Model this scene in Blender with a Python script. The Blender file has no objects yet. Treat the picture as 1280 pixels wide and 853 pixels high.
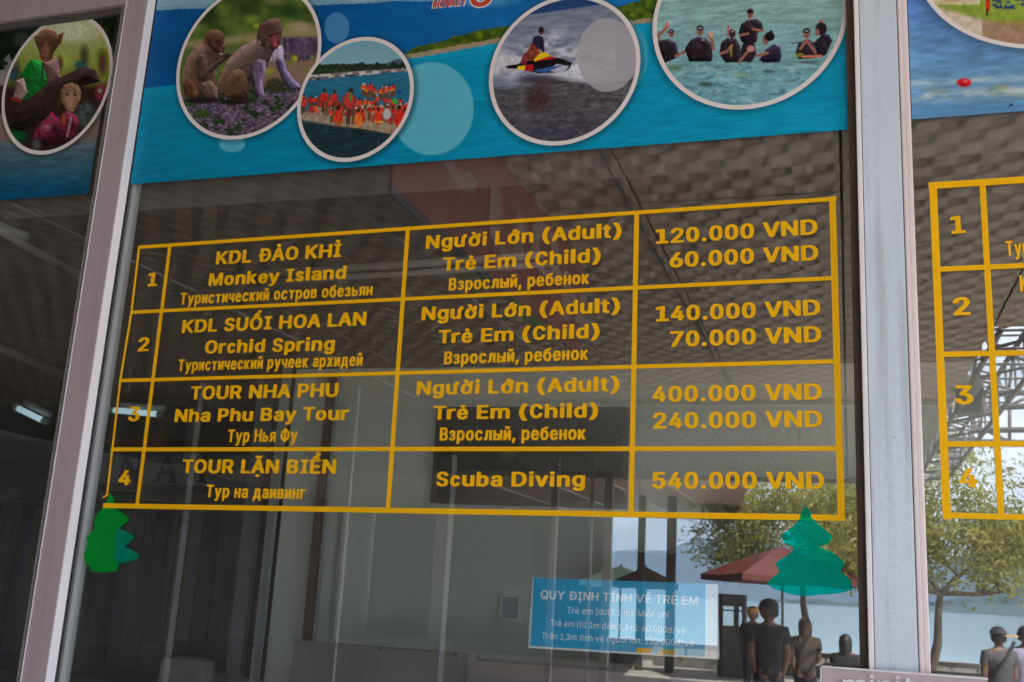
import bpy, bmesh, math, random
import numpy as np
from mathutils import Vector, Matrix, noise as mnoise
random.seed(7); np.random.seed(7)
S = bpy.context.scene
COL = S.collection
# ------------------------------------------------------------------ camera
F, YAW, PITCH, ROLL = 1298.08, 0.3184, 0.23153, 0.05633
D, ZC = 2.3, 1.55            # the glass is the plane y = 0; the camera stands 2.3 m in front of it
_r = np.array([math.cos(YAW), math.sin(YAW), 0.0])
FW = np.array([-math.sin(YAW) * math.cos(PITCH), math.cos(YAW) * math.cos(PITCH), math.sin(PITCH)])
_u = np.cross(_r, FW)
RT = _r * math.cos(ROLL) + _u * math.sin(ROLL)
UP = _u * math.cos(ROLL) - _r * math.sin(ROLL)
cam = bpy.data.cameras.new("camera"); cam.lens = F / 1280 * 36; cam.sensor_width = 36
cam.clip_start = 0.05; cam.clip_end = 30000
cam.dof.use_dof = True; cam.dof.focus_distance = 2.62; cam.dof.aperture_fstop = 11
co = bpy.data.objects.new("camera", cam); COL.objects.link(co); S.camera = co
co.matrix_world = Matrix(((RT[0], UP[0], -FW[0], 0), (RT[1], UP[1], -FW[1], -D), (RT[2], UP[2], -FW[2], ZC), (0, 0, 0, 1)))
# ------------------------------------------------------------------ light
SUN_EL, SUN_AZ = math.radians(48), math.radians(52)   # azimuth clockwise from +y
w = bpy.data.worlds.new("World"); S.world = w; w.use_nodes = True
nt = w.node_tree; bg = nt.nodes["Background"]
sky = nt.nodes.new("ShaderNodeTexSky"); sky.sky_type = 'NISHITA'; sky.sun_disc = False
sky.sun_elevation = SUN_EL; sky.sun_rotation = SUN_AZ
sky.air_density = 1.0; sky.dust_density = 2.0; sky.ozone_density = 1.5
tc = nt.nodes.new("ShaderNodeTexCoord"); mp = nt.nodes.new("ShaderNodeMapping"); mp.inputs['Scale'].default_value = (1, 1, 3.2)
cn = nt.nodes.new("ShaderNodeTexNoise"); cn.inputs['Scale'].default_value = 3.4; cn.inputs['Detail'].default_value = 7
cr = nt.nodes.new("ShaderNodeValToRGB"); cr.color_ramp.elements[0].position = .36; cr.color_ramp.elements[1].position = .60
cm = nt.nodes.new("ShaderNodeMix"); cm.data_type = 'RGBA'
cmul = nt.nodes.new("ShaderNodeMath"); cmul.operation = 'MULTIPLY'; cmul.inputs[1].default_value = .8
nt.links.new(tc.outputs['Generated'], mp.inputs[0]); nt.links.new(mp.outputs[0], cn.inputs['Vector'])
nt.links.new(cn.outputs['Fac'], cr.inputs[0]); nt.links.new(cr.outputs[0], cmul.inputs[0]); nt.links.new(cmul.outputs[0], cm.inputs['Factor'])
nt.links.new(sky.outputs[0], cm.inputs['A']); cm.inputs['B'].default_value = (12.5, 13.2, 15, 1)
nt.links.new(cm.outputs['Result'], bg.inputs[0]); bg.inputs[1].default_value = 0.14
sl = bpy.data.lights.new("sun", 'SUN'); sl.energy = 5; sl.angle = math.radians(.53); sl.color = (1, .95, .87)
so = bpy.data.objects.new("sun", sl); COL.objects.link(so)
sd = Vector((math.sin(SUN_AZ) * math.cos(SUN_EL), math.cos(SUN_AZ) * math.cos(SUN_EL), math.sin(SUN_EL)))
so.rotation_euler = sd.to_track_quat('Z', 'Y').to_euler(); so.location = (0, -10, 40)
S.view_settings.view_transform = 'Standard'; S.view_settings.look = 'None'
S.view_settings.exposure = 1.66; S.view_settings.gamma = 1
S.render.engine = 'CYCLES'
try:
    S.cycles.max_bounces = 10; S.cycles.diffuse_bounces = 5; S.cycles.transparent_max_bounces = 16
    S.cycles.sample_clamp_indirect = 6
except Exception: pass
# ------------------------------------------------------------------ helpers
def ray(px, py): return FW * F + RT * (px - 640) + UP * (426.5 - py)
def G(px, py, Y=0.0):                      # point of the photograph at depth Y behind the glass plane
    d = ray(px, py); t = (Y + D) / d[1]
    return np.array([0, -D, ZC]) + d * t
def M(px, py, Y):                          # place outside that the glass mirrors there, Y metres in front of the glass
    g = G(px, py, Y); return Vector((g[0], -Y, g[2]))
def PJ(x, y, z):
    c = x * FW[0] + (y + D) * FW[1] + (z - ZC) * FW[2]
    return (640 + F * (x * RT[0] + (y + D) * RT[1] + (z - ZC) * RT[2]) / c,
            426.5 - F * (x * UP[0] + (y + D) * UP[1] + (z - ZC) * UP[2]) / c)
def lin(c):
    c = np.asarray(c, float) / 255
    return np.where(c <= .04045, c / 12.92, ((c + .055) / 1.055) ** 2.4)
MATS = {}
def mat(name, col, rough=.6, var=.12, scale=8, bump=0, bscale=None, metal=0, spec=.5, stretch=None, trans=0, chips=0):
    if name in MATS: return MATS[name]
    m = bpy.data.materials.new(name); m.use_nodes = True; n = m.node_tree; b = n.nodes['Principled BSDF']
    b.inputs['Roughness'].default_value = rough; b.inputs['Metallic'].default_value = metal
    b.inputs['Specular IOR Level'].default_value = spec
    t = n.nodes.new('ShaderNodeTexCoord'); p = n.nodes.new('ShaderNodeMapping')
    if stretch: p.inputs['Scale'].default_value = stretch
    z = n.nodes.new('ShaderNodeTexNoise'); z.inputs['Scale'].default_value = scale; z.inputs['Detail'].default_value = 5
    r = n.nodes.new('ShaderNodeMix'); r.data_type = 'RGBA'
    n.links.new(t.outputs['Object'], p.inputs[0]); n.links.new(p.outputs[0], z.inputs['Vector']); n.links.new(z.outputs['Fac'], r.inputs['Factor'])
    c = np.array(col, float)
    r.inputs['A'].default_value = (*np.clip(c * (1 - var * 2), 0, 1), 1); r.inputs['B'].default_value = (*np.clip(c * (1 + var * 2), 0, 1), 1)
    n.links.new(r.outputs['Result'], b.inputs['Base Color'])
    if bump:
        z2 = n.nodes.new('ShaderNodeTexNoise'); z2.inputs['Scale'].default_value = bscale or scale * 4; n.links.new(p.outputs[0], z2.inputs['Vector'])
        bm = n.nodes.new('ShaderNodeBump'); bm.inputs['Strength'].default_value = bump; bm.inputs['Distance'].default_value = .01
        n.links.new(z2.outputs['Fac'], bm.inputs['Height']); n.links.new(bm.outputs[0], b.inputs['Normal'])
    if trans: b.inputs['Transmission Weight'].default_value = trans
    if chips:
        v = n.nodes.new('ShaderNodeTexVoronoi'); v.inputs['Scale'].default_value = 26; n.links.new(t.outputs['Object'], v.inputs['Vector'])
        lt = n.nodes.new('ShaderNodeMath'); lt.operation = 'LESS_THAN'; lt.inputs[1].default_value = .055; n.links.new(v.outputs['Distance'], lt.inputs[0])
        s2 = n.nodes.new('ShaderNodeTexNoise'); s2.inputs['Scale'].default_value = 1.4; s2.inputs['Detail'].default_value = 8; pm = n.nodes.new('ShaderNodeMapping'); pm.inputs['Scale'].default_value = (30, 30, 1.2); n.links.new(t.outputs['Object'], pm.inputs[0]); n.links.new(pm.outputs[0], s2.inputs['Vector'])
        g1 = n.nodes.new('ShaderNodeMapRange'); g1.inputs['From Min'].default_value = .5; g1.inputs['From Max'].default_value = .8; g1.inputs['To Max'].default_value = chips; n.links.new(s2.outputs['Fac'], g1.inputs[0])
        mxx = n.nodes.new('ShaderNodeMath'); mxx.operation = 'MAXIMUM'; mu = n.nodes.new('ShaderNodeMath'); mu.operation = 'MULTIPLY'; mu.inputs[1].default_value = chips; n.links.new(lt.outputs[0], mu.inputs[0]); n.links.new(mu.outputs[0], mxx.inputs[0]); n.links.new(g1.outputs[0], mxx.inputs[1])
        r3 = n.nodes.new('ShaderNodeMix'); r3.data_type = 'RGBA'; r3.inputs['B'].default_value = (.22, .18, .16, 1); n.links.new(mxx.outputs[0], r3.inputs['Factor']); n.links.new(r.outputs['Result'], r3.inputs['A']); n.links.new(r3.outputs['Result'], b.inputs['Base Color'])
    MATS[name] = m; return m
def tag(o, label=None, cat=None, group=None, kind=None):
    if label: o['label'] = label
    if cat: o['category'] = cat
    if group: o['group'] = group
    if kind: o['kind'] = kind
    return o
def empty(name, loc=(0, 0, 0), **k):
    o = bpy.data.objects.new(name, None); COL.objects.link(o); o.location = loc; o.empty_display_size = .1
    return tag(o, **k)
def link(name, me, parent=None, m=None, loc=None, smooth=False):
    o = bpy.data.objects.new(name, me); COL.objects.link(o)
    if m is not None and not me.materials:
        for q in (m if isinstance(m, (list, tuple)) else [m]): me.materials.append(q)
    if smooth: me.polygons.foreach_set('use_smooth', [True] * len(me.polygons))
    if parent is not None:
        o.parent = parent; o.matrix_parent_inverse = Matrix.Translation(-Vector(parent.location)) if loc is None else Matrix.Identity(4)
    if loc is not None: o.location = loc
    return o
def box_bm(bm, x0, x1, y0, y1, z0, z1, bev=0):
    r = bmesh.ops.create_cube(bm, size=1)
    for v in r['verts']:
        v.co = Vector((x0 + (v.co.x + .5) * (x1 - x0), y0 + (v.co.y + .5) * (y1 - y0), z0 + (v.co.z + .5) * (z1 - z0)))
    if bev:
        e = list({e for v in r['verts'] for e in v.link_edges}); bmesh.ops.bevel(bm, geom=e, offset=bev, segments=2, affect='EDGES', profile=.6)
def fin(bm, name):
    me = bpy.data.meshes.new(name); bmesh.ops.recalc_face_normals(bm, faces=bm.faces); bm.to_mesh(me); bm.free(); return me
def box(name, b, m, parent=None, bev=0, **k):
    bm = bmesh.new(); box_bm(bm, *b, bev=bev); return tag(link(name, fin(bm, name), parent, m), **k)
def boxes(name, bs, m, parent=None, bev=0, **k):
    bm = bmesh.new()
    for b in bs: box_bm(bm, *b, bev=bev)
    return tag(link(name, fin(bm, name), parent, m), **k)
def tube_bm(bm, pts, rs, n=8, cap=True):
    pts = [Vector(p) for p in pts]
    if not isinstance(rs, (list, tuple)): rs = [rs] * len(pts)
    rings = []; pa = None
    for i, p in enumerate(pts):
        t = (pts[min(i + 1, len(pts) - 1)] - pts[max(i - 1, 0)]).normalized()
        a = pa - t * pa.dot(t) if pa is not None else (Vector((1, 0, 0)) if abs(t.x) < .9 else Vector((0, 1, 0)))
        a = (a - t * a.dot(t)).normalized(); pa = a; b = t.cross(a)
        rings.append([bm.verts.new(p + (a * math.cos(2 * math.pi * k / n) + b * math.sin(2 * math.pi * k / n)) * rs[i]) for k in range(n)])
    for r0, r1 in zip(rings, rings[1:]):
        for k in range(n): bm.faces.new((r0[k], r0[(k + 1) % n], r1[(k + 1) % n], r1[k]))
    if cap: bm.faces.new(rings[0][::-1]); bm.faces.new(rings[-1])
def tube(name, pts, rs, m, parent=None, n=8, smooth=True, **k):
    bm = bmesh.new(); tube_bm(bm, pts, rs, n); return tag(link(name, fin(bm, name), parent, m, smooth=smooth), **k)
def poly_curve(polys, thick=0.0):           # closed outlines (with holes) -> filled mesh in the xy plane
    c = bpy.data.curves.new('outline', 'CURVE'); c.dimensions = '2D'; c.fill_mode = 'BOTH'; c.extrude = thick
    for p in polys:
        sp = c.splines.new('POLY'); sp.points.add(len(p) - 1); sp.use_cyclic_u = True
        for i, (u, v) in enumerate(p): sp.points[i].co = (u, v, 0, 1)
    o = bpy.data.objects.new('outline', c); COL.objects.link(o)
    dg = bpy.context.evaluated_depsgraph_get(); dg.update()
    me = bpy.data.meshes.new_from_object(o.evaluated_get(dg)); bpy.data.objects.remove(o); bpy.data.curves.remove(c)
    return me
def map_verts(me, fn):
    n = len(me.vertices); a = np.empty(n * 3); me.vertices.foreach_get('co', a); a = fn(a.reshape(-1, 3))
    me.vertices.foreach_set('co', a.ravel()); me.update()
GLYPHS = {}
GLYPHS['V', '('] = (543, [[458,758,278,761,250,750,200,693,154,625,110,536,70,414,59,347,59,253,88,136,127,53,166,-8,236,-97,261,-118,278,-122,450,-122,472,-111,480,-97,478,-85,399,25,356,100,321,186,303,275,303,336,321,425,355,520,399,608,479,731,475,747]])
GLYPHS['V', ')'] = (543, [[280,758,95,761,72,750,64,736,66,725,151,597,196,503,229,397,242,308,236,242,201,131,151,36,60,-92,64,-108,83,-120,261,-122,289,-111,330,-69,407,36,451,125,475,203,486,275,486,331,469,431,451,492,424,558,379,642,308,736]])
GLYPHS['V', '.'] = (361, [[218,176,160,179,132,172,91,149,70,110,69,71,81,43,110,14,143,0,199,-4,227,3,266,24,289,60,290,110,278,138,255,161]])
GLYPHS['V', '0'] = (711, [[442,726,278,729,234,716,189,694,147,660,105,610,77,554,60,499,48,421,47,310,59,232,77,171,106,113,161,52,239,8,272,1,295,-4,422,-4,472,8,528,36,586,87,613,126,635,171,651,232,664,310,664,410,653,493,635,554,595,628,545,679,478,716], [372,605,389,596,418,565,451,487,464,426,464,310,451,237,424,171,403,143,378,125,356,119,345,122,317,136,300,152,272,202,260,237,248,299,247,421,266,510,293,565,334,603]])
GLYPHS['V', '1'] = (711, [[458,719,256,721,84,692,49,669,48,585,61,567,78,561,134,560,239,578,246,574,247,563,247,135,234,127,100,127,78,120,65,102,67,23,78,12,100,5,622,5,645,9,662,24,664,102,650,120,628,127,495,127,481,135,481,691,475,708]])
GLYPHS['V', '2'] = (711, [[420,730,295,732,211,714,134,671,87,624,66,591,53,552,48,508,56,494,78,483,236,485,257,502,266,552,284,581,306,597,345,610,384,603,411,588,435,558,447,519,440,485,406,427,322,344,50,98,49,24,61,12,84,5,628,5,650,12,662,24,664,96,656,110,639,120,333,124,332,130,353,152,472,255,592,374,624,419,640,452,653,508,647,563,635,596,614,630,575,669,495,714]])
GLYPHS['V', '3'] = (711, [[614,721,122,723,92,710,87,699,87,626,95,613,111,603,367,599,364,587,211,428,209,360,217,346,234,336,356,329,384,322,419,304,440,282,457,243,458,199,451,176,434,149,417,136,372,120,345,118,317,125,278,148,247,210,222,223,78,223,56,212,47,193,60,137,98,82,139,47,222,9,289,-4,422,-4,461,2,550,36,589,63,619,93,646,132,664,193,664,243,643,310,592,371,550,400,500,422,450,431,449,437,634,632,636,699,628,712]])
GLYPHS['V', '4'] = (711, [[503,719,356,721,328,705,48,241,48,169,56,155,72,145,371,141,375,46,381,19,406,5,545,6,561,16,569,30,572,140,639,145,656,155,664,169,664,241,658,252,639,264,578,267,570,274,570,441,564,458,539,471,395,474,523,691,519,708], [372,431,372,270,361,266,278,267,273,274,288,302,355,413]])
GLYPHS['V', '5'] = (711, [[603,721,139,723,109,710,98,676,70,465,59,371,64,354,106,335,228,329,300,361,328,368,378,361,406,346,435,315,451,276,456,237,446,193,422,153,389,130,356,118,317,125,289,140,260,176,247,210,222,223,72,222,56,212,48,199,57,149,66,126,98,82,139,47,206,14,278,-4,411,-4,456,3,539,36,578,63,611,96,646,149,664,221,664,271,657,304,641,349,619,382,563,437,500,472,428,490,289,490,281,499,293,593,300,601,589,601,611,608,625,626,625,699,617,712]])
GLYPHS['V', '6'] = (711, [[536,721,378,723,350,712,325,687,128,439,93,387,60,321,47,265,48,210,53,182,82,115,109,82,150,47,200,20,289,-4,350,-4,417,-4,456,2,484,9,545,36,608,87,640,132,657,176,664,204,664,265,651,315,619,371,563,421,517,444,456,462,389,463,381,471,556,692,556,705], [372,350,400,339,429,315,451,271,458,226,446,182,418,143,372,120,339,120,293,143,271,171,253,226,253,249,271,299,295,329,339,350]])
GLYPHS['V', '7'] = (711, [[641,719,84,721,53,708,48,696,48,630,56,616,72,606,429,602,429,591,407,552,227,246,121,69,105,35,105,24,117,12,139,5,289,5,314,19,661,611,664,696,656,710]])
GLYPHS['V', 'A'] = (776, [[476,719,307,721,290,714,273,698,6,52,0,24,12,12,29,5,179,5,196,9,213,24,278,185,296,194,495,191,561,30,590,6,746,5,762,12,774,24,775,41,763,69,519,658,501,698], [385,453,397,441,443,319,435,311,390,310,340,311,331,319]])
GLYPHS['V', 'B'] = (762, [[475,719,84,721,61,714,48,696,49,24,61,12,78,5,367,5,478,5,545,18,589,34,635,58,681,102,701,135,714,174,714,241,707,269,690,302,639,355,604,380,664,441,674,458,686,519,674,585,653,624,606,670,528,709], [361,603,400,599,440,585,463,563,475,530,468,485,450,460,422,440,372,427,267,428,259,441,261,601,272,605], [395,309,439,298,478,274,501,235,503,191,489,161,464,141,417,127,367,127,261,131,259,302,272,310]])
GLYPHS['V', 'C'] = (724, [[459,726,300,729,239,711,206,694,156,657,117,611,93,576,71,526,48,415,48,310,60,237,77,187,120,110,178,52,200,36,245,14,311,-4,439,-4,506,14,539,31,578,57,622,102,651,149,675,221,669,249,639,262,522,262,500,255,488,243,474,199,453,165,428,142,384,124,361,125,317,146,282,182,255,237,236,315,236,415,242,449,271,526,298,565,328,589,378,605,422,589,461,550,488,487,511,470,645,468,661,475,673,487,675,504,657,565,625,621,561,683,511,711]])
GLYPHS['V', 'D'] = (830, [[459,719,84,721,61,714,48,696,49,24,61,12,78,5,367,5,434,5,528,23,589,45,641,74,706,133,740,180,768,246,780,302,781,419,775,458,757,513,722,576,656,643,606,675,539,703], [334,603,417,592,484,564,524,530,562,452,575,385,568,296,551,246,528,206,495,172,470,158,428,140,372,127,272,127,259,135,259,596,272,605]])
GLYPHS['V', 'E'] = (683, [[608,719,78,721,53,708,47,685,47,35,56,16,84,5,606,5,630,19,636,41,634,108,622,120,606,127,272,127,261,131,259,285,263,302,578,306,601,324,603,391,597,413,572,427,263,430,259,441,259,585,261,601,272,605,606,606,625,619,631,635,630,696,622,710]])
GLYPHS['V', 'H'] = (837, [[769,719,606,721,578,703,575,446,572,437,561,433,263,435,259,446,259,691,253,708,234,720,217,721,78,721,53,708,47,691,47,35,56,16,84,5,228,5,245,12,257,24,259,296,261,306,272,310,571,308,575,296,575,35,581,19,600,6,617,5,761,5,786,19,792,35,792,691,786,708]])
GLYPHS['V', 'I'] = (546, [[475,719,84,721,61,714,49,702,48,624,56,611,78,600,167,599,175,585,175,135,161,127,78,127,53,113,48,102,48,30,56,16,70,8,461,5,484,12,495,24,497,102,489,116,467,127,378,128,370,141,370,591,384,599,467,600,492,613,497,624,497,696,489,710]])
GLYPHS['V', 'K'] = (771, [[723,719,532,721,510,714,243,473,237,474,235,485,235,691,229,708,210,720,193,721,54,721,29,708,23,685,25,24,37,12,54,5,198,5,221,12,234,30,235,152,237,241,287,284,312,263,526,12,548,5,710,5,740,19,744,35,723,63,446,385,433,408,448,427,740,685,744,702]])
GLYPHS['V', 'L'] = (637, [[230,719,78,721,56,710,48,696,48,30,56,16,78,5,406,5,556,5,578,12,591,30,591,102,584,116,561,127,267,127,256,131,253,691,247,708]])
GLYPHS['V', 'M'] = (948, [[880,719,700,721,672,709,478,272,472,274,454,308,278,709,261,720,244,721,78,721,55,709,47,685,49,30,61,12,89,5,211,5,229,13,240,30,244,325,250,324,273,274,389,17,411,5,533,5,562,19,693,319,705,331,708,41,715,19,744,5,872,5,894,17,903,41,903,685,895,708]])
GLYPHS['V', 'N'] = (847, [[775,719,617,721,600,714,588,702,584,317,567,328,295,687,269,713,245,721,84,721,56,710,47,691,47,35,53,19,67,9,84,5,234,5,250,12,262,24,267,404,284,393,576,13,600,5,761,5,789,16,797,35,797,691,792,708]])
GLYPHS['V', 'O'] = (850, [[520,726,339,729,306,722,239,697,187,665,142,626,99,571,66,499,48,415,48,315,60,249,93,165,120,126,184,64,261,20,334,1,361,-4,495,-4,556,9,634,42,672,68,734,130,768,187,790,249,803,315,803,410,785,499,751,571,711,623,661,666,595,705], [434,605,489,588,524,565,568,510,597,426,603,343,585,254,573,226,539,175,484,136,445,124,417,124,356,142,317,171,293,199,260,271,248,337,247,382,253,426,271,487,309,549,345,578,378,594]])
GLYPHS['V', 'P'] = (733, [[459,719,84,721,61,714,49,702,49,24,67,9,89,5,228,5,256,23,259,235,263,246,434,250,522,268,578,295,609,319,651,363,679,424,686,458,686,513,668,580,645,620,584,675,528,703], [350,603,411,592,435,580,457,558,475,513,475,463,451,408,428,389,384,373,272,372,259,380,259,596,272,605]])
GLYPHS['V', 'R'] = (782, [[475,719,84,721,61,714,48,696,50,23,61,12,84,5,222,5,245,12,258,30,261,262,272,266,350,264,384,215,482,58,517,12,539,5,700,5,722,16,730,30,729,41,701,85,572,285,577,296,630,330,661,360,690,408,703,458,703,541,690,580,656,632,595,681,528,709], [361,603,406,598,450,581,479,552,492,519,490,463,467,419,439,401,389,388,272,388,259,396,261,601,272,605]])
GLYPHS['V', 'S'] = (710, [[431,729,295,732,217,714,161,686,117,649,83,601,71,568,64,518,71,468,99,418,122,393,167,361,228,334,411,280,445,259,462,235,462,190,442,151,406,128,361,116,306,128,276,146,260,168,246,212,222,230,78,232,53,218,47,190,55,157,71,118,89,93,156,33,206,11,261,-1,289,-7,428,-7,522,17,574,46,628,99,657,157,664,224,651,279,631,312,589,354,556,375,484,408,317,456,293,468,272,490,264,512,264,535,277,568,300,591,350,609,406,597,428,582,446,557,456,522,478,506,622,505,650,522,653,546,635,601,614,635,581,668,500,714]])
GLYPHS['V', 'T'] = (682, [[652,719,45,721,14,708,9,696,9,630,28,609,45,605,228,605,241,596,242,219,242,35,248,19,267,6,283,5,411,5,436,19,442,35,442,596,456,605,639,605,661,612,675,630,675,696,667,710]])
GLYPHS['V', 'U'] = (812, [[741,719,584,721,567,715,555,702,553,236,529,180,503,152,472,134,434,122,384,122,328,140,284,178,260,230,259,691,253,708,222,722,84,722,61,715,48,697,47,574,48,224,60,174,82,130,103,102,172,46,228,18,295,0,334,-6,478,-6,545,5,628,40,684,78,729,130,757,191,764,224,764,691,758,708]])
GLYPHS['V', 'V'] = (764, [[742,719,585,721,554,702,408,324,385,277,367,308,213,696,197,713,173,721,35,721,12,714,0,702,6,674,75,508,277,19,301,5,468,6,487,19,502,41,758,674,763,702]])
GLYPHS['V', 'Y'] = (737, [[715,719,557,721,535,714,512,693,386,502,368,483,207,714,179,721,35,721,12,714,0,702,0,691,189,413,265,296,268,23,279,12,301,5,435,5,457,12,469,24,471,35,472,296,735,691,731,708]])
GLYPHS['V', 'a'] = (668, [[397,557,311,560,228,547,150,514,89,460,71,435,65,413,78,395,106,384,178,366,234,366,256,377,300,425,334,438,361,438,400,420,412,396,416,368,411,357,389,349,228,332,150,309,100,281,75,257,55,224,47,191,48,141,67,89,92,57,121,35,178,6,234,-6,361,-6,428,10,456,5,589,5,614,18,620,35,620,396,607,441,586,474,545,514,467,547], [411,232,420,218,412,185,407,168,384,138,345,117,317,111,275,124,261,134,253,152,255,185,265,202,317,221]])
GLYPHS['V', 'b'] = (699, [[225,719,78,721,56,710,48,697,49,24,61,12,78,5,211,5,239,10,300,-6,417,-6,461,3,522,29,561,55,595,89,624,136,640,180,653,247,653,302,640,374,597,458,546,508,484,542,434,555,250,551,247,697,239,710], [356,437,400,416,429,374,447,319,447,241,429,180,408,147,378,123,339,117,317,124,295,139,267,178,248,241,247,308,266,374,287,408,322,431]])
GLYPHS['V', 'c'] = (588, [[386,552,228,553,195,542,156,520,95,460,66,402,48,319,48,230,71,136,106,78,148,36,200,7,256,-6,361,-6,406,7,439,23,492,63,513,91,535,136,541,158,528,177,511,187,450,205,389,205,372,198,360,186,342,141,322,123,306,117,278,130,249,174,231,247,231,302,249,374,266,408,284,427,306,435,328,426,346,402,364,363,389,350,450,351,508,369,534,391,536,408,529,430,503,474,456,520]])
GLYPHS['V', 'd'] = (699, [[630,719,489,722,472,717,453,697,450,551,267,555,234,548,160,513,125,486,95,448,71,408,53,352,47,313,48,236,71,147,89,112,134,61,167,34,211,12,272,-6,400,-6,461,10,489,5,622,5,647,19,653,36,653,691,647,708], [361,437,407,413,435,369,453,302,453,252,440,197,408,141,384,124,339,117,310,130,282,158,255,224,248,286,255,330,284,398,317,426,345,437]])
GLYPHS['V', 'e'] = (664, [[420,552,250,553,178,526,120,480,77,419,60,374,48,319,48,230,66,158,100,95,148,47,211,12,278,-6,406,-6,445,1,522,34,579,86,608,141,603,158,584,170,511,188,445,188,422,177,395,136,384,127,367,118,345,114,322,118,295,133,271,158,255,191,248,213,256,227,578,227,600,234,612,247,614,347,601,397,574,452,511,515,456,542], [345,437,367,427,392,402,413,352,400,344,317,344,261,344,250,352,261,381,295,421,328,437]])
GLYPHS['V', 'g'] = (699, [[425,553,261,555,217,543,150,505,95,449,60,381,48,319,47,242,60,181,77,142,103,103,160,53,206,29,272,12,400,11,445,21,451,8,438,-36,428,-50,406,-65,345,-77,295,-60,250,-17,234,-7,167,-6,150,-12,84,-50,76,-64,78,-82,134,-139,156,-154,217,-182,278,-194,428,-194,522,-171,578,-139,619,-97,635,-69,653,-3,651,531,639,543,622,550,489,550,461,543], [361,437,407,414,429,381,446,342,453,308,453,258,435,192,414,158,372,135,339,133,304,147,271,186,253,236,248,292,260,353,284,399,317,427,345,437]])
GLYPHS['V', 'h'] = (712, [[236,719,78,721,56,710,48,696,49,24,61,12,84,5,228,5,250,16,259,35,259,330,272,380,306,420,361,438,395,431,417,420,440,391,453,341,455,24,467,12,484,5,639,6,661,23,664,41,664,380,657,413,640,452,589,509,528,542,489,553,428,560,367,560,261,545,258,696,250,710]])
GLYPHS['V', 'i'] = (342, [[220,741,139,744,106,736,82,724,55,696,47,669,55,635,78,612,122,593,139,588,195,588,234,595,261,611,289,640,289,692,256,725], [253,546,95,549,78,542,66,530,64,35,70,19,87,8,245,5,261,12,273,24,275,519,269,535]])
GLYPHS['V', 'k'] = (671, [[211,719,59,721,37,710,29,696,30,24,42,12,65,5,203,5,226,16,234,35,235,191,242,198,365,66,426,9,442,5,603,5,627,13,638,24,634,41,429,258,385,313,589,491,615,517,615,530,603,542,587,549,415,548,381,527,248,411,237,407,234,696,226,710]])
GLYPHS['V', 'l'] = (342, [[269,746,78,749,56,738,48,724,47,35,53,19,70,8,261,5,284,16,291,30,292,719,286,735]])
GLYPHS['V', 'm'] = (1058, [[825,558,700,560,661,554,622,542,555,509,489,548,439,560,328,560,244,537,211,549,83,549,61,542,49,524,47,508,47,41,59,13,83,5,216,5,245,19,253,41,253,363,265,396,289,420,328,436,361,438,413,413,424,391,425,258,425,41,432,19,461,5,594,5,611,9,623,19,630,35,630,358,638,391,655,414,700,436,739,438,761,431,794,409,808,369,808,41,815,19,844,5,978,5,1000,12,1012,30,1014,46,1014,352,1001,430,973,480,946,508,883,542]])
GLYPHS['V', 'n'] = (712, [[442,558,361,560,311,554,256,539,228,549,84,549,56,538,47,519,47,35,49,24,61,12,84,5,228,5,245,12,257,24,259,335,272,380,289,405,317,425,367,438,417,420,440,391,453,341,453,35,459,19,489,5,634,5,656,16,664,35,664,380,651,430,625,474,572,520,511,548]])
GLYPHS['V', 'o'] = (687, [[431,552,261,555,206,537,154,508,103,458,60,374,48,319,48,236,60,174,82,124,114,80,161,40,211,12,261,-1,284,-6,406,-6,445,1,495,20,534,44,586,97,613,141,629,186,642,258,642,291,629,369,612,413,575,469,541,502,467,542], [350,437,395,413,418,380,442,308,442,252,424,180,406,151,372,123,339,116,303,130,277,158,260,191,248,236,247,313,266,374,287,408,317,431]])
GLYPHS['V', 'p'] = (699, [[397,558,328,560,278,554,239,542,211,549,78,549,56,538,48,524,49,-165,61,-177,78,-184,217,-184,234,-177,245,-165,247,-126,248,-9,252,2,306,-6,422,-6,489,12,522,28,561,55,607,108,629,147,647,208,653,258,647,347,635,391,600,454,550,505,517,526,467,548], [356,437,400,416,429,374,447,319,447,241,429,180,408,147,378,123,339,116,317,123,295,138,267,177,248,241,247,308,266,374,287,408,322,431]])
GLYPHS['V', 'r'] = (497, [[435,558,321,560,232,542,204,549,54,549,26,531,23,35,32,16,54,5,215,5,243,23,246,352,253,380,265,398,287,414,332,431,443,433,465,444,473,458,473,530,461,546]])
GLYPHS['V', 's'] = (593, [[392,552,228,555,195,548,122,510,92,480,71,447,64,419,66,347,84,312,117,277,184,240,322,203,342,191,351,169,342,136,328,123,300,113,272,118,256,130,230,174,206,188,134,188,78,176,56,161,48,147,49,136,75,80,122,34,161,12,192,2,239,-6,356,-6,395,1,430,13,480,41,514,74,535,108,547,163,540,213,522,248,495,277,428,315,289,351,267,363,255,386,267,424,295,438,322,433,359,386,384,372,445,372,472,378,500,385,530,402,535,424,508,474,456,526]])
GLYPHS['V', 't'] = (456, [[285,669,138,672,115,663,103,647,100,553,44,549,22,538,14,524,13,474,15,458,33,443,94,438,102,430,102,135,115,85,155,38,194,17,255,0,288,-1,394,1,429,13,439,24,441,35,428,91,416,110,394,121,322,122,314,130,308,152,309,430,316,438,400,439,418,447,430,463,430,524,422,538,400,549,312,552,307,647,300,660]])
GLYPHS['V', 'u'] = (712, [[641,551,484,553,467,546,455,534,453,217,446,190,422,149,400,133,372,122,334,121,300,133,277,156,266,184,259,217,259,523,250,542,222,554,84,554,61,546,48,529,47,401,47,184,53,151,77,95,128,44,178,16,250,-2,384,-2,456,16,484,4,639,5,661,22,664,40,664,523,658,540]])
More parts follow.
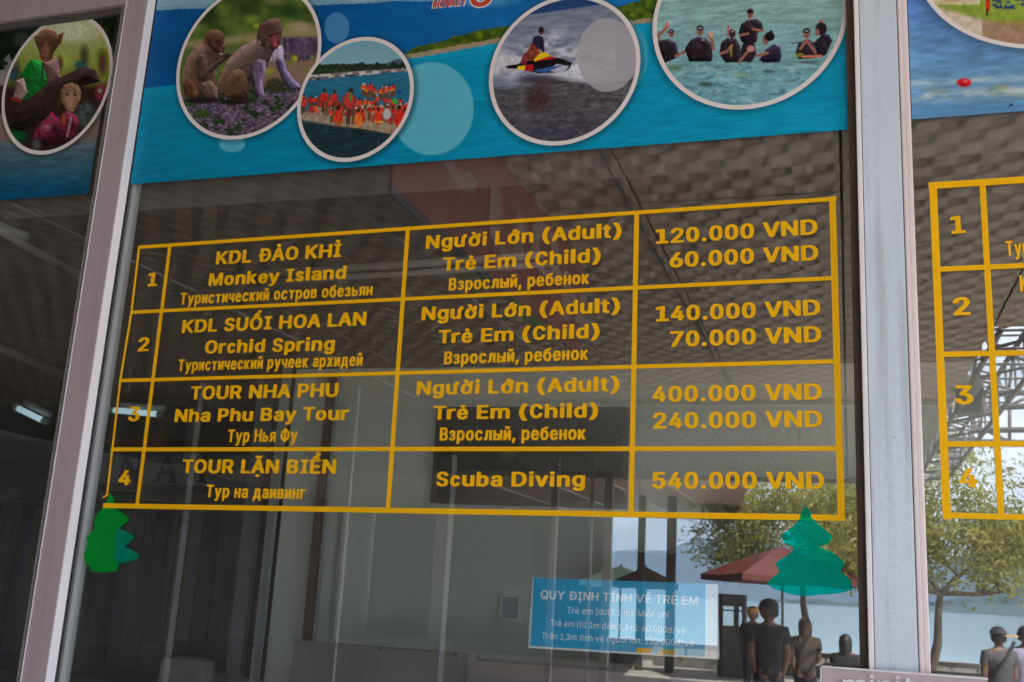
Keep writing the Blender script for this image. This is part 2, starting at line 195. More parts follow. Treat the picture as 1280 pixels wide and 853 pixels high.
GLYPHS['V', 'v'] = (650, [[620,546,467,549,440,538,341,302,328,277,323,276,224,513,206,538,178,549,28,548,9,535,5,519,84,338,226,19,251,5,406,6,423,16,435,35,641,508,640,530]])
GLYPHS['V', 'y'] = (651, [[625,549,473,552,445,540,433,527,328,278,316,288,224,516,206,540,184,551,40,552,9,538,4,527,11,504,194,82,218,27,196,-34,173,-63,101,-65,78,-76,66,-90,50,-146,54,-168,73,-180,106,-187,234,-187,278,-174,312,-158,353,-123,390,-68,635,493,647,527,642,538]])
GLYPHS['V', 'Đ'] = (840, [[503,719,172,721,149,713,138,702,136,691,136,430,128,422,72,420,56,410,48,396,48,330,53,319,72,306,128,304,136,296,139,23,167,5,334,5,478,5,522,11,584,29,650,62,717,122,746,163,774,224,785,269,792,319,792,413,786,458,768,519,740,574,717,605,645,670,589,698], [389,603,434,599,478,586,513,569,547,535,567,504,585,458,597,391,597,346,592,302,574,241,557,208,528,172,456,134,422,127,361,127,345,128,337,135,339,301,350,305,489,305,511,316,520,335,519,396,506,414,484,421,350,422,337,430,337,596,345,604]])
GLYPHS['V', 'ư'] = (760, [[691,662,542,662,528,653,520,640,517,558,445,552,422,534,419,229,412,195,396,156,361,128,317,121,289,133,271,151,255,190,253,523,245,542,217,554,84,554,60,545,48,529,47,401,47,179,53,145,82,84,126,40,184,11,234,-2,361,-2,422,14,456,4,595,5,614,17,620,34,620,445,628,453,672,472,692,490,707,512,714,540,714,640,706,653]])
GLYPHS['V', 'Ả'] = (776, [[437,919,279,921,254,908,248,891,251,840,273,823,312,821,318,813,294,769,307,751,329,744,446,744,462,751,479,767,513,819,513,869,490,898], [476,719,307,721,290,714,273,698,6,52,0,24,12,12,29,5,179,5,196,9,213,24,278,185,296,194,495,191,561,30,590,6,746,5,762,12,774,24,775,41,763,69,519,658,501,698], [385,453,397,441,443,319,435,311,390,310,340,311,331,319]])
GLYPHS['V', 'Ặ'] = (776, [[570,916,440,918,421,905,402,866,390,859,372,872,359,905,340,918,212,918,189,900,187,872,195,844,215,816,251,782,307,754,357,747,435,747,468,754,520,778,554,805,575,833,586,855,593,889,587,905], [476,722,307,724,290,718,273,701,0,39,4,16,29,3,179,3,201,10,213,22,276,183,285,191,296,191,495,189,561,28,590,4,746,3,762,10,774,22,769,55,525,644,497,705], [390,453,443,322,435,314,385,314,340,314,332,322,378,444,385,454], [448,-39,340,-37,301,-55,288,-67,271,-95,272,-128,307,-169,335,-182,351,-186,440,-185,468,-174,498,-145,509,-122,509,-100,503,-84,490,-64]])
GLYPHS['V', 'ẻ'] = (664, [[386,747,234,749,209,736,203,719,205,669,228,651,263,647,263,636,243,597,256,579,278,572,389,572,417,589,451,647,458,680,450,704,428,727], [420,552,250,553,178,526,120,480,77,419,60,374,48,319,48,230,66,158,100,95,148,47,211,12,278,-6,406,-6,445,1,522,34,579,86,608,141,603,158,584,170,511,188,445,188,422,177,395,136,384,127,367,118,345,114,322,118,295,133,271,158,255,191,248,213,256,227,578,227,600,234,612,247,614,347,601,397,574,452,511,515,456,542], [345,437,367,427,392,402,413,352,400,344,317,344,261,344,250,352,261,381,295,421,328,437]])
GLYPHS['V', 'Ể'] = (683, [[514,1063,345,1066,314,1052,309,1035,311,990,334,973,372,971,378,963,360,930,357,913,272,910,256,903,134,782,126,769,134,750,156,738,272,738,306,742,345,773,371,746,389,738,534,738,558,752,564,763,558,780,449,891,456,899,511,900,528,906,563,946,579,980,580,1002,569,1024,545,1048], [608,719,78,721,53,708,47,685,47,35,56,16,84,5,606,5,630,19,636,41,634,108,622,120,606,127,272,127,261,131,259,285,263,302,578,306,601,324,603,391,597,413,572,427,263,430,259,441,259,585,261,601,272,605,606,606,625,619,631,635,630,696,622,710]])
GLYPHS['V', 'Ỉ'] = (546, [[320,919,167,921,142,908,136,891,139,840,161,823,202,819,202,808,182,769,195,751,217,744,328,744,346,752,367,772,396,819,396,869,372,898], [475,719,84,721,61,714,49,702,48,630,56,616,78,605,161,604,170,591,169,135,156,127,78,127,53,113,48,102,48,30,56,16,70,8,461,5,484,12,495,24,497,102,489,116,467,127,384,128,375,141,376,596,389,605,467,605,492,619,497,630,497,696,489,710]])
GLYPHS['V', 'Ố'] = (850, [[691,1065,539,1068,522,1064,505,1049,446,943,442,932,445,910,356,906,328,890,237,793,222,771,222,760,234,747,250,741,378,739,406,747,428,769,448,749,467,740,611,741,636,754,641,765,636,776,559,854,527,893,527,899,595,902,622,918,712,1037,708,1054], [520,726,339,729,239,697,187,665,142,626,99,571,66,499,48,415,48,315,60,249,93,165,120,126,184,64,261,20,334,1,361,-4,495,-4,556,9,634,42,672,68,734,130,768,187,790,249,803,315,803,410,785,499,751,571,711,623,661,666,595,705], [434,605,489,588,524,565,568,510,597,426,603,343,585,254,573,226,539,175,484,136,445,124,417,124,356,142,317,171,293,199,260,271,248,337,247,382,253,426,271,487,309,549,345,578,378,594]])
GLYPHS['V', 'ớ'] = (735, [[525,747,372,749,350,742,332,724,266,602,270,586,295,572,422,572,445,583,478,626,489,632,492,569,488,558,284,555,228,542,150,499,103,452,77,413,55,352,48,313,48,236,66,163,88,119,114,86,167,40,256,1,300,-6,422,-6,484,7,545,34,595,72,629,113,662,186,675,252,675,291,669,336,651,397,617,458,619,463,656,483,679,508,686,536,686,636,678,649,656,660,510,658,506,663,547,724,542,736], [372,437,422,410,446,374,462,336,469,302,469,247,457,197,436,158,395,123,378,117,350,116,322,124,299,141,272,180,253,236,253,313,266,358,295,405,334,431,356,438]])
GLYPHS['V', 'ờ'] = (735, [[364,747,206,749,189,742,177,730,178,712,275,586,300,572,417,572,439,579,451,591,446,613,385,730], [664,658,517,659,494,641,488,558,284,555,245,548,156,503,103,452,72,405,53,347,47,302,48,236,53,202,66,163,89,117,136,63,172,37,222,12,261,0,300,-6,428,-6,500,12,545,34,595,72,625,108,657,169,675,252,675,297,662,363,646,408,617,458,661,488,678,506,685,524,686,636,678,649], [372,437,422,410,446,374,462,336,469,302,469,247,457,197,436,158,395,123,378,117,350,116,322,124,299,141,272,180,253,236,253,313,266,358,295,405,334,431,356,438]])
GLYPHS['V', ' '] = (342, [])
GLYPHS['C', ','] = (208, [[166,130,75,132,52,113,28,-120,30,-143,41,-154,114,-156,128,-148,138,-132,178,91,176,118]])
GLYPHS['C', 'K'] = (456, [[410,718,309,721,292,715,165,502,153,494,148,707,136,719,120,721,48,721,30,707,29,24,36,10,48,5,138,7,150,24,150,102,151,235,163,263,175,274,298,16,314,5,403,4,414,6,426,18,426,29,410,68,257,407,418,685,422,702]])
GLYPHS['C', 'В'] = (429, [[273,718,48,721,36,715,29,702,29,24,36,10,48,5,203,4,270,5,322,24,371,74,388,107,400,157,400,252,393,285,365,346,334,379,368,429,383,479,384,563,378,596,365,635,345,668,309,703], [220,608,242,596,249,585,260,557,265,518,260,485,243,446,231,434,198,421,159,422,151,429,151,602,164,610], [220,314,244,302,260,285,277,246,282,202,276,168,259,133,242,123,214,115,159,116,151,124,150,302,159,315]])
GLYPHS['C', 'Н'] = (463, [[421,718,331,721,313,707,311,440,309,431,298,427,164,427,153,431,148,707,136,719,120,721,48,721,30,707,28,29,34,13,53,4,131,5,148,18,150,302,153,311,164,315,298,315,309,311,313,18,325,6,342,4,414,5,432,18,434,696,432,707]])
GLYPHS['C', 'Т'] = (453, [[410,718,53,721,42,719,30,707,29,629,36,616,53,610,159,609,166,602,167,135,167,24,175,10,192,4,270,5,287,18,290,602,298,609,398,610,414,616,422,629,423,696,421,707]])
GLYPHS['C', 'Ф'] = (549, [[321,757,237,760,217,751,212,740,209,675,140,646,90,596,74,574,41,490,29,418,29,307,41,235,63,174,92,127,125,93,164,67,208,51,212,-15,225,-33,309,-35,328,-26,333,-15,336,50,403,78,450,118,471,146,493,190,517,279,522,401,517,451,499,524,460,596,420,637,375,664,336,675,333,740], [348,536,376,496,393,446,400,401,400,329,394,290,382,246,364,211,342,189,336,190,334,201,334,524,336,536], [209,533,211,201,209,195,198,196,180,218,163,257,151,312,151,418,174,496,195,529]])
GLYPHS['C', 'а'] = (385, [[256,551,164,554,136,547,109,531,63,485,40,429,41,407,53,394,92,377,142,378,154,390,175,430,203,445,220,436,232,412,239,362,232,351,220,345,148,330,114,319,84,301,53,270,35,235,29,201,28,162,34,101,52,57,81,21,114,0,136,-7,209,-7,248,6,336,4,354,18,356,418,343,462,325,497,288,535], [231,235,238,229,239,196,221,135,192,106,181,104,164,112,151,140,151,185,159,204,186,225]])
GLYPHS['C', 'б'] = (417, [[354,718,264,719,252,707,248,685,237,673,164,658,109,626,75,587,63,563,46,513,34,446,28,379,29,218,41,146,57,102,95,41,136,6,170,-6,256,-4,281,6,320,38,343,68,365,113,389,218,389,307,383,352,365,418,343,463,298,510,264,526,181,524,175,529,203,553,292,573,316,585,336,604,361,657,367,702], [220,414,243,391,260,352,270,257,267,202,254,157,231,116,220,106,203,106,191,113,174,135,158,179,150,213,150,302,158,341,180,391,203,414]])
GLYPHS['C', 'в'] = (385, [[245,546,48,548,34,540,29,529,30,18,48,5,175,4,253,5,286,17,317,40,338,68,356,124,356,196,349,224,332,257,305,290,332,329,344,368,344,424,338,452,311,502,281,531], [198,436,210,429,221,413,221,363,209,345,170,332,153,333,145,340,145,429,153,437], [209,230,224,218,232,196,232,140,214,117,170,110,153,111,145,118,145,224,153,231]])
GLYPHS['C', 'г'] = (326, [[288,546,53,549,42,547,30,535,28,29,30,18,41,7,125,5,143,18,145,429,159,438,275,438,292,444,300,457,300,524,298,535]])
GLYPHS['C', 'д'] = (466, [[377,548,136,551,125,549,113,537,106,471,100,298,89,198,65,121,36,106,29,93,28,-118,34,-135,48,-143,131,-141,144,-124,145,-52,145,-2,153,6,314,6,323,-7,323,-118,328,-135,342,-143,414,-143,425,-141,437,-129,439,93,427,110,398,113,389,126,389,526,387,537], [264,439,273,426,272,121,264,113,203,113,194,121,217,271,223,432,231,439]])
GLYPHS['C', 'е'] = (411, [[256,552,159,553,120,532,74,479,46,418,29,329,29,218,40,152,57,102,90,46,136,6,175,-6,253,-6,286,6,331,38,363,85,378,135,375,147,359,164,325,176,275,175,259,159,239,118,220,106,209,106,174,135,151,207,151,224,159,232,364,233,382,246,383,341,372,407,360,446,323,507,292,536], [214,442,225,435,244,407,260,346,253,338,198,338,159,338,152,352,163,391,180,424,192,436]])
GLYPHS['C', 'з'] = (364, [[228,551,142,554,109,541,59,492,41,451,34,401,42,388,53,382,136,384,149,396,163,434,181,448,193,440,204,412,206,384,189,346,170,332,131,330,119,318,117,262,119,251,131,239,181,230,198,219,211,190,210,140,194,112,175,109,158,123,142,159,109,165,42,163,30,151,29,123,41,79,67,40,98,17,136,0,220,-1,264,17,309,61,332,112,332,212,315,251,286,284,310,323,322,362,321,440,315,462,295,501,255,540]])
GLYPHS['C', 'и'] = (384, [[343,546,264,549,245,540,224,502,164,355,148,333,143,535,131,547,114,549,48,548,30,535,28,29,30,18,41,7,125,5,145,18,213,179,231,218,237,219,241,18,253,6,270,4,336,5,354,18,356,524,354,535]])
GLYPHS['C', 'й'] = (384, [[299,746,220,747,208,735,198,702,192,696,186,702,176,735,164,747,86,747,75,735,73,718,80,679,92,649,123,607,153,589,220,588,242,595,278,624,299,663,311,718,310,735], [343,546,264,549,245,540,224,502,164,355,148,333,143,535,131,547,114,549,48,548,30,535,28,29,30,18,41,7,125,5,145,18,213,179,231,218,237,219,241,18,253,6,270,4,336,5,354,18,356,524,354,535]])
GLYPHS['C', 'к'] = (393, [[349,546,253,549,237,543,165,413,148,395,145,524,139,540,125,548,53,549,42,547,30,535,29,24,36,10,48,5,125,5,142,17,145,35,148,175,160,163,237,10,253,4,342,5,360,18,360,35,237,285,360,518,360,535]])
GLYPHS['C', 'л'] = (415, [[377,546,125,549,114,547,102,535,89,185,75,128,64,117,42,113,30,102,30,18,48,5,114,5,144,18,170,44,188,79,200,124,211,213,212,263,218,429,231,438,264,434,269,18,281,6,298,4,370,5,387,18,389,524,387,535]])
GLYPHS['C', 'н'] = (382, [[343,546,253,548,236,535,234,352,231,342,220,338,153,338,145,346,145,524,139,540,125,548,53,549,42,547,30,535,28,29,34,13,48,5,125,5,143,18,145,213,148,223,159,226,225,226,233,218,234,29,240,13,253,5,331,4,342,6,354,18,356,524,354,535]])
GLYPHS['C', 'о'] = (420, [[261,552,170,554,120,532,74,479,52,435,34,368,28,324,29,218,52,113,74,68,98,38,136,6,162,-4,248,-6,294,13,343,63,365,107,383,163,395,279,389,352,371,429,339,491,292,538], [220,441,238,424,260,374,272,313,273,241,260,174,244,135,227,113,203,106,180,129,158,185,150,224,150,324,158,363,180,418,198,439]])
GLYPHS['C', 'р'] = (412, [[250,554,181,556,142,544,125,551,48,551,36,545,29,532,29,-168,36,-182,53,-188,125,-187,143,-174,147,-2,259,-4,288,9,343,70,378,170,384,215,384,332,365,426,322,509,281,544], [209,443,225,432,249,387,261,337,266,276,261,215,243,148,222,115,203,107,180,126,158,176,145,254,145,293,163,393,184,432]])
GLYPHS['C', 'с'] = (404, [[261,552,175,554,148,547,114,527,90,502,68,468,46,418,29,329,29,218,46,129,74,68,120,17,170,-6,248,-6,292,12,339,57,365,107,377,157,364,175,325,192,275,191,258,174,237,122,209,105,180,129,158,185,150,224,151,329,169,396,192,435,209,443,228,435,254,391,258,368,275,355,314,356,353,373,371,391,371,424,343,485,314,521,286,542]])
GLYPHS['C', 'т'] = (390, [[349,546,53,549,42,547,30,535,29,463,36,449,48,444,125,443,133,435,134,102,134,24,146,7,237,5,254,18,257,435,264,443,342,444,356,452,361,463,361,529]])
GLYPHS['C', 'у'] = (426, [[382,545,292,547,275,535,227,323,214,291,209,295,202,317,150,534,136,546,120,548,48,547,30,534,30,517,139,73,150,17,138,-44,121,-77,81,-82,63,-99,56,-138,58,-172,70,-184,86,-191,164,-189,186,-180,232,-127,249,-88,394,506,393,534]])
GLYPHS['C', 'х'] = (411, [[366,546,263,546,246,524,209,440,203,441,165,529,148,547,53,548,36,535,35,524,139,285,30,29,34,13,48,5,131,4,148,10,160,24,203,122,216,113,252,24,270,6,364,5,382,18,371,57,273,279,371,507,377,529]])
GLYPHS['C', 'ч'] = (376, [[338,546,248,548,230,535,228,290,220,282,198,277,167,290,151,329,145,374,143,535,125,548,53,549,36,543,28,524,28,335,38,279,42,260,69,213,109,178,142,166,225,161,229,24,237,10,259,4,331,5,342,10,350,29,350,518,348,535]])
GLYPHS['C', 'ы'] = (470, [[432,546,342,548,325,535,320,322,275,353,248,364,149,368,142,536,131,547,120,549,48,548,36,543,28,524,28,174,29,24,42,6,242,5,275,17,314,53,322,46,325,18,336,6,420,4,436,10,445,29,445,518,443,535], [198,253,221,235,233,196,233,174,217,129,198,117,181,115,153,116,145,124,145,246,153,254]])
GLYPHS['C', 'ь'] = (380, [[132,546,48,548,34,540,29,529,29,24,36,10,48,5,242,5,281,21,332,79,350,135,350,240,327,302,303,332,275,353,242,365,148,369,144,529], [198,253,221,235,233,196,233,174,217,129,198,117,181,115,153,116,145,124,145,246,153,254]])
GLYPHS['C', 'я'] = (394, [[354,546,153,547,109,526,73,490,58,463,45,418,45,318,69,257,102,218,35,46,30,18,48,5,131,4,148,10,157,24,223,190,237,199,246,196,250,185,253,17,270,5,342,4,353,6,365,18,367,524,365,535], [242,443,250,429,250,307,242,299,214,299,181,310,169,329,162,357,169,413,179,429,203,442]])
GLYPHS['C', ' '] = (210, [])
GLYPHS['A', '('] = (325, [[271,768,183,771,154,729,87,552,53,357,53,235,76,102,121,-26,178,-132,261,-134,274,-126,182,102,152,263,153,346,176,491]])
GLYPHS['A', ')'] = (325, [[145,768,66,771,54,763,140,529,175,318,169,213,145,107,112,7,54,-121,57,-132,144,-134,179,-82,251,107,274,257,269,402,234,568,195,679]])
GLYPHS['A', ','] = (257, [[198,107,111,110,93,102,56,-165,122,-167,133,-156,201,80]])
GLYPHS['A', '.'] = (246, [[152,130,100,131,69,114,54,86,59,30,72,11,97,-3,161,2,190,36,196,64,190,91]])
GLYPHS['A', '/'] = (431, [[376,757,294,759,282,746,54,-88,56,-104,139,-106,151,-88]])
GLYPHS['A', '0'] = (626, [[364,733,266,734,211,717,161,685,99,605,58,471,53,299,71,194,93,133,127,75,161,41,211,9,266,-5,344,-9,383,-2,466,41,500,75,533,130,569,255,574,421,545,566,512,633,466,685,416,717], [333,645,400,613,445,544,474,421,474,305,456,216,419,138,366,93,322,80,297,83,239,108,182,183,153,305,153,421,182,544,219,605,272,639]])
GLYPHS['A', '1'] = (565, [[343,725,227,726,66,609,64,514,77,506,233,615,244,616,247,603,246,98,233,89,89,89,53,81,53,14,61,1,500,1,513,9,510,87,361,89,348,98]])
GLYPHS['A', '2'] = (580, [[347,731,239,733,172,713,97,653,65,592,56,514,144,512,176,592,200,617,255,643,311,645,350,632,391,603,412,564,419,520,390,442,352,392,55,82,55,4,511,0,530,9,530,75,522,89,205,92,458,370,496,431,513,481,519,542,490,637,427,699]])
GLYPHS['A', '3'] = (615, [[532,721,94,720,91,649,100,636,384,633,380,616,216,433,214,355,227,346,327,346,383,328,433,290,458,233,458,183,445,149,407,110,372,92,300,80,227,98,194,120,171,149,154,194,61,196,53,171,82,94,116,52,155,26,266,-9,350,-9,422,9,489,47,534,99,564,188,563,238,540,310,513,349,472,384,411,411,344,419,337,427,533,648]])
GLYPHS['A', '6'] = (580, [[426,721,333,724,316,717,110,416,65,321,53,266,53,199,65,144,82,105,125,49,166,20,222,-2,336,-6,405,14,469,60,506,116,530,205,518,310,466,396,377,445,252,455,418,694], [305,373,366,350,400,318,423,271,430,210,412,155,372,108,333,87,277,80,232,94,177,142,153,205,153,255,165,294,198,338,250,367]])
GLYPHS['A', ':'] = (246, [[141,519,89,512,54,475,60,414,83,390,105,383,161,390,191,425,196,453,184,491], [152,130,100,131,69,114,54,86,59,30,72,11,97,-3,161,2,190,36,196,64,190,91]])
GLYPHS['A', 'M'] = (841, [[787,725,661,728,646,720,422,147,194,724,55,724,53,9,66,1,144,1,152,14,152,425,153,531,161,542,372,12,383,1,461,1,677,542,689,555,686,9,700,1,783,1,791,20]])
GLYPHS['A', 'T'] = (666, [[610,725,55,724,53,648,61,634,266,634,280,625,280,225,281,9,294,1,383,4,386,625,400,634,605,634,613,648]])
GLYPHS['A', 'd'] = (598, [[543,725,461,728,448,719,444,484,361,543,244,550,166,521,98,453,58,353,53,225,76,131,122,57,172,18,255,-11,322,-11,366,2,416,34,444,66,452,58,456,3,544,4], [339,460,397,425,434,364,447,319,447,225,423,153,383,106,322,78,266,83,205,117,182,153,153,242,153,303,182,392,222,439,272,461]])
GLYPHS['A', 'e'] = (597, [[358,547,261,550,227,543,183,526,111,466,71,392,53,314,53,225,71,147,98,92,137,47,189,13,277,-11,383,-5,444,18,483,45,518,86,535,125,522,143,444,159,413,114,377,90,339,78,283,78,215,108,171,164,153,225,161,238,533,239,546,247,541,353,506,447,455,504,411,532], [311,465,366,449,405,417,429,381,441,331,427,322,283,322,166,322,155,331,170,381,205,428,250,454]])
GLYPHS['A', 'g'] = (599, [[341,547,216,543,166,521,114,475,82,425,60,358,53,230,71,153,105,90,142,53,205,18,272,6,350,13,389,29,444,75,447,-20,440,-53,400,-98,339,-122,266,-122,227,-110,169,-58,155,-46,116,-63,78,-86,82,-108,122,-155,161,-182,266,-211,350,-211,450,-182,508,-136,540,-75,547,-36,546,536,533,544,456,542,452,486,444,479,394,526], [339,459,389,433,429,380,452,280,447,230,418,153,385,119,322,95,272,98,220,119,176,169,153,247,153,303,182,392,222,439,272,461]])
GLYPHS['A', 'h'] = (551, [[148,725,66,728,53,720,55,4,139,1,152,9,153,353,180,414,222,449,261,461,305,461,355,439,390,392,402,337,405,4,483,1,496,9,497,392,484,442,439,511,394,538,350,550,261,549,194,521,155,490]])
GLYPHS['A', 'i'] = (237, [[151,742,94,745,65,725,53,698,54,664,89,628,139,624,178,653,184,703,172,727], [165,542,83,545,70,537,73,3,155,1,168,9]])
GLYPHS['A', 'l'] = (206, [[148,753,66,756,53,748,56,3,139,1,152,9]])
GLYPHS['A', 'm'] = (836, [[636,553,589,556,533,543,487,520,439,470,383,532,311,556,277,556,216,537,155,485,147,492,143,542,56,542,56,3,139,1,152,9,153,364,186,431,222,454,266,465,333,443,351,425,367,387,369,314,370,9,383,1,461,1,469,14,469,370,476,398,500,433,550,461,611,461,657,437,685,381,686,9,700,1,782,3,786,381,773,448,729,514,677,543]])
GLYPHS['A', 'n'] = (551, [[358,548,261,549,194,521,150,481,143,542,66,545,53,537,53,9,66,1,148,3,153,353,176,409,211,443,266,462,327,454,377,416,402,342,403,9,416,1,493,3,495,403,484,442,450,500,405,532]])
GLYPHS['A', 'o'] = (611, [[364,547,255,550,166,515,98,447,58,347,53,225,65,164,93,103,161,29,200,7,250,-6,344,-11,433,18,472,45,511,90,552,186,558,325,523,431,463,503,427,526], [344,460,394,433,440,369,458,308,458,231,434,158,400,111,333,79,272,82,231,97,187,142,158,214,153,297,177,381,216,433,277,461]])
GLYPHS['A', 'p'] = (598, [[364,547,239,543,204,525,150,475,143,542,66,544,53,536,53,-192,66,-200,148,-197,152,-120,155,59,211,13,250,-4,289,-11,377,-4,439,24,472,53,506,97,534,164,547,230,547,303,523,408,501,453,455,505], [333,459,380,436,429,369,447,297,441,214,412,142,368,97,316,78,266,82,216,106,172,161,153,225,153,319,176,392,215,436,266,461]])
GLYPHS['A', 'r'] = (388, [[332,548,244,549,194,527,150,490,143,542,55,541,52,53,56,3,150,4,152,353,160,381,183,417,227,449,332,459]])
GLYPHS['A', 't'] = (411, [[232,670,139,668,135,553,127,545,56,542,53,475,61,462,127,461,135,453,136,114,148,70,189,18,250,-4,289,-5,350,1,358,20,340,81,272,85,250,97,237,120,236,453,250,461,343,464,347,531,339,544,239,549]])
GLYPHS['A', 'v'] = (621, [[565,542,477,545,460,537,311,128,161,538,144,545,55,541,86,448,257,9,272,1,355,1,373,25,567,525]])
GLYPHS['A', 'é'] = (597, [[426,753,326,753,260,619,262,608,344,611,428,736], [358,547,261,550,227,543,183,526,111,466,71,392,53,314,53,225,71,147,98,92,137,47,189,13,277,-11,383,-5,444,18,483,45,518,86,535,125,522,143,444,159,413,114,377,90,339,78,283,78,215,108,171,164,153,225,161,238,533,239,546,247,541,353,506,447,455,504,411,532], [311,465,366,449,405,417,429,381,441,331,427,322,283,322,166,322,155,331,170,381,205,428,250,454]])
GLYPHS['A', 'ê'] = (597, [[349,753,255,754,147,636,142,619,150,612,227,612,277,661,300,684,366,613,461,616,447,647], [358,547,261,550,227,543,183,526,111,466,71,392,53,314,53,225,71,147,98,92,137,47,189,13,277,-11,383,-5,444,18,483,45,518,86,535,125,522,143,444,159,413,114,377,90,339,78,283,78,215,108,171,164,153,225,161,238,533,239,546,247,541,353,506,447,455,504,411,532], [311,465,366,449,405,417,429,381,441,331,427,322,283,322,166,322,155,331,170,381,205,428,250,454]])
GLYPHS['A', 'í'] = (287, [[232,753,127,753,71,642,62,603,140,603,233,741], [148,542,66,545,53,537,56,3,139,1,152,9]])
GLYPHS['A', 'đ'] = (670, [[543,725,451,725,439,667,305,667,292,658,292,597,300,590,444,585,444,484,361,543,250,550,166,521,111,471,71,397,53,319,58,192,89,106,133,45,227,-5,316,-11,350,-4,389,13,450,66,456,3,544,4,548,581,555,588,615,592,619,647,611,666,550,671], [339,460,397,425,434,364,447,319,447,225,423,153,383,106,322,78,266,83,205,117,182,153,153,242,153,303,182,392,222,439,272,461]])
GLYPHS['A', 'ư'] = (637, [[582,663,501,663,491,552,477,544,411,543,403,535,397,185,377,139,327,95,277,82,227,89,187,113,160,157,152,185,150,539,55,539,52,390,58,129,87,63,116,32,177,0,277,-6,344,17,400,59,406,2,493,2,498,468,555,489,579,518,586,552]])
GLYPHS['A', 'ẻ'] = (597, [[325,753,227,756,214,747,218,692,289,685,266,629,259,614,266,606,333,608,368,658,373,719,361,737], [358,547,261,550,227,543,183,526,111,466,71,392,53,314,53,225,71,147,98,92,137,47,189,13,277,-11,383,-5,444,18,483,45,518,86,535,125,522,143,444,159,413,114,377,90,339,78,283,78,215,108,171,164,153,225,161,238,533,239,546,247,541,353,506,447,455,504,411,532], [311,465,366,449,405,417,429,381,441,331,427,322,283,322,166,322,155,331,170,381,205,428,250,454]])
GLYPHS['A', 'ế'] = (597, [[532,908,432,908,368,786,368,769,445,769,533,890], [351,742,261,743,147,619,142,608,150,601,233,600,277,645,305,670,366,602,461,604,452,631], [358,547,261,550,227,543,183,526,111,466,71,392,53,314,53,225,71,147,98,92,137,47,189,13,277,-11,383,-5,444,18,483,45,518,86,535,125,522,143,444,159,413,114,377,90,339,78,283,78,215,108,171,164,153,225,161,238,533,239,546,247,541,353,506,447,455,504,411,532], [311,465,366,449,405,417,429,381,441,331,427,322,283,322,166,322,155,331,170,381,205,428,250,454]])
GLYPHS['A', 'ễ'] = (597, [[448,892,389,894,366,861,350,856,272,893,211,893,183,877,165,847,162,786,222,784,250,821,339,785,394,785,434,819], [351,742,261,743,147,619,142,608,150,601,233,600,277,645,305,670,366,602,461,604,452,631], [358,547,261,550,227,543,183,526,111,466,71,392,53,314,53,225,71,147,98,92,137,47,189,13,277,-11,383,-5,444,18,483,45,518,86,535,125,522,143,444,159,413,114,377,90,339,78,283,78,215,108,171,164,153,225,161,238,533,239,546,247,541,353,506,447,455,504,411,532], [311,465,366,449,405,417,429,381,441,331,427,322,283,322,166,322,155,331,170,381,205,428,250,454]])
GLYPHS['A', 'ớ'] = (625, [[432,753,332,753,287,669,268,608,350,611,434,736], [571,658,483,657,480,558,472,547,261,550,227,543,165,514,98,447,58,347,53,225,65,164,93,103,159,31,200,7,266,-11,372,-5,422,12,468,42,523,108,558,214,558,325,534,408,493,475,544,496,567,525,575,558], [344,460,394,433,440,369,458,308,458,231,434,158,400,111,333,79,272,82,231,97,187,142,158,214,153,297,177,381,216,433,277,461]])
GLYPHS['A', 'ờ'] = (625, [[279,753,189,756,175,747,254,619,277,606,339,606,346,614], [571,658,483,657,480,558,472,547,261,550,227,543,165,514,98,447,58,347,53,225,65,164,93,103,159,31,200,7,266,-11,372,-5,422,12,468,42,523,108,558,214,558,325,534,408,493,475,544,496,567,525,575,558], [344,460,394,433,440,369,458,308,458,231,434,158,400,111,333,79,272,82,231,97,187,142,158,214,153,297,177,381,216,433,277,461]])
GLYPHS['A', 'ừ'] = (637, [[249,752,155,754,142,746,222,622,239,605,300,604,313,613,311,632], [582,663,501,663,491,552,477,544,411,543,403,535,397,185,377,139,327,95,277,82,227,89,187,113,160,157,152,185,150,539,55,539,52,390,58,129,87,63,116,32,177,0,277,-6,344,17,400,59,406,2,493,2,498,468,555,489,579,518,586,552]])
GLYPHS['A', ' '] = (290, [])
GLYPHS['B', 'E'] = (606, [[538,719,75,722,59,716,51,703,50,36,56,14,75,5,536,6,555,25,554,103,536,116,481,116,203,120,204,308,509,311,528,330,528,391,525,409,509,422,204,425,200,597,204,608,214,611,536,613,550,636,550,703]])
GLYPHS['B', 'H'] = (722, [[660,719,542,722,524,708,522,441,518,430,503,428,204,430,198,708,175,722,70,722,56,714,50,697,50,30,56,14,75,5,181,6,198,19,200,303,203,312,214,316,518,314,524,19,547,5,653,6,667,14,672,30,672,697]])
GLYPHS['B', 'M'] = (881, [[821,719,670,722,645,708,442,220,236,710,214,722,75,722,59,716,50,697,51,25,70,6,175,6,189,14,195,30,195,191,195,403,197,416,203,414,375,18,392,6,497,7,509,19,669,403,681,416,686,19,709,5,825,11,834,30,834,691,832,708]])
GLYPHS['B', 'N'] = (732, [[671,719,553,722,536,708,531,252,474,325,211,714,186,722,75,722,56,714,50,697,50,30,56,14,70,6,181,6,198,19,197,480,203,482,520,16,542,5,659,5,678,14,684,30,684,697]])
GLYPHS['B', 'Q'] = (802, [[472,727,347,730,314,724,251,705,179,661,128,611,96,561,69,499,50,405,51,311,74,211,125,120,173,72,242,26,309,4,347,-3,470,1,520,6,581,-58,692,-59,711,-51,715,-34,636,72,688,133,721,194,750,305,750,433,726,522,699,577,653,636,592,684,536,712], [403,617,475,601,509,584,549,549,593,466,605,411,606,322,587,244,553,186,542,186,481,250,375,252,357,249,345,233,381,185,428,122,403,111,331,126,259,175,230,216,207,272,195,377,219,488,256,549,297,584,342,606]])
